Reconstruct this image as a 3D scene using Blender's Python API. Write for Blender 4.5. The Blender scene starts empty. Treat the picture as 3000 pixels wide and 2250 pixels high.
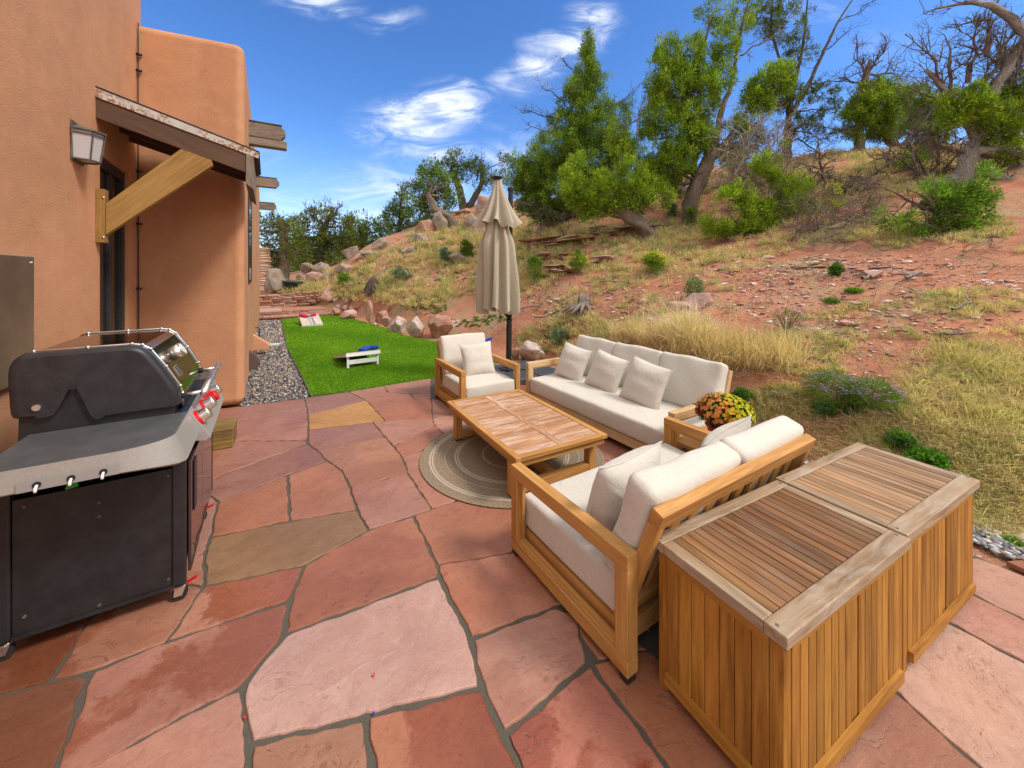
import bpy, math, random
import numpy as np
from mathutils import Vector, Matrix

random.seed(7); RNG = np.random.default_rng(11)
SC = bpy.context.scene; COL = SC.collection
R = math.radians
# ---------------------------------------------------------------- camera
EYE = 1.8
cam_d = bpy.data.cameras.new('camera'); cam = bpy.data.objects.new('camera', cam_d); COL.objects.link(cam)
cam.location = (0, 0, EYE); cam.rotation_euler = (R(90), 0, 0)
cam_d.sensor_width = 36; cam_d.lens = 36*1135/3000; cam_d.shift_y = -325/3000
cam_d.clip_start = .05; cam_d.clip_end = 2000
SC.camera = cam
SC.view_settings.view_transform = 'Standard'; SC.view_settings.look = 'None'
SC.view_settings.exposure = 0.88; SC.view_settings.gamma = 1
SUN_EL, SUN_AZ = 50, 108       # elevation, compass angle from +Y towards +X

# ---------------------------------------------------------------- node helper
class NT:
    def __init__(s, nt): s.nt = nt; s.nodes = nt.nodes; s.L = nt.links
    def node(s, t, **k):
        n = s.nodes.new(t)
        for a, b in k.items(): setattr(n, a, b)
        return n
    def put(s, sock, v):
        if isinstance(v, bpy.types.NodeSocket): s.L.new(v, sock)
        elif v is not None:
            if sock.type in ('RGBA',) and len(v) == 3: v = (*v, 1)
            sock.default_value = v
    def coord(s, which='Object'): return s.node('ShaderNodeTexCoord').outputs[which]
    def attr(s, name, out='Vector'): return s.node('ShaderNodeAttribute', attribute_name=name).outputs[out]
    def map(s, v, scale=(1, 1, 1), loc=(0, 0, 0)):
        n = s.node('ShaderNodeMapping'); s.put(n.inputs[0], v)
        n.inputs['Scale'].default_value = scale; n.inputs['Location'].default_value = loc
        return n.outputs[0]
    def noise(s, v, scale=5, detail=4, rough=.55, dist=0, out='Fac'):
        n = s.node('ShaderNodeTexNoise'); s.put(n.inputs['Vector'], v)
        n.inputs['Scale'].default_value = scale; n.inputs['Detail'].default_value = detail
        n.inputs['Roughness'].default_value = rough; n.inputs['Distortion'].default_value = dist
        return n.outputs[out]
    def voro(s, v, scale=5, feature='F1', out='Distance', rand=1):
        n = s.node('ShaderNodeTexVoronoi', feature=feature); s.put(n.inputs['Vector'], v)
        n.inputs['Scale'].default_value = scale; n.inputs['Randomness'].default_value = rand
        return n.outputs[out]
    def ramp(s, f, stops):
        n = s.node('ShaderNodeValToRGB'); s.put(n.inputs[0], f); e = n.color_ramp.elements
        while len(e) < len(stops): e.new(.5)
        for el, (p, c) in zip(e, stops):
            el.position = p; el.color = (*c, 1) if not isinstance(c, (int, float)) else (c, c, c, 1)
        return n.outputs[0]
    def mix(s, f, a, b, mode='MIX'):
        n = s.node('ShaderNodeMix', data_type='RGBA', blend_type=mode, clamp_factor=True)
        s.put(n.inputs[0], f); s.put(n.inputs[6], a); s.put(n.inputs[7], b); return n.outputs[2]
    def math(s, op, a, b=None, clamp=False):
        n = s.node('ShaderNodeMath', operation=op, use_clamp=clamp); s.put(n.inputs[0], a)
        if b is not None: s.put(n.inputs[1], b)
        return n.outputs[0]
    def vm(s, op, a, b=None, out='Vector'):
        n = s.node('ShaderNodeVectorMath', operation=op); s.put(n.inputs[0], a)
        if b is not None: s.put(n.inputs[1], b)
        return n.outputs[out]
    def rng(s, f, a, b, c=0, d=1):
        n = s.node('ShaderNodeMapRange', interpolation_type='SMOOTHSTEP'); s.put(n.inputs[0], f)
        for i, v in enumerate((a, b, c, d)): n.inputs[i+1].default_value = v
        return n.outputs[0]
    def bump(s, h, strength=.3, dist=.01, normal=None):
        n = s.node('ShaderNodeBump'); s.put(n.inputs['Height'], h)
        n.inputs['Strength'].default_value = strength; n.inputs['Distance'].default_value = dist
        if normal: s.put(n.inputs['Normal'], normal)
        return n.outputs[0]
    def rand(s): return s.node('ShaderNodeNewGeometry').outputs['Random Per Island']

# ---------------------------------------------------------------- world
W = bpy.data.worlds.new('World'); SC.world = W; W.use_nodes = True
w = NT(W.node_tree); w.nodes.clear()
sky = w.node('ShaderNodeTexSky', sky_type='NISHITA', sun_disc=False)
sky.sun_elevation = R(SUN_EL); sky.sun_rotation = R(SUN_AZ); sky.altitude = 2000; sky.air_density = 1.0; sky.dust_density = .6; sky.ozone_density = 3.0
hs = w.node('ShaderNodeHueSaturation'); w.L.new(sky.outputs[0], hs.inputs['Color'])
hs.inputs['Saturation'].default_value = 1.22; hs.inputs['Value'].default_value = 1.62; hs.inputs['Hue'].default_value = .507
d = w.coord('Generated')
sp = w.node('ShaderNodeSeparateXYZ'); w.L.new(d, sp.inputs[0])
yy = w.math('MAXIMUM', sp.outputs[1], .04)
uu = w.math('DIVIDE', sp.outputs[0], yy); ww = w.math('DIVIDE', sp.outputs[2], yy)
cb = w.node('ShaderNodeCombineXYZ'); w.L.new(uu, cb.inputs[0]); w.L.new(ww, cb.inputs[1])
warp = w.noise(cb.outputs[0], 3.2, 5, .6, out='Color')
cw_ = w.vm('ADD', cb.outputs[0], w.vm('MULTIPLY', w.vm('SUBTRACT', warp, (.5, .5, .5)), (.16, .13, 0)))
#        u      w     ru    rw   weight     (slope of sight-line: right, up)
CL = [(-.17, .435, .17, .085, 1.0), (-.27, .375, .20, .085, .9), (-.22, .305, .17, .06, .65), (-.02, .50, .08, .05, .5),
      (-.50, .705, .16, .05, 1.0), (-.32, .66, .12, .04, .45), (.20, .655, .11, .085, .85), (.13, .585, .13, .055, .8), (.07, .535, .09, .05, .75), (.02, .49, .12, .05, .4),
      (.75, .67, .25, .06, .30), (.95, .58, .22, .10, .22), (-.32, .215, .35, .10, .45), (.0, .36, .12, .08, .35), (-.02,.29,.14,.08,.5), (-.7, .3, .2, .05, .3), (-.45, .16, .5, .10, .5)]
mask = None
for (a, b, c, e, wt) in CL:
    q = w.vm('DIVIDE', w.vm('SUBTRACT', cw_, (a, b, 0)), (c, e, 1))
    l = w.math('MULTIPLY', w.math('SUBTRACT', 1.0, w.vm('LENGTH', q, out='Value'), clamp=True), wt*1.7)
    mask = l if mask is None else w.math('MAXIMUM', mask, l)
fn = w.noise(w.map(cb.outputs[0], (.85, 2.3, 1)), 6.0, 8, .66, 1.1)
cl = w.math('MULTIPLY', mask, w.rng(fn, .28, .74), clamp=True)
cl = w.math('MULTIPLY', w.rng(cl, .0, 1.0), .80)
# bright cloud added out of view, overhead and behind, for soft neutral light
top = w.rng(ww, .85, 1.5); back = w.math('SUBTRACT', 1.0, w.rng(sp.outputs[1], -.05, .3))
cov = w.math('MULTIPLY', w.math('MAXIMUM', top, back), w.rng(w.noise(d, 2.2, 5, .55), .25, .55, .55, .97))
hz = w.rng(sp.outputs[2], .0, .34); hz = w.math('MULTIPLY', w.math('SUBTRACT', 1.0, hz), .38)
skyc = w.mix(hz, hs.outputs[0], (4.3, 5.6, 8.6))
c1 = w.mix(cl, skyc, (7.9, 8.2, 8.9))
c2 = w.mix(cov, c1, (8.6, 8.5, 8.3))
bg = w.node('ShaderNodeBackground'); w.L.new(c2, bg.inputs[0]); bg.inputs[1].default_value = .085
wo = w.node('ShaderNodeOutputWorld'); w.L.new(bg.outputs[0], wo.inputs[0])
# ---------------------------------------------------------------- sun
sd = bpy.data.lights.new('sun', 'SUN'); sd.energy = 1.7; sd.angle = R(14); sd.color = (1, .93, .84)
so = bpy.data.objects.new('sun', sd); COL.objects.link(so)
sv = Vector((math.sin(R(SUN_AZ))*math.cos(R(SUN_EL)), math.cos(R(SUN_AZ))*math.cos(R(SUN_EL)), math.sin(R(SUN_EL))))
so.rotation_euler = sv.to_track_quat('Z', 'Y').to_euler()

# ---------------------------------------------------------------- measured frame
FP, HZ, CX = 1135., 800., 1500.
def PX(x, y, z=0.):
    Y = FP*(EYE-z)/(y-HZ); return Vector(((x-CX)*Y/FP, Y, z))
def PD(x, y, Y): return Vector(((x-CX)*Y/FP, Y, EYE-(y-HZ)*Y/FP))
TH = R(32.2); VX = Vector((math.cos(TH), math.sin(TH), 0)); UY = Vector((-math.sin(TH), math.cos(TH), 0))

def tag(o, label=None, cat=None, group=None, kind=None):
    if label: o['label'] = label
    if cat: o['category'] = cat
    if group: o['group'] = group
    if kind: o['kind'] = kind
    return o
def empty(name, loc=(0, 0, 0), rz=0, label=None, cat=None, group=None):
    o = bpy.data.objects.new(name, None); COL.objects.link(o); o.location = loc; o.rotation_euler = (0, 0, rz)
    o.empty_display_size = .1
    return tag(o, label, cat, group)

class MB:
    """collects polygons with a grain coordinate 'gc' and a tint 'col' per vertex"""
    def __init__(s): s.v = []; s.g = []; s.c = []; s.nv = 0; s.loops = []; s.cnt = []; s.mi = []
    def add(s, verts, faces, gc=None, col=(1, 1, 1), mat=0):
        verts = np.asarray(verts, float).reshape(-1, 3); n = len(verts)
        s.v.append(verts)
        s.g.append(verts if gc is None else np.asarray(gc, float).reshape(-1, 3))
        c = np.asarray(col, float)
        s.c.append(np.tile(c, (n, 1)) if c.ndim == 1 else c)
        if isinstance(faces, np.ndarray):
            s.loops.append((faces+s.nv).ravel()); s.cnt.append(np.full(len(faces), faces.shape[1])); s.mi.append(np.full(len(faces), mat))
        else:
            s.loops.append(np.array([i+s.nv for f in faces for i in f], int)); s.cnt.append(np.array([len(f) for f in faces], int)); s.mi.append(np.full(len(faces), mat))
        s.nv += n
        return s
    def box(s, a, b, axis=0, M=None, col=(1, 1, 1), mat=0, grain=True):
        x0, y0, z0 = a; x1, y1, z1 = b
        p = np.array([(x, y, z) for x in (x0, x1) for y in (y0, y1) for z in (z0, z1)], float)
        f = [(0, 1, 3, 2), (4, 6, 7, 5), (0, 4, 5, 1), (2, 3, 7, 6), (0, 2, 6, 4), (1, 5, 7, 3)]
        o = [(axis+k) % 3 for k in range(3)]
        g = p[:, o] + np.array([random.uniform(0, 50), random.uniform(0, 50), random.uniform(0, 50)])
        if M is not None: p = np.array([M @ Vector(q) for q in p])
        return s.add(p, f, g, col, mat)
    def bar(s, p, q, w, h, up=(0, 0, 1), col=(1, 1, 1), mat=0):
        p = Vector(p); q = Vector(q); x = (q-p).normalized(); z = Vector(up); y = z.cross(x).normalized(); z = x.cross(y)
        M = Matrix.Translation(p) @ Matrix((x, y, z)).transposed().to_4x4()
        return s.box((0, -w/2, -h/2), ((q-p).length, w/2, h/2), 0, M, col, mat)
    def prism(s, pts, axis_vec, origin, ex, ez, length, col=(1, 1, 1), mat=0):
        """outline pts (a,b) in plane (ex,ez) pushed along axis_vec"""
        o = Vector(origin); ex = Vector(ex); ez = Vector(ez); ax = Vector(axis_vec)
        A = [o+ex*a+ez*b for a, b in pts]; B = [p+ax*length for p in A]; n = len(pts)
        f = [tuple(range(n))[::-1], tuple(range(n, 2*n))]+[(i, (i+1) % n, (i+1) % n+n, i+n) for i in range(n)]
        v = [tuple(p) for p in A+B]
        dx_ = pts[len(pts)//2][0]-pts[0][0]; dz_ = pts[len(pts)//2][1]-pts[0][1]; L_ = math.hypot(dx_, dz_) or 1; dx_ /= L_; dz_ /= L_
        g = [(pts[i % n][0]*dx_+pts[i % n][1]*dz_, -pts[i % n][0]*dz_+pts[i % n][1]*dx_, 0 if i < n else length) for i in range(2*n)]
        return s.add(v, f, np.array(g)+random.uniform(0, 40), col, mat)
    def tube(s, pts, rad, sides=6, col=(1, 1, 1), mat=0, cap=True):
        pts = [Vector(p) for p in pts]; n = len(pts)
        if isinstance(rad, (int, float)): rad = [rad]*n
        rings = []; g = []; ref = None; L = 0; off = random.uniform(0, 30)
        for i, p in enumerate(pts):
            t = (pts[min(i+1, n-1)]-pts[max(i-1, 0)])
            if t.length < 1e-9: t = Vector((0, 0, 1))
            t.normalize()
            if ref is None: ref = t.orthogonal().normalized()
            a = (ref-t*ref.dot(t))
            a = a.normalized() if a.length > 1e-6 else t.orthogonal().normalized()
            ref = a; b = t.cross(a)
            if i: L += (p-pts[i-1]).length
            for k in range(sides):
                th = 2*math.pi*k/sides
                rings.append(p+(a*math.cos(th)+b*math.sin(th))*rad[i]); g.append((L+off, rad[i]*math.cos(th)*2+off, rad[i]*math.sin(th)*2+i*.0))
        f = [(i*sides+k, i*sides+(k+1) % sides, (i+1)*sides+(k+1) % sides, (i+1)*sides+k) for i in range(n-1) for k in range(sides)]
        if cap: f += [tuple(range(sides))[::-1], tuple((n-1)*sides+k for k in range(sides))]
        return s.add([tuple(r) for r in rings], f, g, col, mat)
    def lathe(s, prof, c=(0, 0, 0), seg=16, col=(1, 1, 1), mat=0):
        v = []; n = len(prof)
        for r, z in prof:
            for k in range(seg):
                t = 2*math.pi*k/seg; v.append((c[0]+r*math.cos(t), c[1]+r*math.sin(t), c[2]+z))
        f = [(i*seg+k, i*seg+(k+1) % seg, (i+1)*seg+(k+1) % seg, (i+1)*seg+k) for i in range(n-1) for k in range(seg)]
        f += [tuple(range(seg))[::-1], tuple((n-1)*seg+k for k in range(seg))]
        return s.add(v, f, None, col, mat)
    def build(s, name, mats, parent=None, smooth=False, bevel=0, seg=2, autosmooth=None):
        me = bpy.data.meshes.new(name)
        v = np.concatenate(s.v); loops = np.concatenate(s.loops).astype(np.int32); cnt = np.concatenate(s.cnt).astype(np.int32)
        me.vertices.add(len(v)); me.vertices.foreach_set('co', v.astype(np.float32).ravel())
        me.loops.add(len(loops)); me.loops.foreach_set('vertex_index', loops)
        me.polygons.add(len(cnt)); st = np.concatenate([[0], np.cumsum(cnt)[:-1]]).astype(np.int32)
        me.polygons.foreach_set('loop_start', st); me.polygons.foreach_set('loop_total', cnt)
        mi = np.concatenate(s.mi).astype(np.int32)
        if mi.any(): me.polygons.foreach_set('material_index', mi)
        me.update(calc_edges=True)
        a = me.attributes.new('gc', 'FLOAT_VECTOR', 'POINT'); a.data.foreach_set('vector', np.concatenate(s.g).astype(np.float32).ravel())
        c = np.concatenate(s.c)
        if c.shape[1] == 3: c = np.hstack([c, np.ones((len(c), 1))])
        a = me.color_attributes.new('col', 'FLOAT_COLOR', 'POINT'); a.data.foreach_set('color', c.astype(np.float32).ravel())
        me.polygons.foreach_set('use_smooth', np.full(len(cnt), bool(smooth)))
        for m in (mats if isinstance(mats, (list, tuple)) else [mats]): me.materials.append(m)
        me.validate(); me.update()
        o = bpy.data.objects.new(name, me); COL.objects.link(o)
        if parent: o.parent = parent
        if bevel:
            b = o.modifiers.new('bevel', 'BEVEL'); b.width = bevel; b.segments = seg; b.limit_method = 'ANGLE'; b.angle_limit = R(30)
            me.polygons.foreach_set('use_smooth', np.full(len(cnt), True))
            b.harden_normals = True
        return o

def copy_tree(o, parent=None):
    c = o.copy(); COL.objects.link(c); c.parent = parent
    for ch in list(o.children): copy_tree(ch, c)
    return c

# ---------------------------------------------------------------- materials
def new_mat(name):
    m = bpy.data.materials.new(name); m.use_nodes = True; t = NT(m.node_tree); b = t.nodes['Principled BSDF']
    b.inputs['Specular IOR Level'].default_value = .4
    t.m = m; t.b = b; return t
def simple(name, col, rough=.6, metal=0, bump=None, vary=0, scale=20):
    t = new_mat(name); b = t.b; b.inputs['Roughness'].default_value = rough; b.inputs['Metallic'].default_value = metal
    if vary:
        f = t.noise(t.coord(), scale, 5, .6)
        t.put(b.inputs['Base Color'], t.mix(t.rng(f, .3, .7), tuple(c*(1-vary) for c in col), tuple(min(1, c*(1+vary)) for c in col)))
    else: b.inputs['Base Color'].default_value = (*col, 1)
    if bump: t.put(b.inputs['Normal'], t.bump(t.noise(t.coord(), bump[0], 4, .6), bump[1], bump[2]))
    return t.m

def wood(name, c0, c1, c2, rough=.55, weather=0, wcol=(.45, .40, .36), grain=1.0):
    t = new_mat(name); g = t.attr('gc')
    f = t.noise(t.map(g, (1.1, 15*grain, 15*grain)), 2.2, 6, .6, .6)
    f2 = t.noise(t.map(g, (3, 90, 90)), 2.0, 3, .6)
    big = t.noise(t.map(g, (.7, 1.5, 1.5)), 1.6, 3, .5)
    c = t.ramp(f, [(.28, c0), (.5, c1), (.72, c2)])
    c = t.mix(t.rng(f2, .35, .75, 0, .35), c, tuple(x*.5 for x in c0))
    c = t.mix(t.rng(big, .35, .7, 0, .45), c, c2)
    c = t.mix(1, c, t.attr('col', 'Color'), 'MULTIPLY')
    if weather:
        wn = t.noise(t.map(g, (.9, 5, 5)), 3.5, 6, .65, .8)
        wn2 = t.noise(t.coord(), 2.3, 3, .5)
        k = t.math('MULTIPLY', t.rng(wn, .42, .62), t.rng(wn2, .3, .6, .35, 1))
        c = t.mix(t.math('MULTIPLY', k, weather), c, t.mix(f2, wcol, tuple(x*1.35 for x in wcol)))
    t.put(t.b.inputs['Base Color'], c)
    t.put(t.b.inputs['Roughness'], t.rng(f, .2, .8, rough-.1, rough+.12))
    t.put(t.b.inputs['Normal'], t.bump(t.math('ADD', f, t.math('MULTIPLY', f2, .6)), .25, .004))
    return t.m
M_teak = wood('teak', (.31, .125, .025), (.47, .220, .055), (.60, .33, .105))
M_teakpale = wood('teak_pale', (.46, .26, .10), (.60, .39, .19), (.70, .50, .29))
M_box = wood('teak_box', (.17, .062, .008), (.36, .150, .017), (.50, .245, .045), .68)
M_lid = wood('teak_weathered', (.060, .023, .007), (.185, .078, .026), (.33, .160, .062), .75, .22, (.28, .23, .18), 1.2)
M_rim = wood('teak_rim', (.17, .095, .045), (.30, .19, .105), (.42, .30, .19), .65, .6, (.42, .36, .29))
M_ttop = wood('table_slats', (.30, .13, .055), (.42, .20, .085), (.54, .29, .14), .6, .50, (.62, .53, .45))
M_cedar = wood('brown_stained_timber', (.055, .028, .015), (.095, .048, .026), (.14, .075, .042), .6)
M_brace = wood('treated_pine', (.19, .095, .022), (.32, .175, .045), (.42, .25, .075), .6)
M_beam = wood('weathered_beam', (.10, .07, .05), (.19, .14, .095), (.30, .23, .16), .75, .5, (.28, .25, .22))

def fabric(name, col):
    t = new_mat(name); g = t.coord()
    a = t.noise(t.map(g, (1, 1, 9)), 55, 2, .6); b_ = t.noise(t.map(g, (9, 9, 1)), 55, 2, .6); wv = t.math('ADD', a, b_)
    c = t.mix(t.rng(wv, .7, 1.3), tuple(x*.90 for x in col), tuple(min(1, x*1.07) for x in col))
    c = t.mix(t.rng(t.noise(g, 3, 4, .6), .35, .7, 0, .3), c, tuple(x*.90 for x in col))
    t.put(t.b.inputs['Base Color'], c); t.b.inputs['Roughness'].default_value = .95; t.b.inputs['Specular IOR Level'].default_value = .15
    t.b.inputs['Sheen Weight'].default_value = .25
    wr = t.noise(g, 6, 4, .55, 1.2)
    t.put(t.b.inputs['Normal'], t.bump(wv, .25, .0015, t.bump(wr, .45, .022)))
    return t.m
M_cush = fabric('cream_canvas', (.60, .555, .485))
M_canopy = fabric('taupe_canvas', (.44, .395, .30))

def stucco(name, col):
    t = new_mat(name); g = t.coord()
    big = t.noise(g, .9, 5, .6); mid = t.noise(g, 5, 4, .6); st = t.noise(t.map(g, (3, 3, .35)), 2.2, 4, .6)
    c = t.mix(t.rng(big, .3, .7), tuple(x*.88 for x in col), tuple(min(1, x*1.1) for x in col))
    c = t.mix(t.rng(mid, .45, .8, 0, .35), c, (col[0]*1.18, col[1]*1.28, col[2]*1.4))
    c = t.mix(t.rng(st, .52, .75, 0, .28), c, (col[0]*1.15, col[1]*1.35, col[2]*1.6))
    c = t.mix(t.rng(t.noise(g, 130, 3, .7), .4, .7, 0, .35), c, tuple(x*.72 for x in col))
    t.put(t.b.inputs['Base Color'], c); t.b.inputs['Roughness'].default_value = .92; t.b.inputs['Specular IOR Level'].default_value = .2
    h = t.math('ADD', t.noise(g, 85, 4, .75), t.math('MULTIPLY', t.noise(t.map(g, (1, 1, 1.6)), 4, 4, .5, .4), 1.1))
    hc = t.voro(t.vm('ADD', g, t.vm('MULTIPLY', t.noise(g, 5, 5, .7, out='Color'), (.5, .5, .5))), .8, 'DISTANCE_TO_EDGE'); crk = t.math('MULTIPLY', t.rng(hc, .006, .0), t.rng(t.noise(g, 1.3, 2), .54, .62)); c = t.mix(t.math('MULTIPLY', crk, .5), c, tuple(x*.5 for x in col)); t.put(t.b.inputs['Base Color'], c)
    t.put(t.b.inputs['Normal'], t.bump(h, .8, .008)); return t.m
M_stucco = stucco('adobe_stucco', (.585, .295, .160))

def steel(name, col, rough, spots=True):
    t = new_mat(name); t.b.inputs['Metallic'].default_value = 1
    g = t.coord(); f = t.noise(t.map(g, (2, 2, 60)), 3, 3, .6)
    t.put(t.b.inputs['Base Color'], t.mix(t.rng(f, .3, .7), tuple(x*.9 for x in col), col))
    t.put(t.b.inputs['Roughness'], t.rng(t.noise(g, 12, 4, .7), .3, .8, rough*.7, rough*1.4))
    return t.m
M_steel = steel('brushed_steel', (.80, .78, .75), .36)
M_mirror = steel('mirror_lid_steel', (.21, .185, .16), .13)
M_silver = simple('silver_paint', (.40, .385, .36), .45, .35, (250, .15, .001), .06, 90)
M_black = simple('black_enamel', (.022, .021, .023), .42, 0, (160, .2, .001), .25, 8)
M_cast = simple('cast_black_lid', (.028, .027, .030), .38, 0, (220, .35, .002), .2, 14)
M_dark = simple('dark_metal', (.02, .02, .022), .4)
M_rubber = simple('black_rubber', (.018, .018, .018), .8)
M_red = simple('red_plastic', (.62, .010, .018), .35)
M_white = simple('white_paint', (.80, .81, .82), .45, 0, (30, .1, .002), .04)
M_plum = simple('umbrella_base_plastic', (.050, .058, .072), .5, 0, (120, .2, .002), .15)
M_bronze = simple('weathered_bronze', (.13, .12, .10), .55, .4, (90, .3, .002), .3)
M_flash = None
t = new_mat('rusted_white_flashing'); g = t.coord()
k = t.math('MULTIPLY', t.rng(t.noise(t.map(g, (1, 1, 1)), 26, 6, .75), .47, .56), t.rng(t.noise(g, 2.2, 2), .35, .5))
t.put(t.b.inputs['Base Color'], t.mix(k, t.mix(t.noise(g, 8, 3), (.42, .38, .33), (.62, .60, .56)), (.27, .125, .035))); t.b.inputs['Roughness'].default_value = .6; M_flash = t.m
t = new_mat('frosted_glass'); t.b.inputs['Base Color'].default_value = (.62, .58, .58, 1); t.b.inputs['Roughness'].default_value = .25; t.b.inputs['Transmission Weight'].default_value = .25; M_frost = t.m
t = new_mat('dark_glass'); t.b.inputs['Base Color'].default_value = (.016, .018, .018, 1); t.b.inputs['Roughness'].default_value = .06; M_glass = t.m
M_doorwood = simple('dark_door_frame', (.030, .028, .026), .5, 0, None, .2)
t = new_mat('panel_steel'); g = t.coord(); t.b.inputs['Metallic'].default_value = .85
t.put(t.b.inputs['Base Color'], t.mix(t.rng(t.noise(g, 2.5, 4, .6), .3, .7), (.24, .20, .18), (.36, .33, .29))); t.b.inputs['Roughness'].default_value = .38; M_panel = t.m

def sandstone(name):
    """flagstones: the tint per stone comes from 'col'; wet patches are glossy and darker"""
    t = new_mat(name); g = t.coord(); c = t.attr('col', 'Color')
    sx = t.attr('gc'); M = lambda f, a, b, m='MIX': t.mix(f, a, b, m)
    wp = t.vm('ADD', sx, t.vm('MULTIPLY', t.noise(sx, 1.8, 4, .6, out='Color'), (.5, .5, 0)))
    big = t.noise(sx, 1.3, 6, .62, .4); streak = t.noise(t.map(wp, (1.2, 6, 1)), 1.5, 7, .68, .4); fine = t.noise(g, 60, 6, .75); spk = t.noise(g, 190, 3, .7); hue = t.noise(wp, .9, 3, .5)
    c2 = M(1, c, M(t.rng(big, .3, .7), (.82, .77, .75), (1.12, 1.13, 1.14)), 'MULTIPLY')
    c2 = M(t.rng(hue, .52, .72, 0, .5), c2, M(1, c, (1.12, .90, .70), 'MULTIPLY'))        # ochre cast
    c2 = M(t.rng(hue, .48, .32, 0, .85), c2, M(1, c, (.90, .96, 1.06), 'MULTIPLY'))       # mauve cast
    c2 = M(t.rng(streak, .50, .72, 0, .45), c2, M(1, c, (1.2, 1.28, 1.3), 'MULTIPLY'))
    c2 = M(t.rng(streak, .46, .26, 0, .70), c2, M(1, c, (.72, .60, .56), 'MULTIPLY'))
    mot = t.noise(g, 13, 6, .72, .3); c2 = M(t.rng(mot, .48, .66, 0, .50), c2, M(1, c, (.78, .68, .64), 'MULTIPLY')); c2 = M(t.rng(mot, .46, .30, 0, .42), c2, M(1, c, (1.18, 1.25, 1.28), 'MULTIPLY'))
    c2 = M(t.rng(fine, .46, .72, 0, .45), c2, M(1, c, (.66, .56, .53), 'MULTIPLY'))
    c2 = M(t.rng(spk, .58, .72, 0, .6), c2, M(1, c, (1.35, 1.45, 1.45), 'MULTIPLY'))
    c2 = M(t.rng(spk, .40, .28, 0, .6), c2, M(1, c, (.5, .42, .4), 'MULTIPLY'))
    # cleft layers: the surface drops in thin ragged steps
    ly = t.noise(t.map(wp, (1.0, 2.6, 1)), 1.25, 7, .62, .5); q5 = t.math('MULTIPLY', ly, 7.0); fr = t.math('FRACT', q5); stp = t.math('FLOOR', q5); edge = t.rng(fr, .0, .07); h_l = t.math('ADD', stp, edge)
    lip = t.math('MULTIPLY', t.math('SUBTRACT', 1.0, t.rng(t.math('ABSOLUTE', t.math('SUBTRACT', fr, .03)), .0, .035)), t.rng(t.noise(sx, 3.1, 3), .47, .60))
    c2 = M(t.math('MULTIPLY', lip, .6), c2, M(1, c, (.38, .28, .25), 'MULTIPLY'))
    vd = t.voro(t.vm('ADD', g, t.vm('MULTIPLY', t.noise(g, 20, 2, out='Color'), (.03, .03, 0))), 15)
    drip = t.math('MULTIPLY', t.rng(vd, .24, .18), t.rng(t.noise(g, 1.7, 2), .55, .62))
    c2 = M(t.math('MULTIPLY', drip, .5), c2, M(1, c, (.55, .42, .38), 'MULTIPLY'))
    # pale mineral bloom patches
    blo = t.math('MULTIPLY', t.rng(t.noise(t.vm('ADD', g, t.vm('MULTIPLY', t.noise(g, 11, 5, .75, out='Color'), (.16, .16, 0))), 1.4, 3, .5), .70, .72), .5)
    c2 = M(blo, c2, (.52, .40, .31))
    wn = t.noise(t.vm('ADD', g, t.vm('MULTIPLY', t.noise(g, 8, 6, .78, out='Color'), (.26, .26, 0))), 1.05, 4, .55)
    wet = t.attr('col', 'Alpha'); wetm = t.math('MULTIPLY', t.rng(wn, .465, .505), wet, clamp=True)
    c2 = M(wetm, c2, M(1, c2, (.70, .50, .40), 'MULTIPLY'))
    t.put(t.b.inputs['Base Color'], c2)
    film = t.math('MULTIPLY', wetm, t.rng(t.noise(g, 26, 5, .75), .36, .50, .30, 1))
    t.put(t.b.inputs['Roughness'], t.math('SUBTRACT', t.rng(mot, .3, .7, .46, .62), t.math('MULTIPLY', film, .40)))
    t.b.inputs['Specular IOR Level'].default_value = .55
    h = t.math('ADD', t.math('MULTIPLY', h_l, .30), t.math('MULTIPLY', fine, .45)); h = t.math('ADD', h, t.math('MULTIPLY', streak, 1.2)); h = t.math('ADD', h, t.math('MULTIPLY', mot, .9))
    bn = t.node('ShaderNodeBump'); t.put(bn.inputs['Height'], h); t.put(bn.inputs['Strength'], t.math('SUBTRACT', .60, t.math('MULTIPLY', film, .4))); bn.inputs['Distance'].default_value = .006
    t.put(t.b.inputs['Normal'], bn.outputs[0]); return t.m
M_flag = sandstone('red_flagstone')
t = new_mat('grey_mortar'); g = t.coord()
t.put(t.b.inputs['Base Color'], t.mix(t.noise(g, 90, 4, .7), (.055, .048, .036), (.125, .112, .088))); t.b.inputs['Roughness'].default_value = .85
t.put(t.b.inputs['Normal'], t.bump(t.noise(g, 160, 4, .7), .6, .004)); M_mortar = t.m

def rockmat(name, a, b, lichen=(.30, .28, .22), lk=.5, strat=6):
    t = new_mat(name); g = t.coord(); gg = t.attr('gc')
    big = t.noise(gg, 2.2, 6, .65, .3); fine = t.noise(gg, 24, 5, .7); lay = t.noise(t.map(gg, (.8, .8, strat)), 2.6, 5, .6, .5)
    c = t.mix(t.rng(big, .3, .7), a, b); c = t.mix(t.rng(lay, .45, .8, 0, .5), c, tuple(x*.55 for x in a))
    c = t.mix(t.math('MULTIPLY', t.rng(t.noise(gg, 4.5, 6, .7), .50, .60), lk), c, lichen)
    c = t.mix(t.rng(fine, .5, .8, 0, .5), c, tuple(min(1, x*1.35) for x in b))
    c = t.mix(1, c, t.attr('col', 'Color'), 'MULTIPLY')
    t.put(t.b.inputs['Base Color'], c); t.b.inputs['Roughness'].default_value = .9
    t.put(t.b.inputs['Normal'], t.bump(t.math('ADD', t.math('MULTIPLY', lay, 1.2), fine), .8, .03)); return t.m
M_rred = rockmat('red_sandstone_rock', (.33, .15, .10), (.52, .29, .21), (.42, .37, .30), .35)
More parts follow.
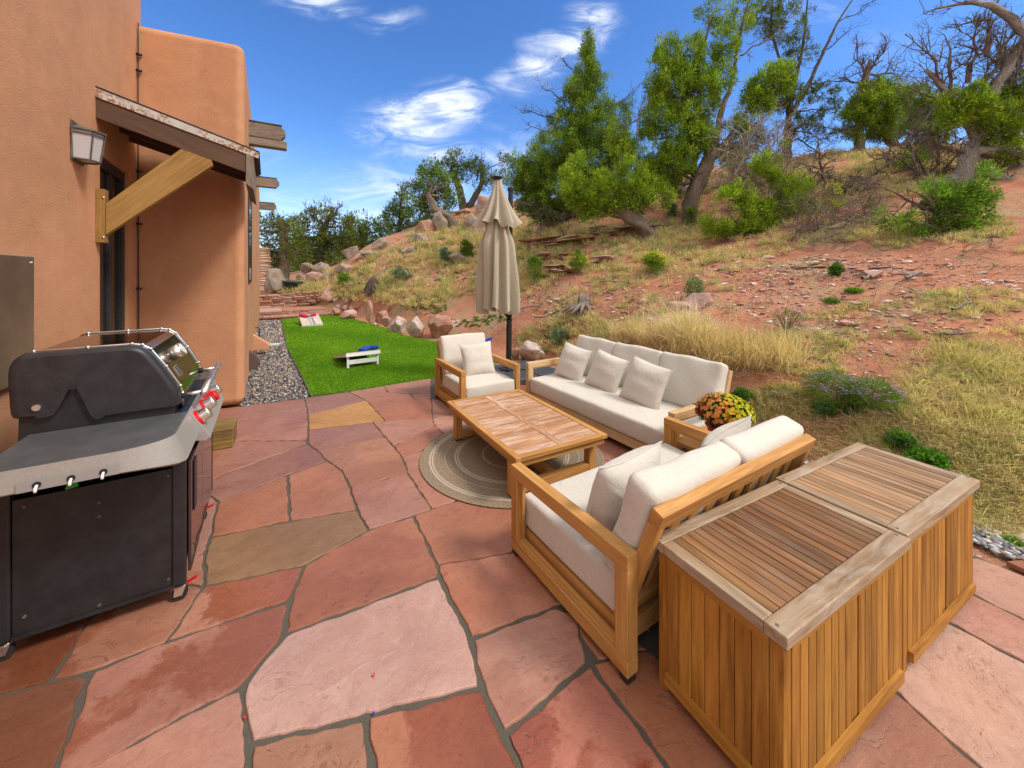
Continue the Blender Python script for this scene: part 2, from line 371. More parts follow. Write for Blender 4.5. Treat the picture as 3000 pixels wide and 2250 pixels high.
M_rgrey = rockmat('lichen_grey_rock', (.22, .155, .12), (.40, .30, .235), (.20, .20, .155), .7, 3)
M_rpale = rockmat('pale_quartz_rock', (.38, .24, .19), (.62, .52, .46), (.70, .66, .60), .5, 2)
M_rpink = rockmat('pink_flat_rock', (.40, .22, .18), (.55, .35, .29), (.58, .46, .40), .3, 2)
def leaf(name, a, b, c2=None, trans=.35, rough=.6):
    t = new_mat(name); r_ = t.rand(); c = t.mix(r_, a, b)
    if c2: c = t.mix(t.rng(r_, .8, .95), c, c2)
    c = t.mix(1, c, t.attr('col', 'Color'), 'MULTIPLY')
    t.put(t.b.inputs['Base Color'], c); t.b.inputs['Roughness'].default_value = rough; t.b.inputs['Specular IOR Level'].default_value = .25
    tr = t.node('ShaderNodeBsdfTranslucent'); t.put(tr.inputs[0], t.mix(1, c, (1.2, 1.3, .7), 'MULTIPLY'))
    mx = t.node('ShaderNodeMixShader'); mx.inputs[0].default_value = trans
    t.L.new(t.b.outputs[0], mx.inputs[1]); t.L.new(tr.outputs[0], mx.inputs[2])
    t.L.new(mx.outputs[0], t.nodes['Material Output'].inputs[0]); return t.m
M_jun = leaf('juniper_foliage', (.085, .145, .020), (.27, .375, .045), None, .42)
M_pin = leaf('pinyon_foliage', (.070, .105, .030), (.17, .225, .060), None, .4)
M_lawn = leaf('lawn_blades', (.105, .30, .012), (.24, .52, .026), (.46, .52, .08), .45)
M_straw = leaf('dry_grass_blades', (.56, .45, .25), (.86, .75, .49), (.34, .24, .13), .4)
M_weed = leaf('green_weed_leaves', (.07, .16, .03), (.16, .28, .06))
M_sage = leaf('sage_leaves', (.13, .19, .12), (.26, .33, .22))
M_petal = leaf('petals', (.9, .9, .9), (1, 1, 1), None, .3)
def bark(name, a, b):
    t = new_mat(name); g = t.attr('gc')
    f = t.noise(t.map(g, (1.5, 16, 16)), 2, 6, .65, .7)
    c = t.ramp(f, [(.3, tuple(x*.45 for x in a)), (.5, a), (.72, b)])
    c = t.mix(1, c, t.attr('col', 'Color'), 'MULTIPLY')
    t.put(t.b.inputs['Base Color'], c); t.b.inputs['Roughness'].default_value = .9
    t.put(t.b.inputs['Normal'], t.bump(f, .9, .03)); return t.m
M_bark = bark('juniper_bark', (.17, .12, .085), (.36, .29, .225))
M_dead = bark('dead_grey_wood', (.23, .19, .155), (.50, .44, .38))
M_darkbark = bark('dark_pinyon_bark', (.085, .062, .048), (.19, .15, .12))
# ================================================================ terrain
def _pt(px, py, Y): p = PD(px, py, Y); return (p.x, p.y, p.z)
CP = [(-7.2, 16.9, .1), (-5.2, 14.6, .1), (-3.9, 13.0, .08), (-3.05, 11.7, .1), (-2.0, 10.9, .05), (-.8, 9.9, .05), (.5, 8.6, .05), (1.2, 6.6, .05), (1.9, 5.3, .05), (2.7, 4.1, .05), (3.4, 2.9, .03), (3.9, 2, 0), (4.6, .5, 0), (6, -2, .2),
      (8, -4, 1.2), (14, -6, 3.4), (25, 4, 8), (22, -8, 5.5), (-14, 22, 1.2), (-20, 30, 1.4), (-30, 24, .8), (-14, 50, 3), (-30, 60, 3), (-9.5, 18.6, .78), (-11.5, 18.2, .8), (-10.5, 21.5, 1.25)]
for q in [(1400, 600, 25), (1250, 660, 22), (1100, 705, 21), (1000, 770, 20), (1490, 690, 18), (1620, 680, 14.5), (1490, 850, 12.5), (1700, 850, 9.6), (1700, 760, 12),
          (2020, 651, 12.5), (2020, 800, 8.5), (2020, 930, 6.1), (2100, 1090, 4.9), (2430, 447, 14.5), (2430, 600, 10), (2430, 700, 8), (2430, 850, 6), (2430, 1000, 4.9), (2430, 1150, 4.15), (2430, 1250, 3.8),
          (2700, 700, 7), (2700, 560, 9), (2700, 440, 12.5), (2700, 850, 5.3), (2700, 1000, 4.4), (2700, 1200, 3.5), (3000, 700, 6.3), (3000, 550, 8), (3000, 400, 11.5), (3000, 900, 4.7), (3000, 1200, 3.4), (3000, 1450, 2.8),
          (1900, 530, 17), (1100, 800, 17.3), (1200, 860, 14.6), (1330, 930, 12.2), (1300, 760, 17), (1560, 960, 9.0), (1800, 980, 6.2), (1950, 1050, 5.3)]:
    CP.append(_pt(*q))
for r_, Yf, z_ in [(-.088, 35, 6.2), (.82, 23, 6.0), (1.32, 21, 6.5), (.352, 29, 6.0), (-.088, 60, 5), (.352, 60, 5), (.82, 50, 5), (-.35, 34, 3.6), (-.35, 60, 4)]:
    CP.append((r_*Yf, Yf, z_))
CP = np.array(CP)
def _phi(r2): return .5*r2*np.log(r2+1e-9)
_n = len(CP); _D = ((CP[:, None, :2]-CP[None, :, :2])**2).sum(-1)
_A = np.zeros((_n+3, _n+3)); _A[:_n, :_n] = _phi(_D)+np.eye(_n)*.35; _P = np.hstack([np.ones((_n, 1)), CP[:, :2]]); _A[:_n, _n:] = _P; _A[_n:, :_n] = _P.T
_W = np.linalg.solve(_A, np.concatenate([CP[:, 2], np.zeros(3)]))
FLAT = np.array([(-80, -60), (-80, 17.6), (-10.8, 17.9), (-8.3, 17.3), (-7.0, 16.2), (-5.1, 14.0), (-3.8, 12.5), (-2.95, 11.1), (-2.1, 10.4), (-.9, 9.3), (.3, 8.1), (.95, 6.3), (1.65, 5.0), (2.5, 3.75), (3.2, 2.65), (3.7, 1.7), (5, -.5), (8, -6), (30, -60)], float)
def sdist(x, y):
    x = np.asarray(x, float); y = np.asarray(y, float); d = np.full(x.shape, 1e9); ins = np.zeros(x.shape, bool)
    n = len(FLAT)
    for i in range(n):
        a = FLAT[i]; b = FLAT[(i+1) % n]; e = b-a; L = (e**2).sum()
        t_ = np.clip(((x-a[0])*e[0]+(y-a[1])*e[1])/L, 0, 1)
        d = np.minimum(d, np.hypot(x-a[0]-t_*e[0], y-a[1]-t_*e[1]))
        c = ((a[1] > y) != (b[1] > y)) & (x < (b[0]-a[0])*(y-a[1])/(b[1]-a[1]+1e-12)+a[0]); ins ^= c
    return np.where(ins, -d, d)
_rn = np.random.default_rng(5); _K = [(_rn.normal(size=2), _rn.uniform(0, 6.28)) for _ in range(26)]
def wob(x, y, f):
    s = 0
    for i, (k, p) in enumerate(_K[:14]): s = s+np.sin(f*(k[0]*x+k[1]*y)*(1+.25*i)+p)/(1+.25*i)
    return s/4
def hgt(x, y):
    x = np.atleast_1d(np.asarray(x, float)); y = np.atleast_1d(np.asarray(y, float)); out = np.zeros(x.shape)
    xf = x.ravel(); yf = y.ravel(); o = np.zeros(len(xf))
    for s in range(0, len(xf), 20000):
        X = xf[s:s+20000]; Yy = yf[s:s+20000]
        D = (X[:, None]-CP[None, :, 0])**2+(Yy[:, None]-CP[None, :, 1])**2
        o[s:s+20000] = _phi(D) @ _W[:_n]+_W[_n]+_W[_n+1]*X+_W[_n+2]*Yy
    o = o.reshape(x.shape); o = np.clip(o, -.5, 9)
    R_ = np.hypot(x, y); o = np.where(R_ > 45, o*np.clip(1-(R_-45)/60, .4, 1), o)
    d_ = sdist(x, y); k = np.clip(d_/1.0, 0, 1); k = k*k*(3-2*k)
    rough = wob(x, y, 1.3)*.05+wob(x+9, y-4, 4.5)*.022+wob(x-3, y+8, 11)*.009
    return np.where(d_ <= 0, -.045, np.maximum(o, .0)*k-.045*(1-k)+rough*k)
def H1(x, y): return float(hgt(x, y)[0])
def hit(px, py, y0=1.5, y1=80):
    """where a sight-line of the photograph meets the ground"""
    Y = np.geomspace(y0, y1, 900); X = (px-CX)*Y/FP; Z = EYE-(py-HZ)*Y/FP; h = hgt(X, Y)
    i = np.argmax(Z < h)
    if not (Z < h).any(): i = len(Y)-1
    return Vector((X[i], Y[i], h[i]))

# one sheet, finer near the camera
na, nr = 520, 420
ang = np.linspace(R(-100), R(115), na); rad_ = np.geomspace(1.4, 420, nr)
AA, RR = np.meshgrid(ang, rad_); GX = RR*np.sin(AA); GY = RR*np.cos(AA); GZ = hgt(GX, GY)
fi = (np.arange(nr-1)[:, None]*na+np.arange(na-1)[None, :]).ravel()
F4 = np.stack([fi, fi+1, fi+na+1, fi+na], 1)[:, ::-1]
mb = MB(); mb.add(np.stack([GX.ravel(), GY.ravel(), GZ.ravel()], 1), F4)
# disc under and behind the camera
th = np.linspace(0, 2*math.pi, 49)[:-1]
mb.add([(0, 0, -.05)]+[(1.41*math.cos(a), 1.41*math.sin(a), -.05) for a in th], [(0, i+1, (i+1) % 48+1) for i in range(48)])
bk = np.linspace(R(115), R(260), 60); A2, R2 = np.meshgrid(bk, np.geomspace(1.4, 420, 30)); X2 = R2*np.sin(A2); Y2 = R2*np.cos(A2)
f2 = (np.arange(29)[:, None]*60+np.arange(59)[None, :]).ravel()
mb.add(np.stack([X2.ravel(), Y2.ravel(), hgt(X2, Y2).ravel()], 1), np.stack([f2, f2+1, f2+61, f2+60], 1)[:, ::-1])
t = new_mat('red_soil'); g = t.coord()
big = t.noise(g, .55, 6, .6, .3); mid = t.noise(g, 3.2, 6, .65); fine = t.noise(g, 42, 5, .7)
soil = t.mix(t.rng(mid, .3, .7), (.30, .108, .060), (.50, .215, .125))
soil = t.mix(t.rng(big, .5, .68, 0, .6), soil, (.46, .255, .16))
vd = t.voro(t.map(g, (1, 1.25, 1)), 17, out='Distance'); vc = t.voro(t.map(g, (1, 1.25, 1)), 17, out='Color')
vd2 = t.voro(g, 48, out='Distance'); vc2 = t.voro(g, 48, out='Color')
spx = t.node('ShaderNodeSeparateColor'); t.L.new(vc, spx.inputs[0]); spy = t.node('ShaderNodeSeparateColor'); t.L.new(vc2, spy.inputs[0])
den = t.rng(t.noise(g, 1.1, 3), .38, .62)
peb = t.math('MULTIPLY', t.rng(vd, .33, .26), t.math('GREATER_THAN', t.math('ADD', spx.outputs[0], t.math('MULTIPLY', den, .35)), .93))
peb2 = t.math('MULTIPLY', t.rng(vd2, .40, .30), t.math('GREATER_THAN', t.math('ADD', spy.outputs[0], t.math('MULTIPLY', den, .3)), .86))
pc = t.mix(spx.outputs[1], (.40, .20, .14), (.60, .42, .34)); pc2 = t.mix(spy.outputs[1], (.32, .14, .09), (.58, .44, .36))
litter = t.math('MULTIPLY', t.rng(t.noise(t.vm('ADD', g, t.vm('MULTIPLY', t.noise(g, 3, 3, out='Color'), (.5, .5, 0))), .9, 5, .6), .47, .60), .85)
str_ = t.noise(t.vm('ADD', t.map(g, (22, 4, 10)), t.vm('MULTIPLY', t.noise(g, 2.5, 4, out='Color'), (10, 10, 0))), 2.2, 5, .7, 1.5)
lit = t.mix(t.rng(str_, .35, .65), (.16, .09, .05), (.50, .38, .20))
c = t.mix(t.rng(fine, .35, .75, 0, .5), soil, (.50, .23, .14)); c = t.mix(t.rng(fine, .45, .25, 0, .4), c, (.13, .045, .025))
c = t.mix(litter, c, lit); c = t.mix(peb2, c, pc2); c = t.mix(peb, c, pc)
t.put(t.b.inputs['Base Color'], c); t.b.inputs['Roughness'].default_value = .95; t.b.inputs['Specular IOR Level'].default_value = .15
h = t.math('ADD', t.math('MULTIPLY', peb, .8), t.math('ADD', t.math('MULTIPLY', peb2, .35), t.math('MULTIPLY', fine, .7)))
h = t.math('ADD', h, t.math('MULTIPLY', mid, 1.6))
t.put(t.b.inputs['Normal'], t.bump(h, .9, .03)); M_soil = t.m
tag(mb.build('ground', M_soil, smooth=True), kind='structure')

# far wooded ridge
mb = MB(); n = 90; xs = np.linspace(-170, 60, n); v = []; prof = []
for i, x in enumerate(xs):
    top = 27+6*math.sin(x*.03+1.2)+3*math.sin(x*.11)-.0022*(x+62)**2*.9
    for j in range(9):
        k = j/8; v.append((x, 150+60*k+3*math.sin(x*.2+j), -5+(top+5)*math.sin(k*1.57)+1.3*math.sin(x*.9+j*2.1)*k))
mb.add(v, [(i*9+j, (i+1)*9+j, (i+1)*9+j+1, i*9+j+1) for i in range(n-1) for j in range(8)])
t = new_mat('wooded_ridge'); g = t.coord(); vv = t.voro(g, .35); t.put(t.b.inputs['Base Color'], t.mix(t.rng(t.noise(g, .25, 6, .7), .4, .6), (.035, .060, .030), (.12, .105, .06))); t.b.inputs['Roughness'].default_value = 1
t.put(t.b.inputs['Normal'], t.bump(vv, 1, 2)); tag(mb.build('hills', t.m, smooth=True), kind='structure')

# ================================================================ patio
N = dict(e0=(715, 1189), e1=(891, 1167.5), e2=(1021, 1147.7), e3=(1124, 1130), e4=(1262, 1108), n1=(900, 1199), n2=(695, 1231), n3=(902, 1216), n4=(1073.6, 1173), n5=(1135, 1147.7), n6=(1202, 1153), n7=(1214.7, 1169.4), n8=(1264, 1168),
         n9=(903.6, 1258), n10=(1127.9, 1232), n11=(1091.7, 1236), n12=(1267, 1225), n14=(900, 1291), n16=(901, 1300), n17=(932.5, 1323), n18=(1127.9, 1279.7), n19=(1153, 1306.8), n20=(1274, 1246.4), n21=(1178.5, 1339.4), n22=(1236, 1319.5),
         n23=(1196.6, 1390), n24=(957.9, 1350), n25=(842, 1391.8), n26=(643, 1471.4), n27=(1024.8, 1424.4), n28=(849.4, 1525.6), n29=(1044.7, 1493), n30=(616, 1574.5), n31=(1080.8, 1551), n32=(1265.3, 1489.5), n33=(1211, 1511), n34=(1334, 1467.8),
         n35=(600, 1618), n36=(596.8, 1717), n37=(890, 1656), n38=(488, 1878), n39=(848.3, 1758.5), n40=(832, 1860), n41=(711, 2010), n42=(1286.5, 1689.6), n43=(1281.4, 1655), n44=(1379.5, 1871.5), n45=(1496.6, 1618.8), n46=(1626.8, 1776),
         n47=(1410.7, 2011.7), n48=(1069, 2098.5), n49=(731, 2182), n50=(1477.7, 2152.7), n51=(1727.3, 1939.4), n52=(1752.7, 1934), n54=(1600, 2450), n55=(2110, 2450), n56=(1118, 2450), n57=(705, 2450), n58=(-90, 2450), n59=(264, 1968), n60=(148, 1993.6),
         n62=(141, 2322), n61=(-60, 2052), k1=(1000, 1377), k2=(1236, 1448), k3=(1262, 1146), k4=(1298, 1267), k5=(1325, 1213), k6=(1420, 1195), k7=(1420, 1275), k8=(1460, 1400), k9=(1700, 1863), k10=(1692, 1800), k11=(715, 2090), k12=(524, 2102), k13=(264, 1809),
         g1=(560, 1206), g2=(560, 1247), g3=(600, 1292), g4=(560, 1292), g5=(600, 1408), g6=(540, 1432), g7=(601, 1446), g8=(636, 1476), g9=(440, 1700), g10=(520, 1640), g11=(470, 1520), g12=(-60, 1830), g13=(540, 1420),
         r1=(2858, 1744), r2=(3200, 1917), r3=(2797, 1831), r4=(3200, 2049), r5=(2630, 2030), r6=(2960, 2330), r7=(3210, 2350), r8=(2700, 1668), r9=(2855, 1630), r10=(3000, 1684), r11=(3210, 1765), r12=(2600, 1740), r13=(2440, 1880), r14=(2200, 2200), r15=(2400, 2450),
         m1=(1900, 1900), m2=(2130, 2110), m3=(1600, 1560), m4=(1690, 1740))
WIDE = {k: .0120 for k in 'n39 n40 n41 n42 n44 n47 n48 n49 n50 n51 n59 n56 n57 n54 n16 n14 n25'.split()}
WIDE.update({k: .0070 for k in 'n36 n37 n43 n46 n60 n55 n9 n3 n24 n27 n29 n30 n35 k1 n28 n33 r1 r3'.split()})
RD = (.355, .142, .076); LI = (.37, .172, .112); PK = (.43, .218, .155); PL = (.47, .285, .225); OL = (.275, .160, .075); YE = (.43, .215, .060); DK = (.22, .098, .058); VI = (.31, .145, .100)
ST = [('g1 e0 e1 n1 n2 g2', VI, 0), ('g2 n2 n1 n3 n9 n14 g3 g4', LI, .35), ('e1 e2 n4 n3 n1', VI, 0), ('n3 n4 n10 n11 n9', YE, 0), ('e2 e3 n5 n4', LI, 0), ('e3 e4 k3 n6 n5', LI, 0), ('n6 k3 n8 n7', LI, 0),
      ('n4 n5 n6 n7 n8 n12 n10', RD, 0), ('n8 k6 k5 n12', VI, 0), ('n11 n10 n12 n20 n19 n18', LI, 0), ('n19 n20 k4 n22 n21', RD, 0), ('n12 k5 k6 k7 k4 n20', PK, 0), ('n9 n11 n18 n17 n16 n14', VI, .2), ('n17 n18 n19 n21 n23 n27 k1 n24', (.36, .165, .085), .3),
      ('g4 g3 n14 n16 g5 g6', VI, .25), ('g6 g5 n16 n17 n24 n25 n26 g7', VI, .3), ('n25 n24 k1 n27 n29 n28', RD, 0), ('n26 n25 n28 n30 g8', RD, 0), ('n27 n23 k2 n32 n33 n31 n29', LI, .2), ('n21 n22 k7 k8 n34 n32 k2 n23', LI, 0),
      ('n30 n28 n29 n31 n37 n36 n35', OL, .2), ('n37 n31 n33 n43 n42 n40 n39', RD, .3), ('n33 n32 n34 k8 m3 n45 n43', RD, 0), ('n43 n45 m3 m4 n46 n44 n42', (.37, .16, .095), .2), ('n40 n42 n44 n47 n48 n49 k11 n41', PL, 0),
      ('n44 n46 k10 k9 n51 n50 n47', (.39, .195, .135), .3), ('n36 n37 n39 n38', LI, 1), ('n38 n39 n40 n41 k12 n62 n59', (.35, .16, .115), .8), ('n41 k11 n49 n57 n58 n62 k12', PK, .3), ('n49 n48 n56 n57', (.31, .15, .09), .9), ('n48 n47 n50 n54 n56', RD, 1),
      ('n50 n51 n55 n54', (.35, .13, .085), 1), ('n51 n52 m1 m2 r14 n55', RD, .3), ('k10 m4 m1 n52 k9', RD, 0), ('n61 n60 n59 n62 n58', DK, .5), ('n60 k13 g9 n36 n38 n59', (.32, .14, .085), .7), ('g12 k13 n60 n61', DK, .9),
      ('g10 n35 n36 g9', LI, .5), ('g7 n26 g8 n30 n35 g10 g11', LI, 0), ('r8 r9 r10 r11 r2 r1', PK, 0), ('r12 r8 r1 r2 r4 r3', PK, .3), ('r13 r12 r3 r4 r7 r6 r5', PL, .1), ('r14 r13 r5 r6 r15', LI, .3)]
def inset(poly, ws):
    n = len(poly); out = []
    for i in range(n):
        p = poly[i]; a = (p-poly[i-1]); b = (poly[(i+1) % n]-p)
        na_ = np.array([-a[1], a[0]])/max(1e-6, np.hypot(*a)); nb = np.array([-b[1], b[0]])/max(1e-6, np.hypot(*b))
        m_ = na_+nb; m_ /= max(.5, np.hypot(*m_)); k = 1/max(.45, float(m_ @ na_)); out.append(p+m_*ws[i]*k)
    return out
def area(P): return .5*sum(P[i-1][0]*P[i][1]-P[i][0]*P[i-1][1] for i in range(len(P)))
def inpoly(P, x, y):
    c = False
    for i in range(len(P)):
        a = P[i-1]; b = P[i]
        if (a[1] > y) != (b[1] > y) and x < (b[0]-a[0])*(y-a[1])/(b[1]-a[1])+a[0]: c = not c
    return c
def stone(mb, poly, ws, col, wet, z=0., thick=.03):
    poly = [np.array(p, float) for p in poly]
    if area(poly) < 0: poly = poly[::-1]; ws = ws[::-1]
    q = inset(poly, ws); ring = []
    for i in range(len(q)):
        a = q[i]; b = q[(i+1) % len(q)]; L = np.hypot(*(b-a)); k = max(1, int(L/.035)); nrm = np.array([-(b-a)[1], (b-a)[0]])/max(L, 1e-6)
        wv = random.uniform(-.5, .5); ph = random.uniform(0, 6)
        for j in range(k):
            s = j/k; env = min(1, min(s, 1-s)*L/.05)
            o = (random.uniform(-.0022, .0028)+.004*math.sin(s*L*19+ph)+.003*math.sin(s*L*47+ph*3))*env if j else .006
            ring.append(a+(b-a)*s+nrm*o)
    c = sum(ring)/len(ring); n = len(ring); dz = random.uniform(-.002, .002); v = []
    for rr, zz in ((0, -thick), (0, -.007), (.0035, -.0015), (.010, 0)):
        for p in ring:
            e = c-p; v.append((*(p+e/max(1e-6, np.hypot(*e))*rr), z+zz+dz))
    f = [(k*n+i, k*n+(i+1) % n, (k+1)*n+(i+1) % n, (k+1)*n+i) for k in range(3) for i in range(n)]+[tuple(range(3*n, 4*n))]
    off = np.array([random.uniform(0, 60), random.uniform(0, 60), 0]); an = random.uniform(.2, 1.0); ca, sa = math.cos(an), math.sin(an)
    g = np.array([(x*ca+y*sa, -x*sa+y*ca, zq) for x, y, zq in v])+off
    j = random.uniform(.93, 1.06)
    mb.add(v, f, g, (col[0]*j, col[1]*j, col[2]*j*random.uniform(.95, 1.05), wet))
PW = []
mb = MB()
for names, col, wet in ST:
    names = names.split(); P = [PX(*N[k]) for k in names]; P = [(p.x, p.y) for p in P]; PW.append(P)
    stone(mb, P, [WIDE.get(k, .0045) for k in names], col, wet)
# stones outside the photograph and under the seats
EC = (-.187, 7.42)
for cs, gx0, gy0 in ((.62, -3.2, -2.5), (.40, -3.3, -2.5), (.27, -3.3, -1.0), (.17, -3.25, -.6)):
    nx, ny = int(8/cs), int((8.2+ -2.5-gy0)/cs)+2; jt = .24*cs
    J = {(i, j): (gx0+i*cs+random.uniform(-jt, jt)+.5*cs*(j % 2), gy0+j*cs+random.uniform(-jt, jt)) for i in range(nx+1) for j in range(ny+1)}
    for i in range(nx):
        for j in range(ny):
            P = [J[i, j], J[i+1, j], J[i+1, j+1], J[i, j+1]]
            cx_, cy_ = sum(p[0] for p in P)/4, sum(p[1] for p in P)/4
            pts = [(cx_, cy_)]+[(cx_+(p[0]-cx_)*.93, cy_+(p[1]-cy_)*.93) for p in P]+[(cx_+((P[k][0]+P[k-1][0])/2-cx_)*.93, cy_+((P[k][1]+P[k-1][1])/2-cy_)*.93) for k in range(4)]
            near = [Q for Q in PW if abs(Q[0][0]-cx_) < 3 and abs(Q[0][1]-cy_) < 3]
            if any(inpoly(Q, *p) for p in pts for Q in near): continue
            S_ = [(cx_+(p[0]-cx_)*.93, cy_+(p[1]-cy_)*.93) for p in P]
            if any(inpoly(S_, *q) for Q in near for q in Q): continue
            if any(sdist(p[0], p[1])[()] > -.06 for p in P) or cx_ < -3.9: continue
            if max(((p[0]-EC[0])*UY.x+(p[1]-EC[1])*UY.y) for p in P) > -.03: continue
            if min((Vector((p[0], p[1], 0))-Vector((-4.667, 4.82, 0))).dot(VX) for p in P) < .02: continue
            PW.append(P); stone(mb, P, [.007]*4, random.choice([RD, LI, PK]), .3)
tag(mb.build('patio', M_flag, smooth=False), kind='structure')
# mortar bed
ed = [PX(*N['g1'])+VX*-.6, PX(*N['e0']), PX(*N['e4']), Vector((EC[0], EC[1], 0)), Vector((.62, 6.3, 0)), Vector((1.35, 5.0, 0)), Vector((2.25, 3.7, 0)), Vector((2.92, 2.55, 0)), Vector((3.45, 1.6, 0)), Vector((4.6, -.6, 0)), Vector((5, -4, 0)), Vector((-3, -4, 0)), Vector((-4.6, 4.4, 0))]
mb = MB(); n = len(ed); v = [(p.x, p.y, -.009) for p in ed]+[(p.x, p.y, -.12) for p in ed]
mb.add(v, [tuple(range(n))]+[(i, i+n, (i+1) % n+n, (i+1) % n) for i in range(n)]); 
if area([(p.x, p.y) for p in ed]) < 0: mb.loops = [mb.loops[0]]
tag(mb.build('patio_mortar', M_mortar), kind='structure')

# ================================================================ lawn
LE = [(912, 1160), (895, 1122), (875, 1082), (858, 1050), (842, 1018), (837, 993), (831, 965), (824, 937)]
le = [PX(*p) for p in LE]
lawn = [(p.x, p.y) for p in le]+[(-7.9, 16.6), (-7.0, 16.05), (-5.2, 13.9), (-3.9, 12.35), (-3.05, 11.0), (-2.2, 10.3), (-1.1, 9.2), (-.2, 8.2), (-.45, 7.55), (-.187, 7.44), (PX(*N['e4']).x, PX(*N['e4']).y+.01), (PX(*N['e2']).x, PX(*N['e2']).y+.01)]
def sheet(name, poly, z, m, thick=.1):
    if area(poly) < 0: poly = poly[::-1]
    n = len(poly); mb = MB(); mb.add([(x, y, z) for x, y in poly]+[(x, y, z-thick) for x, y in poly], [tuple(range(n))]+[(i, i+n, (i+1) % n+n, (i+1) % n) for i in range(n)])
    return tag(mb.build(name, m), kind='structure')
t = new_mat('lawn_base'); g = t.coord()
c = t.mix(t.rng(t.noise(g, 1.6, 5, .6), .35, .65), (.085, .25, .012), (.20, .42, .026)); c = t.mix(t.rng(t.noise(g, 60, 4, .7), .4, .7, 0, .6), c, (.03, .09, .006))
t.put(t.b.inputs['Base Color'], c); t.b.inputs['Roughness'].default_value = .9; sheet('lawn', lawn, -.012, t.m)
def quads(P0, D, L, Wd, bendz=None):
    """thin leaf quads: base P0, direction D (unit), length L, half-width Wd"""
    n = len(P0); rnd = RNG.normal(size=(n, 3)); S = np.cross(D, rnd); S /= np.linalg.norm(S, axis=1)[:, None]+1e-9
    A = P0-S*Wd[:, None]*.6; B = P0+S*Wd[:, None]*.6; M_ = P0+D*(L*.55)[:, None]; T = P0+D*L[:, None]
    if bendz is not None: T[:, 2] += bendz
    V_ = np.stack([P0, M_+S*Wd[:, None], T, M_-S*Wd[:, None]], 1).reshape(-1, 3)
    return V_, np.arange(4*n).reshape(n, 4)
xs_ = [p[0] for p in lawn]; ys_ = [p[1] for p in lawn]
def inpoly_np(P, x, y):
    c = np.zeros(len(x), bool)
    for i in range(len(P)):
        a = P[i-1]; b = P[i]; c ^= ((a[1] > y) != (b[1] > y)) & (x < (b[0]-a[0])*(y-a[1])/(b[1]-a[1]+1e-12)+a[0])
    return c
x = RNG.uniform(min(xs_), max(xs_), 900000); y = RNG.uniform(min(ys_), max(ys_), 900000)
k = inpoly_np(lawn, x, y) & (RNG.uniform(size=len(x)) < np.clip((8.5/y)**2, .16, 1)); x = x[k]; y = y[k]; n = len(x)
D = RNG.normal(size=(n, 3))*.42; D[:, 2] = 1; D /= np.linalg.norm(D, axis=1)[:, None]
V_, F_ = quads(np.stack([x, y, np.full(n, -.012)], 1), D, RNG.uniform(.025, .062, n), .0022+.0006*y)
pt = np.clip(.5+wob(x, y, 1.6)*.5, 0, 1); tint = np.stack([.8+.55*pt, .85+.3*pt, .8+.3*pt], 1)
mb = MB(); mb.add(V_, F_, None, np.repeat(tint, 4, 0)); tag(mb.build('lawn_grass', M_lawn), 'mown bright green lawn of fine short blades beside the gravel strip', 'grass', kind='stuff')
# steel edging of the lawn
mb = MB(); mb.tube([(p.x-.01, p.y, .012) for p in le], .011, 6); tag(mb.build('lawn_edging', M_bronze, smooth=True), 'thin curved metal edging between gravel strip and lawn', 'edging')

# ================================================================ gravel
HC = Vector((-4.667, 4.82, 0)); WC = Vector((-3.64, 5.27, 0))
gl = [PX(*N['e0'])-UY*.0]+[WC+UY*k+VX*-.05 for k in (0.1, 3, 6, 9, 11.5)]
gravel = [(p.x, p.y) for p in gl]+[(le[-1].x, le[-1].y)]+[(p.x-.012, p.y) for p in le[::-1]]
t = new_mat('gravel_bed'); g = t.coord(); t.put(t.b.inputs['Base Color'], t.mix(t.noise(g, 60, 4), (.05, .045, .04), (.2, .18, .16))); sheet('gravel_bed', gravel, -.028, t.m)
ico_v = None
def icos(sub):
    import bmesh
    b = bmesh.new(); bmesh.ops.create_icosphere(b, subdivisions=sub, radius=1); v = np.array([tuple(q.co) for q in b.verts]); f = np.array([[q.index for q in p.verts] for p in b.faces]); b.free(); return v, f
IV1, IF1 = icos(1); IV2, IF2 = icos(2); IV3, IF3 = icos(3); IV4, IF4 = icos(4)
def pebbles(P, S, flat=.5, cols=None, jag=.18):
    """many small stones in one mesh: positions P, radii S"""
    n = len(P); m_ = len(IV1); base = IV1[None]*(1+RNG.normal(size=(n, m_, 1))*jag); sc = np.stack([S*RNG.uniform(.8, 1.4, n), S*RNG.uniform(.6, 1, n), S*flat*RNG.uniform(.7, 1.2, n)], 1)
    V_ = base*sc[:, None]; a = RNG.uniform(0, 6.28, n); ca, sa = np.cos(a)[:, None], np.sin(a)[:, None]
    x_ = V_[..., 0]*ca-V_[..., 1]*sa; y_ = V_[..., 0]*sa+V_[..., 1]*ca; V_ = np.stack([x_, y_, V_[..., 2]], -1)+P[:, None]
    F_ = (IF1[None]+np.arange(n)[:, None, None]*m_).reshape(-1, 3)
    mb = MB(); mb.add(V_.reshape(-1, 3), F_, None, np.repeat(cols, m_, 0)); return mb
t = new_mat('pebbles'); t.put(t.b.inputs['Base Color'], t.mix(1, t.attr('col', 'Color'), t.mix(t.noise(t.coord(), 60, 3), (.75, .75, .75), (1.15, 1.15, 1.15)), 'MULTIPLY')); t.b.inputs['Roughness'].default_value = .55; M_peb = t.m
PAL = np.array([(.04, .05, .065), (.09, .105, .125), (.24, .24, .24), (.42, .41, .39), (.30, .20, .12), (.42, .26, .14), (.09, .08, .075), (.60, .57, .53), (.20, .21, .22), (.27, .18, .15)])
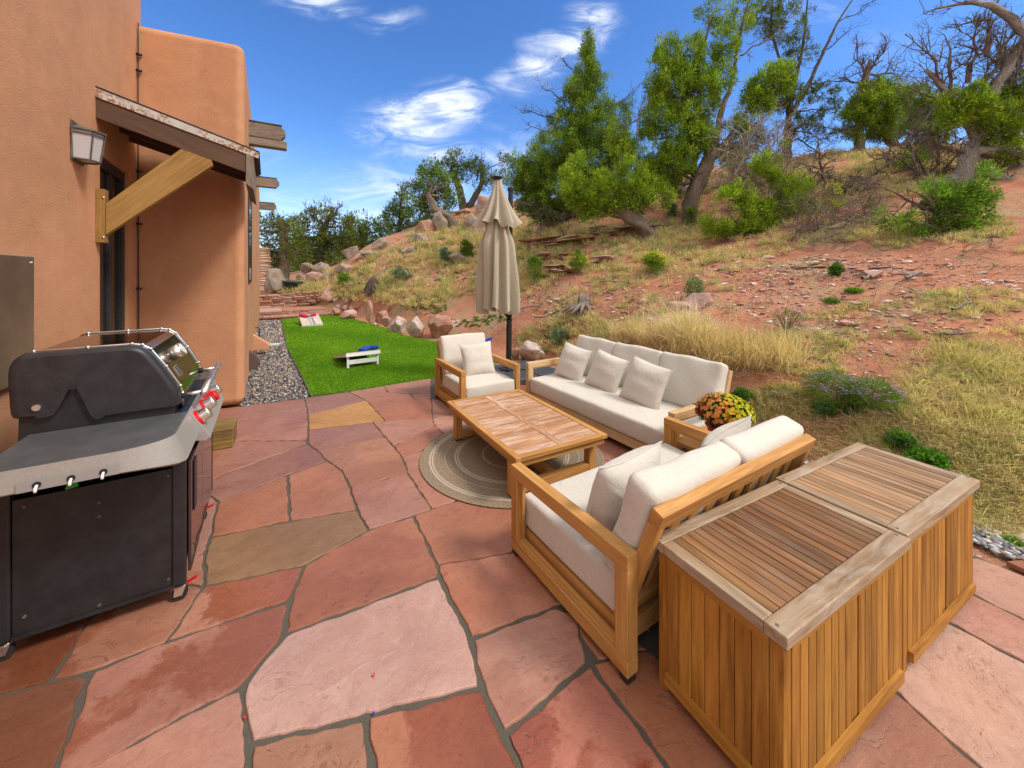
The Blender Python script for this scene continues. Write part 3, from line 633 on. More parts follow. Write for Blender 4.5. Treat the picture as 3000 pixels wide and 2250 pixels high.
x = RNG.uniform(-9.5, -2.4, 200000); y = RNG.uniform(5, 17, 200000); k = inpoly_np(gravel, x, y) & (RNG.uniform(size=len(x)) < np.clip((6.5/y)**2, .12, 1)*.72); x = x[k]; y = y[k]; n = len(x)
mb = pebbles(np.stack([x, y, RNG.uniform(-.025, -.004, n)], 1), RNG.uniform(.009, .021, n)*np.clip(y/6.5, 1, 2.0), .6, PAL[RNG.integers(0, len(PAL), n)])
tag(mb.build('gravel', M_peb, smooth=True), 'grey and tan river pebbles strewn between the stucco wall and lawn', 'gravel', kind='stuff')
# pebble strip along the patio's hill edge
q = []
for s in np.linspace(0, 1, 2600):
    a = Vector((2.05, 4.25, 0)).lerp(Vector((3.75, 1.5, 0)), s); q.append(a+VX*random.uniform(.02, .42))
q = np.array([(p.x, p.y) for p in q]); z = hgt(q[:, 0], q[:, 1])+.012
mb = pebbles(np.column_stack([q, np.maximum(z, -.01)]), RNG.uniform(.010, .028, len(q)), .55, PAL[RNG.choice([2, 3, 7, 8, 1, 9], len(q))])
tag(mb.build('river_pebbles', M_peb, smooth=True), 'pale grey pebbles strewn along the hill side edge of the flagstones', 'pebbles', kind='stuff')
# ================================================================ house
HM = Matrix.Translation(HC) @ Matrix.Rotation(TH, 4, 'Z')
house = empty('adobe_house', HC, TH, 'terracotta stucco adobe house with projecting roof beams and door awning', 'house')
def hb(name, a, b, m, bevel=0, seg=2, axis=0, parent=house, label=None):
    mb = MB(); mb.box(a, b, axis); return tag(mb.build(name, m, parent, bevel=bevel, seg=seg), label)
NW = -6.2     # near end of the tall wall, out of frame
TOPZ = 7.2
mb = MB(); mb.box((-1.0, -.387, 0), (0, .16, TOPZ)); mb.box((-1.0, NW, 0), (0, -1.255, TOPZ)); mb.box((-1.0, -1.255, 2.955), (0, -.387, TOPZ))
mb.build('wall', M_stucco, house)
# rounded outer corner of the tall wall
mb = MB(); mb.tube([(-.10, .16, 0), (-.10, .16, TOPZ)], .10, 20); mb.box((-1, .14, 0), (-.10, .26, TOPZ)); mb.build('corner', M_stucco, house, smooth=False)
# far wing: lower, skewed front face, soft edges
WH = 4.92
mb = MB(); P_ = [(-2.2, .33), (0, 0), (1.109, -.167), (1.109, 11.2), (-2.2, 11.2)]
v = [(x, y, 0) for x, y in P_]+[(x, y, WH) for x, y in P_]
n = 5; mb.add(v, [tuple(range(n))[::-1], tuple(range(n, 2*n))]+[(i, (i+1) % n, (i+1) % n+n, i+n) for i in range(n)])
w_ = mb.build('wing', M_stucco, house, bevel=.11, seg=6)
# parapet lip behind
# door recess and dark door
dr = empty('door', (0, 0, 0)); dr.parent = house
mb = MB(); mb.box((-.09, -1.255, .05), (-.02, -1.17, 2.955), 2); mb.box((-.09, -.47, .05), (-.02, -.387, 2.955), 2); mb.box((-.09, -1.17, 2.85), (-.02, -.47, 2.955), 1); mb.box((-.085, -.86, .05), (-.03, -.78, 2.85), 2); mb.box((-.085, -.78, 1.0), (-.035, -.47, 1.12), 1)
mb.build('frame', M_doorwood, dr, bevel=.006)
mb = MB(); mb.box((-.075, -1.17, .05), (-.055, -.86, 2.85)); mb.box((-.075, -.78, .05), (-.055, -.47, 2.85)); mb.build('pane', M_glass, dr)
hb('threshold', (-.6, -1.25, 0), (-.02, -.39, .05), M_mortar)
# window of the wing
wd = empty('window', (0, 0, 0)); wd.parent = house
mb = MB(); y0, y1, z0, z1 = 1.0, 2.1, 1.69, 3.05
mb.box((1.111, y0, z0), (1.121, y1, z1)); mb.build('pane', M_glass, wd)
mb = MB()
for a, b in (((1.109, y0-.05, z0-.05), (1.127, y1+.05, z0)), ((1.109, y0-.05, z1), (1.127, y1+.05, z1+.05)), ((1.109, y0-.05, z0), (1.127, y0, z1)), ((1.109, y1, z0), (1.127, y1+.05, z1))): mb.box(a, b, 1)
mb.build('frame', M_doorwood, wd)
# roof beams with metal-capped ends
for k, y in enumerate((1.35, 5.75, 10.1)):
    mb = MB(); zb = 4.10
    mb.prism([(1.0, zb), (1.56, zb), (1.64, zb+.10), (1.64, zb+.16), (1.56, zb+.25), (1.0, zb+.25)], (0, 1, 0), (0, y-.10, 0), (1, 0, 0), (0, 0, 1), .20)
    bm_ = mb.build('roof_beam', M_beam, house, bevel=.006)
    mb = MB(); mb.box((1.05, y-.115, zb+.252), (1.585, y+.115, zb+.262)); mb.build('metal_cap', M_bronze, bm_)
    if k == 0:
        mb = MB(); mb.box((1.05, y-.09, zb-.13), (1.66, y+.09, zb-.005)); mb.build('corbel', M_beam, house, bevel=.006)
# small wall brackets low on the wing
mb = MB(); mb.prism([(1.10, .0), (1.10, .33), (1.20, .26), (1.27, .12), (1.22, 0)], (0, 1, 0), (0, 1.3, 0.16), (1, 0, 0), (0, 0, 1), .16); mb.build('drain_spout', simple('spout_brown', (.11, .07, .06), .7), house, bevel=.01)
mb = MB(); mb.prism([(1.10, .0), (1.10, .36), (1.42, .10), (1.40, .0)], (0, 1, 0), (0, 3.6, 0.10), (1, 0, 0), (0, 0, 1), .22); mb.build('buttress', M_stucco, house, bevel=.015)
# black cable with clips on the wing
cab = [(.02, -.025+.01*math.sin(z*1.3), z) for z in np.linspace(.6, 4.9, 26)]
mb = MB(); mb.tube([(p[0], p[1]-.01, p[2]) for p in cab], .007, 6)
for z in (1.6, 2.4, 3.05, 3.75, 4.3, 4.5): mb.box((.0, -.055, z), (.055, -.02, z+.02))
mb.build('cable', M_dark, house, smooth=True)
# ---- awning: roof deck, fascias, rafters, post and brace
aw = empty('awning', (0, 0, 0)); aw.parent = house
y0, y1 = -1.366, -.20; sl = (3.17-3.571)/1.29
def zt(x): return 3.571+sl*x
mb = MB(); mb.prism([(0, zt(0)-.02), (1.285, zt(1.285)-.02), (1.285, zt(1.285)-.05), (0, zt(0)-.05)], (0, 1, 0), (0, y0+.02, 0), (1, 0, 0), (0, 0, 1), y1-y0-.02); mb.build('roof_deck', M_cedar, aw)
mb = MB(); mb.prism([(0, zt(0)), (1.30, zt(1.30)), (1.30, zt(1.30)-.018), (0, zt(0)-.018)], (0, 1, 0), (0, y0-.008, 0), (1, 0, 0), (0, 0, 1), y1-y0+.008); mb.build('roofing', M_dark, aw)
mb = MB(); mb.prism([(0, zt(0)-.02), (1.292, zt(1.292)-.02), (1.292, zt(1.292)-.085), (0, zt(0)-.105)], (0, 1, 0), (0, y0-.012, 0), (1, 0, 0), (0, 0, 1), .012); mb.build('flashing', M_flash, aw)
mb = MB(); mb.prism([(0, zt(0)-.107), (1.17, zt(1.17)-.09), (1.17, zt(1.17)-.29), (0, zt(0)-.30)], (0, 1, 0), (0, y0, 0), (1, 0, 0), (0, 0, 1), .04); mb.build('fascia', M_cedar, aw, bevel=.004)
mb = MB(); mb.prism([(1.172, zt(1.2)-.055), (1.245, zt(1.245)-.055), (1.245, 2.73), (1.172, 2.79)], (0, 1, 0), (0, y0-.01, 0), (1, 0, 0), (0, 0, 1), y1-y0+.01); mb.build('end_fascia', M_beam, aw, bevel=.004)
for y in np.linspace(y0+.33, y1-.12, 3):
    mb = MB(); mb.prism([(0, zt(0)-.053), (1.17, zt(1.17)-.053), (1.17, zt(1.17)-.20), (0, zt(0)-.22)], (0, 1, 0), (0, y, 0), (1, 0, 0), (0, 0, 1), .04); mb.build('rafter', M_cedar, aw, bevel=.003)
mb = MB(); mb.box((0.0, y0-.005, 2.09), (.066, y0+.095, 2.60), 2); pst = mb.build('wall_post', M_brace, aw, bevel=.005)
for z in (2.14, 2.52): mb = MB(); mb.tube([(.055, y0-.012, z), (.055, y0+.0, z)], .010, 8); mb.build('bolt', M_steel, pst, smooth=True)
mb = MB(); pb = [(.067, 2.182), (.067, 2.50), (.62, 3.14), (.90, 3.02)]
mb.prism([(.067, 2.165), (.885, 2.955), (.87, zt(.87)-.292), (.62, zt(.62)-.294), (.067, 2.465)], (0, 1, 0), (0, y0+.002, 0), (1, 0, 0), (0, 0, 1), .085); mb.build('brace', M_brace, aw, bevel=.005)
# ---- lantern
def hw(x, y, z=0): return HM @ Vector((x, y, z))
ln = empty('wall_lantern', hw(0, -1.80, 2.76), TH, 'half round wall lantern with frosted panes in a bronze cage on the stucco', 'wall lamp')
def arc(r, z, n=4): return [(r*math.sin(a), -r*math.cos(a), z) for a in np.linspace(0, math.pi, n+1)]
mb = MB(); mb.box((0, -.125, -.02), (.012, .125, .31)); mb.build('back_plate', M_bronze, ln, bevel=.003)
mb = MB()
R0, R1 = .115, .135
for r, z, rr in ((R0*.95, 0, .007), (R1, .245, .010), (R1*.98, .215, .005)):
    A_ = [(p[0]*1.25+.01, p[1], p[2]) for p in arc(r, z)]; mb.tube(A_, rr, 6)
for a, b in zip(arc(R0*.95, 0), arc(R1, .245)): mb.tube([(a[0]*1.25+.01, a[1], a[2]), (b[0]*1.25+.01, b[1], b[2])], .006, 6)
A_ = arc(R1*1.04, .25); mb.add([(.01, 0, .31)]+[(p[0]*1.25+.01, p[1], p[2]) for p in A_], [(0, i+1, i+2) for i in range(4)])
mb.build('cage', M_bronze, ln)
mb = MB(); A0 = arc(R0*.9, .004); A1 = arc(R1*.94, .243); n = 5
mb.add([(p[0]*1.25+.01, p[1], p[2]) for p in A0+A1], [(i, i+1, i+6, i+5) for i in range(4)]+[(4, 3, 2, 1, 0), (5, 6, 7, 8, 9)]); mb.build('glass', M_frost, ln)
# ---- metal wall panel
pn = empty('metal_wall_panel', hw(0, -3.1, 1.1), TH, 'brushed metal utility panel fixed to the stucco wall behind the grill', 'wall panel')
mb = MB(); mb.box((0, -.45, 0), (.035, .50, .81)); mb.build('cover', M_panel, pn, bevel=.006)
for z in (.77, .05): mb = MB(); mb.tube([(.035, .46, z), (.041, .46, z)], .008, 8); mb.build('screw', M_steel, pn)

# ================================================================ grill
GP = Vector((-1.82, 2.117, 0))
gr = empty('gas_grill', GP, TH, 'black and steel gas grill with closed lid and red ringed knobs against the house', 'grill')
# local: x = towards the patio (v), y = away along the wall (u)
LP = [(-.623, 1.390), (-.426, 1.391), (-.249, 1.392), (-.205, 1.383), (-.168, 1.355), (-.10, 1.245), (-.036, 1.121), (-.025, 1.075), (-.027, 1.008), (-.20, 1.008), (-.373, 1.010), (-.392, 1.033), (-.438, 1.179), (-.458, 1.205), (-.478, 1.185), (-.517, 1.073), (-.540, 1.060), (-.668, 1.061), (-.684, 1.083), (-.693, 1.306), (-.679, 1.358), (-.654, 1.383)]
def chaik(P):
    o = []
    for i in range(len(P)):
        a = P[i]; b = P[(i+1) % len(P)]; L = math.hypot(b[0]-a[0], b[1]-a[1]); k = min(.25, .022/max(L, 1e-6)); o += [(a[0]*(1-k)+b[0]*k, a[1]*(1-k)+b[1]*k), (a[0]*k+b[0]*(1-k), a[1]*k+b[1]*(1-k))]
    return o
LP0 = LP; LP = chaik(chaik(LP))
def endcap(y, th_, name='lid_side'):
    mb = MB(); n = len(LP); c = np.mean(LP, 0)
    def ring(yy, s, dz=0):
        o = []
        for a, b in LP:
            k = 1 if (-.60 < a < -.33 and b < 1.25) else s; o.append((-.36+(a+.36)*k, yy, 1.20+(b-1.20)*k))
        return o
    sgn = 1 if th_ > 0 else -1
    v = ring(y+th_, 1)+ring(y+.040*sgn, 1)+ring(y+.024*sgn, .992)+ring(y+.011*sgn, .972)+ring(y+.003*sgn, .94)+ring(y-.002*sgn, .89)
    f = [(k*n+i, k*n+(i+1) % n, (k+1)*n+(i+1) % n, (k+1)*n+i) for k in range(5) for i in range(n)]+[tuple(range(5*n, 6*n)), tuple(range(n))[::-1]]
    mb.add(v, f); o = mb.build(name, M_cast, lid, smooth=True)
    for p in o.data.polygons:
        if len(p.vertices) > 4: p.use_smooth = False
    return o
lid = empty('lid'); lid.parent = gr
l1 = endcap(.20, .085); endcap(1.09, -.085)
for o in (l1,): pass
mb = MB(); sk = [(a, b) for a, b in LP0[:9]]; sk = [(-.654, 1.378)]+sk
v = [(a, .285, b-.004) for a, b in sk]+[(a, 1.005, b-.004) for a, b in sk]; n = len(sk)
v += [(a, .285, b-.02) for a, b in sk]+[(a, 1.005, b-.02) for a, b in sk]
mb.add(v, [(i, i+1, i+1+n, i+n) for i in range(n-1)]+[(i+2*n, i+3*n, i+1+3*n, i+1+2*n) for i in range(n-1)]); mb.build('lid_sheet', M_mirror, lid, smooth=False)
mb = MB()
for y in (.283, 1.007): mb.tube([(a, y, b+.001) for a, b in sk], .006, 6)
for y in (.283, 1.007):
    for k in range(1, n-1, 1): mb.tube([(sk[k][0], y-.008, sk[k][1]+.001), (sk[k][0], y+.008, sk[k][1]+.001)], .009, 8)
mb.build('trim', M_steel, lid, smooth=True)
# handle
mb = MB(); hx, hz_ = .078, 1.068
mb.tube([(hx, .25, hz_), (hx, 1.12, hz_)], .018, 16)
for y in (.29, 1.0): mb.tube([(-.03, y, 1.06), (hx, y, hz_)], .011, 10)
mb.build('handle', M_steel, lid, smooth=True)
for y in (.29, 1.0): mb = MB(); mb.tube([(-.035, y, 1.059), (-.012, y, 1.062)], .022, 12); mb.build('handle_grommet', M_rubber, lid, smooth=True)
nrm = Vector((.134, 0, .078)).normalized(); tg = Vector((-.078*0+.132, 0, -.234)).normalized()
def onlid(s, y, h=0): p = Vector((-.168, 0, 1.355)).lerp(Vector((-.036, 0, 1.121)), s); return p+Vector((0, y, 0))+Vector((.87, 0, .49))*h
mb = MB(); mb.tube([onlid(.36, .56), onlid(.36, .56, .06)], [.045, .045], 24); mb.tube([onlid(.36, .56, .06), onlid(.36, .56, .066)], [.047, .043], 24); th_ = mb.build('thermometer', M_steel, lid)
for p_ in th_.data.polygons: p_.use_smooth = len(p_.vertices) == 4
mb = MB(); mb.tube([onlid(.36, .56, .0665), onlid(.36, .56, .068)], .038, 24); mb.build('dial_face', simple('dial_white', (.7, .7, .68), .4), th_)
def plate(s0, s1, ya, yb, h, t_=.004):
    a = [onlid(s0, ya, h), onlid(s0, yb, h), onlid(s1, yb, h), onlid(s1, ya, h)]; b = [onlid(s0, ya, h+t_), onlid(s0, yb, h+t_), onlid(s1, yb, h+t_), onlid(s1, ya, h+t_)]
    v = [tuple(q) for q in a+b]; return v, [(3, 2, 1, 0), (4, 5, 6, 7)]+[(i, (i+1) % 4, (i+1) % 4+4, i+4) for i in range(4)]
mb = MB(); mb.add(*plate(.60, .86, .40, .485, .001)); bd = mb.build('badge', M_steel, lid)
mb = MB(); mb.add(*plate(.625, .835, .408, .477, .0055, .001)); mb.build('badge_field', M_dark, bd)
mb = MB()
for k in range(4): mb.add(*plate(.65+.045*k, .67+.045*k, .414, .471 if k % 2 else .462, .0068, .001))
mb.build('badge_lettering', M_steel, bd)
mb = MB(); mb.tube([(-.585, .190, 1.115), (-.585, .204, 1.115)], .016, 12); mb.build('pivot_bolt', M_steel, lid, smooth=False)
mb = MB(); mb.tube([(-.458, .192, 1.196), (-.458, .203, 1.196)], .011, 10); mb.build('pivot_hole', M_rubber, lid)
# firebox below the lid
mb = MB(); mb.prism([(-.655, 1.20), (-.44, 1.21), (-.05, 1.03), (-.05, .95), (-.12, .78), (-.60, .78), (-.66, .93)], (0, 1, 0), (0, .225, 0), (1, 0, 0), (0, 0, 1), .84); mb.build('firebox', M_black, gr, bevel=.008)
# worktop: shelves left and right of the lid, with silver skirt
Z = .98
def shelf(y0, y1, near):
    r_ = .13; xo = .01; xi = -.62
    ya, yb = (y0, y1) if near else (y1, y0); s = 1 if near else -1
    out = [(xi, yb)]
    out += [(xi, ya)]
    for a in np.linspace(0, math.pi/2, 17): out.append((xo-r_*1.6+r_*1.6*math.sin(a), ya+s*(r_-r_*math.cos(a))))
    out += [(xo, yb)]
    if not near: out = out[::-1]
    n = len(out); mb = MB()
    mb.add([(x, y, Z-.004) for x, y in out]+[(x, y, Z-.03) for x, y in out], [tuple(range(n)), tuple(range(n, 2*n))[::-1]])
    sh = mb.build('side_shelf', simple('dark_grey_shelf', (.17, .17, .175), .33, .55, (140, .12, .001), .15, 6), gr)
    # skirt
    edge = out[1:-1] if near else out[1:-1]
    edge = out[1:] if near else out[:-1]
    sk2 = []; mbs = MB(); m_ = len(edge)
    for (x, y) in edge:
        cx0, cy0 = -.3, (y0+y1)/2
        d_ = Vector((x-cx0, y-cy0, 0))
        sk2.append((x, y, d_))
    v = []
    for k, (x, y, d_) in enumerate(sk2):
        a = edge[max(k-1, 0)]; b = edge[min(k+1, m_-1)]; tn = Vector((b[0]-a[0], b[1]-a[1], 0)).normalized(); nn = Vector((tn.y, -tn.x, 0))
        fl = max(0, nn.x)**1.5
        # the skirt leans outwards more at the front
        o1 = Vector((x, y, 0))+nn*(.004+.0*fl); o2 = Vector((x, y, 0))+nn*(.010+.040*fl)
        low = Z-.095-.045*fl
        v += [(x, y, Z), tuple(o1+Vector((0, 0, Z+.002))), tuple(o2*1+Vector((0, 0, low))), tuple(o2-nn*.02+Vector((0, 0, low-.012))), tuple(Vector((x, y, 0))-nn*.03+Vector((0, 0, low+.01)))]
    f = [(k*5+j, (k+1)*5+j, (k+1)*5+j+1, k*5+j+1) for k in range(m_-1) for j in range(4)]
    mbs.add(v, f); so_ = mbs.build('shelf_skirt', M_silver, sh, smooth=True); es = so_.modifiers.new('crease', 'EDGE_SPLIT'); es.split_angle = R(28)
    return sh
sh1 = shelf(-.29, .222, True); sh2 = shelf(1.06, 1.42, False)
# tool hooks in the near skirt recess
mb = MB(); mb.box((-.475, -.305, .882), (-.165, -.3035, .925)); mb.build('hook_recess', simple('recess_grey', (.36, .35, .34), .5, .3), sh1, bevel=.004)
for x in (-.415, -.315, -.215): mb = MB(); mb.tube([(x, -.3085, .905), (x, -.3055, .905)], .0135, 14); mb.build('hook_slot', M_dark, sh1)
for x in (-.415, -.315, -.215):
    mb = MB(); mb.tube([(x, -.306, .903), (x, -.320, .893), (x, -.322, .885), (x, -.318, .880)], .0055, 8); mb.build('tool_hook', M_white, sh1, smooth=True)
mb = MB(); mb.box((-.62, .223, Z-.03), (.008, 1.058, Z-.004)); mb.build('cook_ledge', M_black, gr, bevel=.003)
# control panel (slanted)
mb = MB(); mb.prism([(.008, Z), (.012, Z+.003), (.088, .860), (.118, .805), (.095, .785), (.02, .80)], (0, 1, 0), (0, .21, 0), (1, 0, 0), (0, 0, 1), .86); cp = mb.build('control_panel', M_silver, gr, bevel=.008, seg=3)
def oncp(s, y, h): p = Vector((.012, 0, Z+.003)).lerp(Vector((.088, 0, .860)), s); return p+Vector((0, y, 0))+Vector((.85, 0, .52))*h
for y in (.265, .50, .655, .84):
    red = y == .655
    kb = empty('knob'); kb.parent = cp
    mb = MB(); mb.tube([oncp(.55, y, .0), oncp(.55, y, .016)], [.050, .046], 24); mb.build('red_ring', M_red, kb)
    mb = MB(); mb.tube([oncp(.55, y, .016), oncp(.55, y, .058), oncp(.55, y, .064)], [.040, .037, .032], 24); o = mb.build('knob_cap', M_red if red else M_steel, kb)
mb = MB(); mb.tube([oncp(.72, .245, 0), oncp(.72, .245, .02)], [.017, .015], 16); mb.build('igniter', M_steel, cp)
mb = MB()
for k in range(5): mb.box((.0835+.004*k*0, .447+.011*k, .9255), (.0845, .454+.011*k, .9262), M=None)
v = []
for k in range(6):
    a = oncp(.42, .44+.012*k, .0008); b = oncp(.42, .447+.012*k, .0008); c_ = oncp(.54, .447+.012*k, .0008); d_ = oncp(.54, .44+.012*k, .0008)
    v.append([tuple(a), tuple(b), tuple(c_), tuple(d_)])
mb = MB(); mb.add(np.array(v).reshape(-1, 3), np.arange(24).reshape(6, 4)); mb.build('control_lettering', M_dark, cp)
# cart
mb = MB(); mb.box((-.60, .012, .10), (-.03, .022, .735)); sp_ = mb.build('side_panel', M_black, gr, bevel=.003)
for x, z in ((-.045, .70), (-.045, .14), (-.56, .70), (-.31, .64), (-.31, .57), (-.31, .12), (-.56, .18)): mb = MB(); mb.tube([(x, .005, z), (x, .013, z)], .007, 8); mb.build('screw', M_bronze, sp_)
mb = MB(); mb.box((-.60, 1.0, .10), (-.03, 1.01, .735)); mb.build('side_panel', M_black, gr)
mb = MB(); mb.box((-.64, .02, .10), (-.63, 1.0, .80)); mb.build('back_panel', M_black, gr)
mb = MB(); mb.box((-.60, .0, .085), (.0, 1.0, .10)); mb.build('base_shelf', M_black, gr)
for x in (-.66, -.03):
    for y in (.0, .97):
        mb = MB(); mb.box((x, y, .082), (x+.058, y+.05, .80), 2); mb.build('post', M_black, gr, bevel=.010, seg=3)
t = new_mat('smoked_glass_door'); t.b.inputs['Base Color'].default_value = (.09, .06, .06, 1); t.b.inputs['Roughness'].default_value = .05; t.b.inputs['Metallic'].default_value = .55; M_door = t.m
mb = MB(); mb.box((.030, .06, .12), (.045, .50, .74)); dd = mb.build('door', M_door, gr, bevel=.003)
mb = MB(); mb.box((.046, .13, .42), (.052, .215, .71)); mb.build('door_grip', M_dark, dd, bevel=.003)
mb = MB(); mb.box((.030, .505, .12), (.045, 1.015, .74)); mb.build('door', M_door, gr, bevel=.003)
mb = MB(); mb.box((.028, 1.015, .12), (.048, 1.022, .74)); mb.build('door_edge', M_dark, gr)
for x, y in ((.0, .03), (.0, .83), (-.63, .03), (-.63, .95)):
    c_ = empty('caster', (x, y, 0)); c_.parent = gr
    mb = MB(); mb.tube([(0, -.015, .034), (0, .015, .034)], .034, 20); mb.build('wheel', M_rubber, c_, smooth=False)
    mb = MB(); mb.prism([(-.024, .03), (.012, .03), (.028, .078), (-.02, .078)], (0, 1, 0), (0, -.024, 0), (1, 0, 0), (0, 0, 1), .006); mb.prism([(-.024, .03), (.012, .03), (.028, .078), (-.02, .078)], (0, 1, 0), (0, .018, 0), (1, 0, 0), (0, 0, 1), .006); mb.lathe([(.0, .070), (.030, .070), (.031, .082), (0, .082)]); mb.build('fork', M_steel, c_)
    if x == 0: mb = MB(); mb.bar((.018, 0, .074), (.075, -.01, .100), .022, .006); mb.build('brake_tab', M_red, c_)
# propane tank seen under the shelf, green tag
mb = MB(); mb.lathe([(.06, .10), (.14, .12), (.15, .2), (.15, .42), (.13, .5), (.06, .53)], (-.33, .32, 0), 20); mb.build('gas_tank', M_white, gr, smooth=True)
mb = MB(); mb.add([(-.415, .0, .80), (-.385, .0, .80), (-.380, -.004, .748), (-.425, -.004, .742)], [(0, 1, 2, 3), (3, 2, 1, 0)]); mb.build('green_tag', simple('green_plastic', (.03, .30, .03), .5), gr)
# stone block by the wall
p = PX(405*1+0, 1320); p = PX(645, 1318)
sb = MB(); b0 = PX(600, 1326, 0); b1 = PX(683, 1311, 0)
e1_ = (b1-b0); L_ = e1_.length; e1_.normalize(); M_ = Matrix.Translation(b0-e1_*.35) @ Matrix.Rotation(math.atan2(e1_.y, e1_.x), 4, 'Z')
mb = MB(); mb.box((0, 0, 0), (L_+.35, .34, .20), 0)
o = mb.build('timber_block', wood('mossy_block', (.09, .045, .012), (.22, .13, .035), (.40, .28, .06), .8, .3, (.10, .07, .04)), bevel=.012); o.matrix_world = M_
tag(o, 'mossy brown block lying on flagstones behind the grill', 'block')
# ================================================================ soft goods
def rbox(mb, cx, cy, cz, sx, sy, sz, r=.05, bulge=.012, M=None, n=14, wr=.004, piping=True, mat=0, seed=0, dome=0):
    """soft box cushion, centred; piping around both large faces"""
    hx, hy, hz_ = sx/2, sy/2, sz/2; rs = random.Random(seed)
    k1 = [(rs.uniform(4, 9), rs.uniform(4, 9), rs.uniform(0, 6)) for _ in range(5)]
    def axis(h): 
        m_ = max(4, int(h*2/.045)); inner = np.linspace(-(h-r), h-r, m_); e = np.array([-h, -h+r*.12, -h+r*.35, -h+r*.65]); return np.concatenate([e, inner, -e[::-1]])
    ax, ay, az = axis(hx), axis(hy), axis(hz_)
    def defo(p):
        x, y, z = p; q = np.array([np.clip(x, -hx+r, hx-r), np.clip(y, -hy+r, hy-r), np.clip(z, -hz_+r, hz_-r)]); d_ = np.array(p)-q; L = np.linalg.norm(d_)
        mx = np.abs(d_).max()
        if L > 1e-9: p = q+d_/L*mx
        p = np.array(p, float)
        u, v, w_ = p[0]/hx, p[1]/hy, p[2]/hz_
        p[2] += np.sign(w_)*bulge*(1-u*u)*(1-v*v)*abs(w_)*2.2+dome*(1-u*u)*(1-v*v)*(w_ > 0)
        p[1] += np.sign(v)*bulge*.8*(1-u*u)*(1-w_*w_)*abs(v); p[0] += np.sign(u)*bulge*.8*(1-v*v)*(1-w_*w_)*abs(u)
        wv = sum(math.sin(a*p[0]*2+b*p[1]*2+c+p[2]*5) for a, b, c in k1)/5
        edge = max(abs(u), abs(v))**6
        p = p*(1+wr*wv*(.4+edge*1.2)/max(hx, .1)*.6); p[2] += wr*wv*.8
        return p
    V_ = []; F_ = []
    idx = {}
    def vid(i, j, k):
        key = (i, j, k)
        if key not in idx: idx[key] = len(V_); V_.append(defo((ax[i], ay[j], az[k])))
        return idx[key]
    nx_, ny_, nz_ = len(ax)-1, len(ay)-1, len(az)-1
    for i in range(nx_):
        for j in range(ny_):
            F_.append((vid(i, j, 0), vid(i, j+1, 0), vid(i+1, j+1, 0), vid(i+1, j, 0))); F_.append((vid(i, j, nz_), vid(i+1, j, nz_), vid(i+1, j+1, nz_), vid(i, j+1, nz_)))
    for i in range(nx_):
        for k in range(nz_):
            F_.append((vid(i, 0, k), vid(i+1, 0, k), vid(i+1, 0, k+1), vid(i, 0, k+1))); F_.append((vid(i, ny_, k), vid(i, ny_, k+1), vid(i+1, ny_, k+1), vid(i+1, ny_, k)))
    for j in range(ny_):
        for k in range(nz_):
            F_.append((vid(0, j, k), vid(0, j, k+1), vid(0, j+1, k+1), vid(0, j+1, k))); F_.append((vid(nx_, j, k), vid(nx_, j+1, k), vid(nx_, j+1, k+1), vid(nx_, j, k+1)))
    T = Matrix.Translation((cx, cy, cz)) @ (M if M is not None else Matrix())
    V_ = [tuple(T @ Vector(p)) for p in V_]
    mb.add(V_, F_, None, (1, 1, 1), mat)
    if piping:
        for sgn in (1, -1):
            ring = []
            for u in np.linspace(-1, 1, 14)[:-1]: ring.append((u*(hx-r*.45), -hy+r*.20))
            for v in np.linspace(-1, 1, 10)[:-1]: ring.append((hx-r*.20, v*(hy-r*.45)))
            for u in np.linspace(1, -1, 14)[:-1]: ring.append((u*(hx-r*.45), hy-r*.20))
            for v in np.linspace(1, -1, 10)[:-1]: ring.append((-hx+r*.20, v*(hy-r*.45)))
            pts = [tuple(T @ Vector(defo((a, b, sgn*(hz_-r*.22))))) for a, b in ring]; mb.tube(pts+[pts[0]], .0035, 5, mat=mat, cap=False)
def pillow(mb, M, w=.46, h=.46, t_=.16, seed=0, slump=.0):
    rs = random.Random(seed); n = 22; V_ = []; F_ = []; ph = [rs.uniform(0, 6) for _ in range(6)]
    for side in (1, -1):
        for i in range(n+1):
            for j in range(n+1):
                u, v = -1+2*i/n, -1+2*j/n
                k = max(0, (1-abs(u)**2.6))**.55*max(0, (1-abs(v)**2.6))**.55
                pin = 1-.055*(1-(u*u*v*v)**.8)*(abs(u)**4+abs(v)**4)/1.3
                x = u*w/2*pin*(1+.04*(v*v)); z = v*h/2*pin*(1+.04*(u*u))
                y = side*t_/2*k*(1+.05*math.sin(3*u+ph[0])*math.sin(3*v+ph[1]))
                e = (abs(u)**3+abs(v)**3)/2
                y += side*.006*e*k*math.sin(14*(u+v)+ph[2])+.010*math.sin(2.5*u+ph[3])*v+.004*math.sin(9*v+ph[4])*(1-u*u)
                z -= slump*(1-u*u)*(v+1)/2
                V_.append(tuple(M @ Vector((x, y, z))))
    m_ = (n+1)**2
    for s in range(2):
        for i in range(n):
            for j in range(n):
                a = s*m_+i*(n+1)+j; q = (a, a+1, a+n+2, a+n+1); F_.append(q if s else q[::-1])
    mb.add(V_, F_)
    ring = [i*(n+1) for i in range(n+1)]+[n*(n+1)+j for j in range(1, n+1)]+[i*(n+1)+n for i in range(n-1, -1, -1)]+[j for j in range(n-1, 0, -1)]
    mb.tube([V_[i] for i in ring]+[V_[ring[0]]], .004, 5, cap=False)
def tilt(x, y, z, back, yaw=0, roll=0): return Matrix.Translation((x, y, z)) @ Matrix.Rotation(yaw, 4, 'Z') @ Matrix.Rotation(-back, 4, 'X') @ Matrix.Rotation(roll, 4, 'Y')

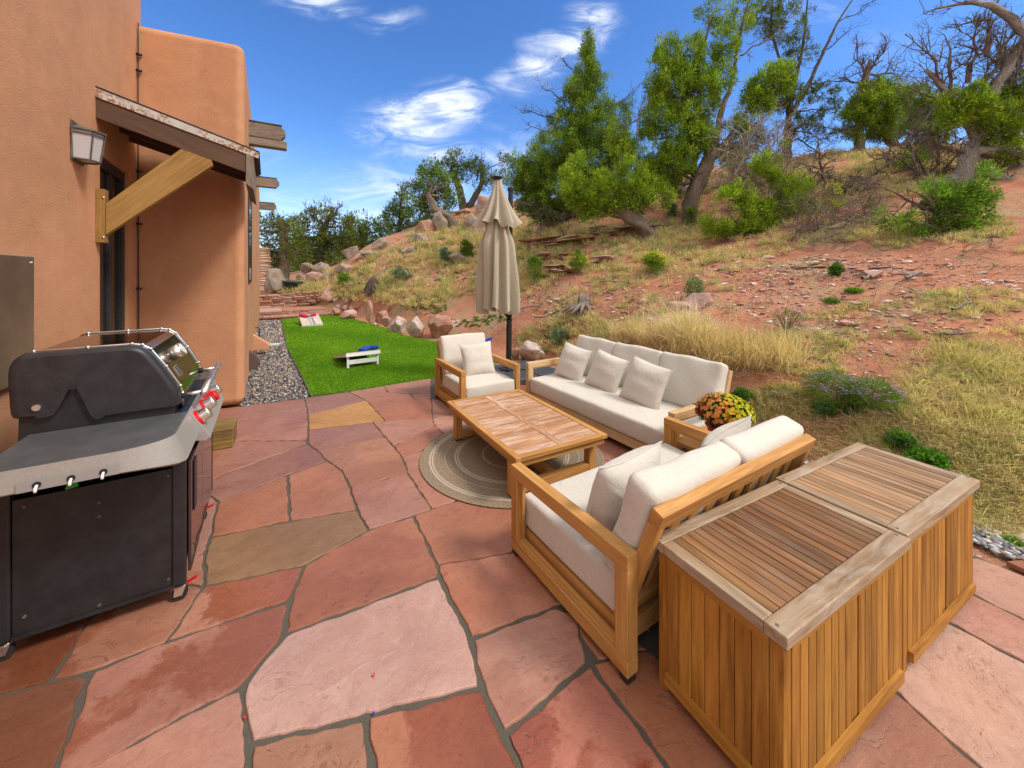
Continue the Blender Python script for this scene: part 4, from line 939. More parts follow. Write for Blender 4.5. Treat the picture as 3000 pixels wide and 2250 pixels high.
def arm(root, x0, D, w_, m, za=.567, out=1):
    b = .072
    mb = MB()
    mb.box((x0, 0, za-b), (x0+w_, D, za), 1); mb.box((x0, 0, .035), (x0+w_, D, .035+b), 1)
    mb.box((x0+.0008, .0006, .035+b), (x0+w_-.0008, b, za-b), 2); mb.box((x0+.0008, D-b, .035+b), (x0+w_-.0008, D-.0006, za-b), 2)
    a = mb.build('arm', m, root, bevel=.004)
    mb = MB(); l = .014; i0 = x0+.012; i1 = x0+w_-.012
    for p, q, ax in (((i0, b, za-b-l), (i1, D-b, za-b), 1), ((i0, b, .035+b), (i1, D-b, .035+b+l), 1), ((i0, b, .035+b+l), (i1, b+l, za-b-l), 2), ((i0, D-b-l, .035+b+l), (i1, D-b, za-b-l), 2)): mb.box(p, q, ax)
    i0 = x0+.024; i1 = x0+w_-.024; b2 = b+l
    for p, q, ax in (((i0, b2, za-b2-.012), (i1, D-b2, za-b2), 1), ((i0, b2, .035+b2), (i1, D-b2, .035+b2+.012), 1), ((i0, b2, .035+b2+.012), (i1, b2+.012, za-b2-.012), 2), ((i0, D-b2-.012, .035+b2+.012), (i1, D-b2, za-b2-.012), 2)): mb.box(p, q, ax)
    mb.build('arm_moulding', m, a, bevel=.002)
    for y in (.0, D-.06):
        mb = MB(); mb.box((x0+.006, y+.006, 0), (x0+w_-.006, y+.054, .035)); mb.build('foot', M_dark, root, bevel=.003)
def seat_unit(name, loc, rz, L, D, label, cat, cush, wood_m=None, backs=1, seats=1, sidebolster=0):
    wm = wood_m or M_teak
    root = empty(name, loc, rz, label, cat, 'matching teak seating')
    w_ = .068
    arm(root, 0, D, w_, wm); arm(root, L-w_, D, w_, wm)
    mb = MB()
    mb.box((w_, .03, .07), (L-w_, .062, .165), 0); mb.box((w_, D-.12, .07), (L-w_, D-.088, .165), 0)
    mb.box((w_, .063, .075), (w_+.03, D-.121, .164), 1); mb.box((L-w_-.03, .063, .075), (L-w_, D-.121, .164), 1)
    mb.build('seat_frame', wm, root, bevel=.003)
    mb = MB()
    for y in np.linspace(.10, D-.22, 7): mb.box((w_+.03, y, .140), (L-w_-.03, y+.06, .158), 0)
    mb.build('seat_slats', wm, root, bevel=.002)
    # leaning back frame
    by0, bz0, by1, bz1 = D-.16, .16, D+.075, .80
    bt = empty('back_frame'); bt.parent = root
    up = Vector((0, by1-by0, bz1-bz0)); Lu = up.length; up.normalize(); M = Matrix.Translation((0, by0, bz0)) @ Matrix.Rotation(-math.atan2(up.y, up.z), 4, 'X')
    mb = MB(); mb.box((w_+.002, 0, 0), (w_+.052, .055, Lu-.078), 2, M); mb.box((L-w_-.052, 0, 0), (L-w_-.002, .055, Lu-.078), 2, M); mb.box((w_+.002, -.001, Lu-.078), (L-w_-.002, .056, Lu), 0, M)
    mb.box((w_+.052, .005, .06), (L-w_-.052, .05, .13), 0, M)
    mb.build('back_rails', wm, bt, bevel=.004)
    ns = max(4, int((L-.3)/.135)); xs_ = np.linspace(w_+.052, L-w_-.052, ns+2)[1:-1]
    for x in xs_:
        mb = MB(); mb.box((x-.031, .016, .131), (x+.031, .034, Lu-.079), 2, M); mb.build('slat', wm, bt, bevel=.002)
    # cushions
    mb = MB(); rbox(mb, L/2, (D-.13)/2+.012, .268, L-2*w_-.008, D-.13, .195, .030, .008, wr=.006, seed=int(L*10), dome=.008); mb.build('seat_cushion', cush, root, smooth=True)
    n = backs; gap = .006; bw = (L-2*w_-.01)/n
    for i in range(n):
        Mc = M @ Matrix.Rotation(0, 4, 'X')
        mb = MB(); rbox(mb, 0, 0, 0, bw-gap, .545, .150, .038, .012, wr=.009, seed=i*7+int(L*100),
                        M=None if False else Matrix())
        # build upright: local z of rbox -> thickness
        Q = M @ Matrix.Translation((w_+.005+bw*(i+.5), -.078, .450)) @ Matrix.Rotation(R(90), 4, 'X')
        mb.v = [np.array([tuple(Q @ Vector(p)) for p in a]) for a in mb.v]; mb.g = mb.v[:]
        mb.build('back_cushion', cush, root, smooth=True)
    return root, M
F2 = FP
AX = lambda s, o, d: (o[0]+d[0]*s, o[1]+d[1]*s)
# far armchair
th_c = R(31)
chair, Mc = seat_unit('armchair', (-.632, 4.816, 0), th_c, .87, .96, 'single teak armchair with one cream scatter cushion at the lawn end of the rug', 'armchair', M_cush, M_teak, 1)
# long sofa
th_s = R(32-90)
sofa, Ms = seat_unit('sofa', (.19, 5.366, 0), th_s, 2.33, .94, 'long three seat teak sofa with cream cushions backing onto the hillside', 'sofa', M_cush, M_teakpale, 3)
# loveseat, back to the camera
th_l = R(31.8+180); o_ = Vector((-.0075, 2.5, 0))+Vector((math.cos(R(31.8)), math.sin(R(31.8)), 0))*1.60
love, Ml = seat_unit('loveseat', o_, th_l, 1.60, .965, 'two seat teak loveseat seen from behind with slatted back beside the storage boxes', 'loveseat', M_cush, M_teak, 2)
def place_pillow(root, x, y, z, back, yaw, roll, label, seed, w=.47, h=.46, t_=.17):
    mb = MB(); pillow(mb, Matrix(), w, h, t_, seed); o = mb.build('scatter_cushion', M_cush, None, smooth=True)
    Mr = Matrix.Translation(root.location) @ Matrix.Rotation(root.rotation_euler.z, 4, 'Z')
    o.matrix_world = Mr @ tilt(x, y, z, back, yaw, roll); tag(o, label, 'cushion', 'cream scatter cushions')
place_pillow(chair, .47, .50, .580, R(20), R(-8), R(-3), 'cream scatter cushion propped on the single armchair seat', 3, .45, .45)
place_pillow(sofa, .40, .50, .580, R(24), R(10), R(8), 'cream scatter cushion at the lawn end of the long sofa, nearest the umbrella', 4)
place_pillow(sofa, 1.02, .50, .580, R(22), R(8), R(10), 'middle cream scatter cushion of the three on the long sofa', 5)
place_pillow(sofa, 1.62, .48, .590, R(22), R(6), R(9), 'cream scatter cushion on the long sofa closest to the potted flowers', 6, .49, .48)
place_pillow(love, 1.24, .615, .570, R(17), R(0), R(2), 'cream scatter cushion leaning in the near end of the loveseat', 7, .48, .50, .22)
place_pillow(love, .27, .64, .585, R(22), R(-6), R(24), 'cream scatter cushion leaning in the far end of the loveseat by the flowers', 8, .41, .42, .18)

# ---------------------------------------------------------------- coffee table
TL = Vector((-.718, 4.26, 0)); th_t = R(-60.6)
tb = empty('coffee_table', TL, th_t, 'low slatted teak coffee table with pale weathered patches standing on the round rug', 'coffee table')
LX, WY, ZT = 1.525, .925, .392
mb = MB(); f_ = .055
mb.box((0, 0, ZT-.034), (LX, f_, ZT), 0); mb.box((0, WY-f_, ZT-.034), (LX, WY, ZT), 0); mb.box((0, f_, ZT-.0345), (f_, WY-f_, ZT-.0005), 1); mb.box((LX-f_, f_, ZT-.0345), (LX, WY-f_, ZT-.0005), 1)
mb.box((.02, .02, ZT-.085), (LX-.02, .045, ZT-.035), 0); mb.box((.02, WY-.045, ZT-.085), (LX-.02, WY-.02, ZT-.035), 0); mb.box((.02, .046, ZT-.085), (.045, WY-.046, ZT-.035), 1); mb.box((LX-.045, .046, ZT-.085), (LX-.02, WY-.046, ZT-.035), 1)
mb.build('top_frame', M_teak, tb, bevel=.004)
mb = MB(); mb.box((f_+.003, WY/2-.028, ZT-.03), (LX-f_-.003, WY/2+.028, ZT-.003), 0); mb.build('centre_rail', M_ttop, tb, bevel=.002)
mb = MB(); ns = 17; dx = (LX-2*f_-.006)/ns
for i in range(ns):
    x = f_+.003+i*dx
    for a, b in ((f_+.003, WY/2-.031), (WY/2+.031, WY-f_-.003)):
        k = random.uniform(.86, 1.12); mb.box((x+.0036, a, ZT-.026), (x+dx-.0036, b, ZT-.005+random.uniform(-.0008, .0008)), 1, col=(k, k*random.uniform(.94, 1.02), k))
mb.build('top_slats', M_ttop, tb, bevel=.0015)
for x0 in (.12, LX-.12-.075):
    mb = MB(); y0, y1 = .03, WY-.03
    mb.box((x0, y0, .03), (x0+.075, y0+.075, ZT-.086), 2); mb.box((x0, y1-.075, .03), (x0+.075, y1, ZT-.086), 2); mb.box((x0+.0005, y0+.075, .035), (x0+.0745, y1-.075, .105), 1)
    lg = mb.build('leg_frame', M_teak, tb, bevel=.004)
    for y in (y0, y1-.075): mb = MB(); mb.box((x0+.006, y+.006, .014), (x0+.069, y+.069, .03)); mb.build('foot', M_dark, lg)
mb = MB(); mb.box((.195, WY/2-.035, .036), (LX-.195, WY/2+.035, .104), 0); mb.build('stretcher', M_teak, tb, bevel=.003)

# ---------------------------------------------------------------- round rug
rl = PX(1232, 1330); rb = PX(1460, 1493)
rc = Vector((0, 3.845, 0)); rr_ = .895
t = new_mat('braided_rug'); g = t.coord(); spx = t.node('ShaderNodeSeparateXYZ'); t.L.new(g, spx.inputs[0])
rad = t.vm('LENGTH', t.vm('MULTIPLY', g, (1, 1, 0)), out='Value')
wv = t.noise(g, 90, 3, .7); c = t.mix(t.rng(wv, .3, .7), (.15, .105, .065), (.34, .26, .175))
rg = t.math('FRACT', t.math('MULTIPLY', rad, 30.0)); c = t.mix(t.rng(rg, .75, .98, 0, .5), c, (.13, .095, .06))
def band(a, b):
    return t.math('MULTIPLY', t.math('GREATER_THAN', rad, a), t.math('LESS_THAN', rad, b))
for a, b, s in ((.765, .778, .6), (.79, .805, .6), (.525, .538, .6), (.55, .565, .6), (.28, .30, .5), (.65, .662, .25), (.10, .12, .4)):
    c = t.mix(t.math('MULTIPLY', band(a, b), s), c, (.58, .50, .40))
t.put(t.b.inputs['Base Color'], c); t.b.inputs['Roughness'].default_value = .95
t.put(t.b.inputs['Normal'], t.bump(t.math('ADD', rg, wv), .6, .004))
mb = MB(); mb.lathe([(rr_-.006, .001), (rr_, .005), (rr_, .010), (rr_-.006, .013), (.001, .013)], (0, 0, 0), 96); o = mb.build('round_rug', t.m, smooth=False); o.location = (rc.x, rc.y, .001)
tag(o, 'round braided tan rug with pale rings lying under the coffee table', 'rug')

# ---------------------------------------------------------------- side table and potted mums
Vd = Vector((math.cos(R(31)), math.sin(R(31)), 0)); Ad = Vector((Vd.y, -Vd.x, 0))
st_o = Vector((1.60, 3.12, 0))
st = empty('side_table', st_o, R(31), 'square teak corner table half hidden between sofa and loveseat', 'side table')
W_ = .74; mb = MB(); mb.box((0, -.30, .30), (W_, -.245, .333), 0); mb.box((0, .335, .30), (W_, .39, .333), 0); mb.box((0, -.2445, .3005), (.055, .3345, .3325), 1); mb.box((W_-.055, -.2445, .3005), (W_, .3345, .3325), 1); mb.build('top_frame', M_teak, st, bevel=.003)
mb = MB()
for i in range(8): mb.box((.058+i*.0785, -.242, .306), (.058+i*.0785+.074, .332, .329), 1)
mb.build('top_slats', M_teak, st, bevel=.0015)
for x in (.0, W_-.06):
    for y in (-.30, .33): mb = MB(); mb.box((x+.001, y, 0), (x+.059, y+.059, .2995), 2); mb.build('leg', M_teak, st, bevel=.003)
pc_ = Vector((1.755, 3.20, .345))
pot = empty('flower_pot', pc_, 0, 'potted chrysanthemum in red foil with orange and yellow blooms', 'potted plant')
mb = MB(); seg = 40; v = []; prof = [(.085, 0), (.10, .05), (.115, .12), (.125, .17), (.145, .20), (.135, .205), (.10, .18)]
for r, z in prof:
    for k in range(seg):
        a = 2*math.pi*k/seg; q = r*(1+.05*math.sin(11*a+z*9)*min(1, z*9+.2)); v.append((q*math.cos(a), q*math.sin(a), z))
mb.add(v, [(i*seg+k, i*seg+(k+1) % seg, (i+1)*seg+(k+1) % seg, (i+1)*seg+k) for i in range(6) for k in range(seg)]); mb.build('foil_wrap', simple('red_foil', (.30, .006, .025), .3, 0), pot, smooth=True)
n = 5200; dr_ = RNG.normal(size=(n, 3)); dr_[:, 2] = np.abs(dr_[:, 2])*1.0-.32; dr_ /= np.linalg.norm(dr_, axis=1)[:, None]
P_ = dr_*np.array([.195, .195, .125])*RNG.uniform(.45, .98, n)[:, None]+np.array([0, 0, .30]); V_, F_ = quads(P_, dr_*.6+RNG.normal(size=(n, 3))*.5, RNG.uniform(.02, .04, n), RNG.uniform(.006, .011, n))
mb = MB(); mb.add(V_, F_, None, (.55, .7, .5)); mb.build('foliage', M_weed, pot)
mb = MB(); nb = 380; k = 0
gold = (1+5**.5)/2
Vs = []; Cs = []
for i in range(nb):
    z = 1-(i+.5)/nb*1.16; a = 2*math.pi*i/gold; r = math.sqrt(max(0, 1-z*z)); d_ = Vector((r*math.cos(a), r*math.sin(a), z))+Vector((random.gauss(0, .05), random.gauss(0, .05), random.gauss(0, .05)))
    d_.normalize(); c = Vector((d_.x*.212, d_.y*.212, .30+d_.z*.148))*1.0; c += d_*random.uniform(-.012, .010)
    tt = d_.x*.95-d_.y*.15+random.gauss(0, .13)      # colour drifts across the ball
    if tt < -.82: col = (.22, .018, .012)
    elif tt < -.22: col = random.choice([(.80, .22, .05), (.85, .32, .10), (.80, .28, .11), (.85, .42, .07)])
    elif tt < .05: col = (.85, .48, .04)
    else: col = random.choice([(.80, .62, .02), (.74, .68, .03), (.66, .64, .04)])
    e1 = d_.orthogonal().normalized(); e2 = d_.cross(e1); rr2 = random.uniform(.013, .019)
    for q in range(10):
        a2 = 2*math.pi*q/10+i; s = e1*math.cos(a2)+e2*math.sin(a2); s2 = e1*math.cos(a2+.3)+e2*math.sin(a2+.3); s3 = e1*math.cos(a2-.3)+e2*math.sin(a2-.3)
        Vs += [c, c+s2*rr2*.7+d_*.004, c+s*rr2+d_*random.uniform(.0, .005), c+s3*rr2*.7+d_*.004]; Cs += [tuple(x*.8 for x in col)]+[col]*3
Vs = np.array([tuple(p) for p in Vs]); mb.add(Vs, np.arange(len(Vs)).reshape(-1, 4), None, np.array(Cs)); mb.build('blooms', M_petal, pot)

# ---------------------------------------------------------------- two deck boxes
def deck_box(loc, rz, L, D, Hh, label, seed, GREY=1):
    random.seed(seed)
    rt = empty('deck_box', loc, rz, label, 'storage box', 'weathered teak storage boxes')
    ov = .022
    mb = MB(); w_ = .045
    for x in (0, L-w_):
        for y in (0, D-w_): mb.box((x, y, 0), (x+w_, y+w_, Hh-.045), 2)
    mb.build('corner_posts', M_box, rt, bevel=.003) if False else None
    for x in (0, L-w_):
        for y in (0, D-w_): mb = MB(); mb.box((x, y, 0), (x+w_, y+w_, Hh-.045), 2, col=(.95, .92, .85)); mb.build('leg', M_box, rt, bevel=.003)
    def side(a, b, fixed, out, alongx):
        mb = MB(); n = max(6, int((b-a)/.052)); dx = (b-a)/n; mid = n//2
        for i in range(n):
            k = random.uniform(.68, 1.18); dep = -.004 if (alongx and i == mid) else 0; cc = (k, k*random.uniform(.95, 1.03), k)
            lo, hi = .05, Hh-.085
            if alongx: mb.box((a+i*dx+.002, min(fixed, fixed+out*(.014+dep)), lo), (a+(i+1)*dx-.002, max(fixed, fixed+out*(.014+dep)), hi), 2, col=cc)
            else: mb.box((min(fixed, fixed+out*.014), a+i*dx+.0015, lo), (max(fixed, fixed+out*.014), a+(i+1)*dx-.0015, hi), 2, col=cc)
        mb.build('side_boards', M_box, rt, bevel=.0025)
        mb = MB()
        if alongx:
            mb.box((a, min(fixed, fixed-out*.02), .05), (b, max(fixed, fixed-out*.001), Hh-.05), 0)
            y_ = fixed+out*.0145
            mb.box((a, min(y_, y_+out*.018), .045), (b, max(y_, y_+out*.018), .09), 0); mb.box((a, min(fixed+out*.001, fixed+out*.016), Hh-.084), (b, max(fixed+out*.001, fixed+out*.016), Hh-.045), 0)
            xm = (a+b)/2; mb.box((xm-.014, min(y_-out*.014, y_-out*.02+out*.009), .091), (xm+.014, max(y_-out*.014, y_+out*.003), Hh-.086), 2, col=(.8, .75, .65))
        else:
            mb.box((min(fixed, fixed-out*.02), a, .05), (max(fixed, fixed-out*.001), b, Hh-.05), 1)
            x_ = fixed+out*.0145
            mb.box((min(x_, x_+out*.016), a, .045), (max(x_, x_+out*.016), b, .09), 1); mb.box((min(fixed+out*.001, fixed+out*.016), a, Hh-.084), (max(fixed+out*.001, fixed+out*.016), b, Hh-.045), 1)
        mb.build('rails', M_box, rt, bevel=.003)
    side(w_, L-w_, .012, -1, True); side(w_, L-w_, D-.012, 1, True); side(w_, D-w_, .012, -1, False); side(w_, D-w_, L-.012, 1, False)
    ld = empty('lid'); ld.parent = rt
    r = .075; mb = MB(); z0, z1 = Hh-.044, Hh
    mb.box((-ov, -ov, z0), (L+ov, -ov+r, z1), 0); mb.box((-ov, D+ov-r*.8, z0), (L+ov, D+ov, z1), 0)
    mb.box((-ov+.0005, -ov+r, z0+.0005), (-ov+r*.8, D+ov-r*.8, z1-.001), 1); mb.box((L+ov-r*.8, -ov+r, z0+.0005), (L+ov-.0005, D+ov-r*.8, z1-.001), 1)
    mb.build('lid_frame', M_rim, ld, bevel=.005)
    mb = MB(); a, b = -ov+r*.8+.002, L+ov-r*.8-.002; n = 19; dx = (b-a)/n
    for i in range(n):
        k = random.choice([.7, .8, .9, 1, 1.08, 1.2])*GREY; mb.box((a+i*dx+.0022, -ov+r+.003, z0+.012), (a+(i+1)*dx-.0022, D+ov-r*.8-.003, z1-.004+random.uniform(-.0008, .0008)), 1, col=(k, k*random.uniform(.95, 1.03)*(1+.28*(GREY > 1)), k*random.uniform(.93, 1.05)*(1+.85*(GREY > 1))))
    mb.build('lid_slats', M_lid, ld, bevel=.0015)
    mb = MB(); mb.box((a, -ov+r+.003, z0), (b, D+ov-r*.8-.003, z0+.010)); mb.build('lid_lining', M_dark, ld)
    for x, y in ((.0, .02), (L, .02), (.0, D-.01), (L, D-.01)): mb = MB(); mb.tube([(x, y, z1-.002), (x, y, z1+.0008)], .0065, 12); mb.build('screw', M_bronze, ld)
    return rt
def PB(x, y, z=.64): return PX(x, y, z)
A_ = PB(1896.6, 1571.2); B_ = PB(2307, 1871); D1 = PB(2269, 1407); D2 = PB(2532.4, 1304.3)
th_b = R(28.0); ov = .022
ex = Vector((math.cos(th_b), math.sin(th_b), 0)); ey = Vector((-ex.y, ex.x, 0))
LB, DB = .985, .505
o1 = B_-Vector((0, 0, .64))+ex*ov+ey*ov
deck_box(o1, th_b, LB-2*ov, DB, .64, 'teak storage box nearest the camera, lid slats brown and dark streaked', 21)
o2 = o1+ex*(LB+.006)+ey*.012
deck_box(o2, th_b-R(.3), LB-2*ov, DB, .645, 'teak storage box farther right, lid slats bleached silver grey', 22, 1.6)

# ---------------------------------------------------------------- cantilever umbrella
um = empty('umbrella', (-.06, 6.85, 0), 0, 'closed taupe cantilever umbrella hanging from a black mast behind the seating', 'umbrella')
th_u = R(33)
bs = empty('weighted_base'); bs.parent = um
for i, (a, b) in enumerate(((-.52, -.52), (.01, -.52), (-.52, .01), (.01, .01))):
    c_ = [(a+.06, b), (a+.45, b), (a+.51, b+.06), (a+.51, b+.45), (a+.45, b+.51), (a+.06, b+.51), (a, b+.45), (a, b+.06)]
    n = 8; Mz = Matrix.Rotation(th_u, 4, 'Z') @ Matrix.Translation((.22, -.12, 0)); v = [tuple(Mz @ Vector((x, y, z))) for z in (.0, .085) for x, y in c_]+[tuple(Mz @ Vector((a+.255+(x-a-.255)*.93, b+.255+(y-b-.255)*.93, .10))) for x, y in c_]
    mb = MB(); mb.add(v, [tuple(range(8))[::-1], tuple(range(16, 24))]+[(k*8+i_, k*8+(i_+1) % 8, (k+1)*8+(i_+1) % 8, (k+1)*8+i_) for k in range(2) for i_ in range(8)]); mb.build('base_tank', M_plum, bs, bevel=.006)
mb = MB(); mb.lathe([(.16, .10), (.17, .105), (.165, .125), (.06, .14), (.045, .20), (.04, .21)], (0, 0, 0), 8); mb.build('mast_plate', M_dark, bs)
ms = empty('mast'); ms.parent = um
mb = MB(); T0 = Vector((0, 0, .12)); T1 = PD(1496, 556, 6.9)-um.location
mb.tube([T0, T0.lerp(T1, .25)], .050, 14); mb.tube([T0.lerp(T1, .25), T1], .043, 14); mb.build('pole', M_dark, ms, smooth=False)
mb = MB(); mb.tube([T1-Vector((0, 0, .02)), T1+Vector((0, 0, .04))], .055, 14); mb.tube([T0.lerp(T1, .26), T0.lerp(T1, .275)], .055, 14); mb.build('collar', M_dark, ms, smooth=False)
mb = MB(); q = T0.lerp(T1, .315); mb.tube([q+Vector((-.02, -.05, .10)), q+Vector((-.02, -.10, 0)), q+Vector((.01, -.05, -.12))], [.05, .09, .03], 10); mb.build('slide_housing', M_dark, ms, smooth=True)
mb = MB(); mb.tube([q+Vector((-.05, -.12, .02)), q+Vector((-.16, -.13, .0)), q+Vector((-.16, -.13, -.09)), q+Vector((-.12, -.14, -.10))], .012, 8); mb.build('crank', M_dark, ms, smooth=True)
mb = MB(); mb.tube([q+Vector((-.02, -.06, .1)), q+Vector((-.05, -.12, .42)), q+Vector((-.06, -.14, .8))], [.035, .03, .03], 8); mb.build('support_arm', M_dark, ms, smooth=True)
# cloth
cx_, cy_ = PD(1461, 700, 6.62).x+.06, 6.62-6.85
def cloth(zs, rad, amp, ph, nf=8, thick=.0):
    seg = 160; v = []
    nz = len(zs)
    for i, z in enumerate(zs):
        for k in range(seg):
            a = 2*math.pi*k/seg; s = i/(nz-1)
            w1 = math.cos(nf*a+ph+1.1*math.sin(2.1*s+a)); fold = math.copysign(abs(w1)**.6, w1)
            fold += .45*math.cos(3*a+2.2*s+ph)+.30*math.sin(5*a-3*s)+.22*math.sin(17*a+4*s)
            r = rad(s, a)*(1+amp(s)*fold)
            v.append((cx_+offx(z)+r*math.cos(a), cy_+r*math.sin(a)*.85, z+(zdrop(a, ph) if i == nz-1 else zdrop(a, ph)*s**6)))
    return v, [(i*seg+k, (i+1)*seg+k, (i+1)*seg+(k+1) % seg, i*seg+(k+1) % seg) for i in range(nz-1) for k in range(seg)]
def zdrop(a, ph): return .045*math.cos(8*a+ph)+.03*math.sin(3*a+1)
def offx(z): return (3.36-z)*.020-.03
cn = empty('canopy'); cn.parent = um
mb = MB(); v, f = cloth(np.linspace(3.38, 2.62, 22), lambda s, a: .060+.235*s**1.2+.02*math.sin(a+1), lambda s: .05+.26*s, .4); mb.add(v, f); mb.build('vent_cap', M_canopy, cn, smooth=True)
mb = MB(); v, f = cloth(np.linspace(2.80, 1.17, 40), lambda s, a: (.170+.035*math.sin(min(1, s*2.6)*1.57)-.04*math.exp(-((s-.14)/.10)**2)+.075*s)*(1+.10*math.sin(a*2+s*3)), lambda s: .15+.22*s*(1-.2*s), 1.9, 8); mb.add(v, f); mb.build('main_cloth', M_canopy, cn, smooth=True)
mb = MB(); zt_ = 3.38; mb.lathe([(.0, 0), (.045, 0), (.05, .03), (.10, .055), (.09, .065), (.0, .065)], (cx_+offx(zt_), cy_, zt_), 16); mb.build('top_cap', M_dark, cn)
mb = MB(); mb.tube([(cx_-.02, cy_, 3.36), (cx_, cy_, 1.22)], .02, 8); mb.build('hub_pole', M_dark, cn)
# ================================================================ terraces and dry stone wall
K = 3000/2212
S0 = Vector((-9.97, 15.25, 0))
def step(name, a, d0, d1, z0, z1, m=M_flag, col=LI, over=.03):
    """slab course on riser, local frame along VX; d = distance back along UY"""
    mb = MB(); L = 2.62-a[1]-a[0]
    return None
sm = Matrix.Translation(S0) @ Matrix.Rotation(TH, 4, 'Z')
def place(o): o.matrix_world = sm; return o
mb = MB()
def slabs(mb, x0, x1, y0, y1, z0, z1, n, seed):
    r_ = random.Random(seed); xs = [x0]+sorted(x0+(x1-x0)*(k+r_.uniform(-.18, .18))/n for k in range(1, n))+[x1]
    for a, b in zip(xs, xs[1:]):
        v = r_.uniform(.9, 1.1); c = r_.choice([PK, LI, PL]); P = [(a+.006, y0+r_.uniform(-.02, .02)), (b-.006, y0+r_.uniform(-.02, .02)), (b-.006, y1), (a+.006, y1)]
        stone(mb, P, [.003]*4, tuple(q*v for q in c), 0, z1, z1-z0)
slabs(mb, -4.5, 2.6, -.35, .35, .04, .10, 6, 1); slabs(mb, -4.5, 2.4, .0, 1.9, .225, .275, 5, 2)
slabs(mb, -4.5, 2.4, .02, .3, .10, .16, 14, 3); slabs(mb, -4.5, 2.4, .02, .3, .163, .222, 11, 4); slabs(mb, -4.5, 2.6, -.30, .3, -.02, .038, 12, 5)
tag(place(mb.build('stone_steps', M_flag)), kind='structure')
mb = MB(); rz = random.Random(9); z = .275; row = 0
while z < .80:
    hgt_ = rz.uniform(.055, .11); x = -4.6+rz.uniform(0, .2)
    while x < 3.0:
        wl = rz.uniform(.16, .62); cc = rz.choice([RD, LI, PK, PL, DK, (.45, .30, .22)]); k = rz.uniform(.8, 1.1)
        v = IV3.copy(); v = np.sign(v)*np.abs(v)**.45; v *= np.array([wl/2-.008, .17, hgt_/2-.004]); v *= 1+_rn.normal(size=(len(v), 1))*.025
        dz = .05*math.sin(x*1.1)*(z-.27)+(max(0, x-.4)*.06)
        v += np.array([x+wl/2, 2.05+rz.uniform(-.03, .03)+(z-.27)*.2, z+hgt_/2+dz]); mb.add(v, IF3, v+rz.uniform(0, 40), (cc[0]*k, cc[1]*k, cc[2]*k, 0)); x += wl
    z += hgt_; row += 1
o = place(mb.build('stone_wall', M_flag, smooth=True)); tag(o, 'low dry stacked sandstone retaining wall above the far steps', 'wall')

# ================================================================ rocks
def rock_mesh(seed, sub=IV4, fc=IF4, cuts=11, flat=.52, rough=.05):
    r = np.random.default_rng(seed); v = sub.copy()
    for _ in range(cuts):
        n_ = r.normal(size=3); n_ /= np.linalg.norm(n_); d_ = r.uniform(flat-.08, flat+.22); s = v @ n_; v = v-np.outer(np.maximum(0, s-d_), n_)*.96
    ph = r.uniform(0, 6, 12); kk = r.normal(size=(12, 3))*np.array([2.5]*4+[6]*4+[13]*4)[:, None]
    am = np.array([1]*4+[.45]*4+[.22]*4)
    nz = sum(am[i]*np.sin(v @ kk[i]+ph[i]) for i in range(12)); v = v*(1+rough*nz[:, None]*.6)
    return v/np.abs(v).max(0)
def rock(loc, size, rz, seed, m, label=None, name='boulder', group=None, cat='boulder', tiltx=0, flat=.54, cuts=15, tint=(1, 1, 1)):
    v = rock_mesh(seed, cuts=cuts, flat=flat)*np.array(size)/2
    Mr = np.array((Matrix.Rotation(rz, 3, 'Z') @ Matrix.Rotation(tiltx, 3, 'Y'))); v2 = v @ Mr.T
    mb = MB(); mb.add(v2, IF4, v/max(size)*1.6+seed*3.1, tint); o = mb.build(name, m, smooth=True); o.location = loc
    return tag(o, label, cat, group)
def rock_px(x0, x1, yt, yb, seed, m, label, P=False, tiltx=0, flatg=False, name='boulder', group='boulders and rocks on the slope', dep=.8, ext=.25, tint=(1, 1, 1), Y=None, cuts=15):
    if P: x0, x1, yt, yb = (q*K for q in (x0, x1, yt, yb))
    xc = (x0+x1)/2
    b = PX(xc, yb, 0) if flatg else (hit(xc, yb) if Y is None else PD(xc, yb, Y)); s = b.y/FP; w_ = (x1-x0)*s; h_ = (yb-yt)*s
    d_ = Vector((b.x, b.y, 0)).normalized(); c = Vector(b)+d_*w_*dep*.4+Vector((0, 0, h_*(.5-ext*.3)))
    return rock(c, (w_*1.08, w_*dep*1.1, h_*(1+ext)), random.Random(seed).uniform(-.5, .5), seed, m, label, name, group, 'boulder', tiltx, cuts=cuts, tint=tint)
G1 = 'boulders edging the lawn'
for q in [(970, 1001, 903, 926, 1, M_rred, 'rounded rust red stone at the far corner of the lawn'), (1000, 1053, 908, 936, 2, M_rpink, 'long pink stone lying flat at the far lawn edge'),
          (1075, 1096, 882, 948, 3, M_rred, 'upright narrow red stone post at the lawn edge'), (1091, 1137, 907, 948, 4, M_rred, 'blocky red stone right of the upright post stone'),
          (1114, 1146, 928, 959, 5, M_rpink, 'small tilted pinkish stone left of the white boulders'), (1137, 1196, 925, 977, 6, M_rpale, 'angular white topped boulder at the lawn edge'),
          (1182, 1240, 931, 988, 7, M_rpale, 'pale egg shaped upright boulder at the lawn edge'), (1242, 1330, 928, 990, 8, M_rred, 'largest orange red boulder at the lawn edge'),
          (1295, 1374, 943, 980, 9, M_rpink, 'pink slab leaning right of the largest orange boulder'), (1366, 1430, 930, 960, 10, M_rpink, 'pink block behind the armchair and umbrella'),
          (1362, 1412, 957, 976, 11, M_rred, 'low rust red slab just behind the armchair back'), (1094, 1109, 945, 958, 12, M_rpale, 'tiny pale stone on the grass below the upright post')]:
    rock_px(*q, flatg=True, group=G1)
G2 = 'rocks tumbled beside the stone wall'
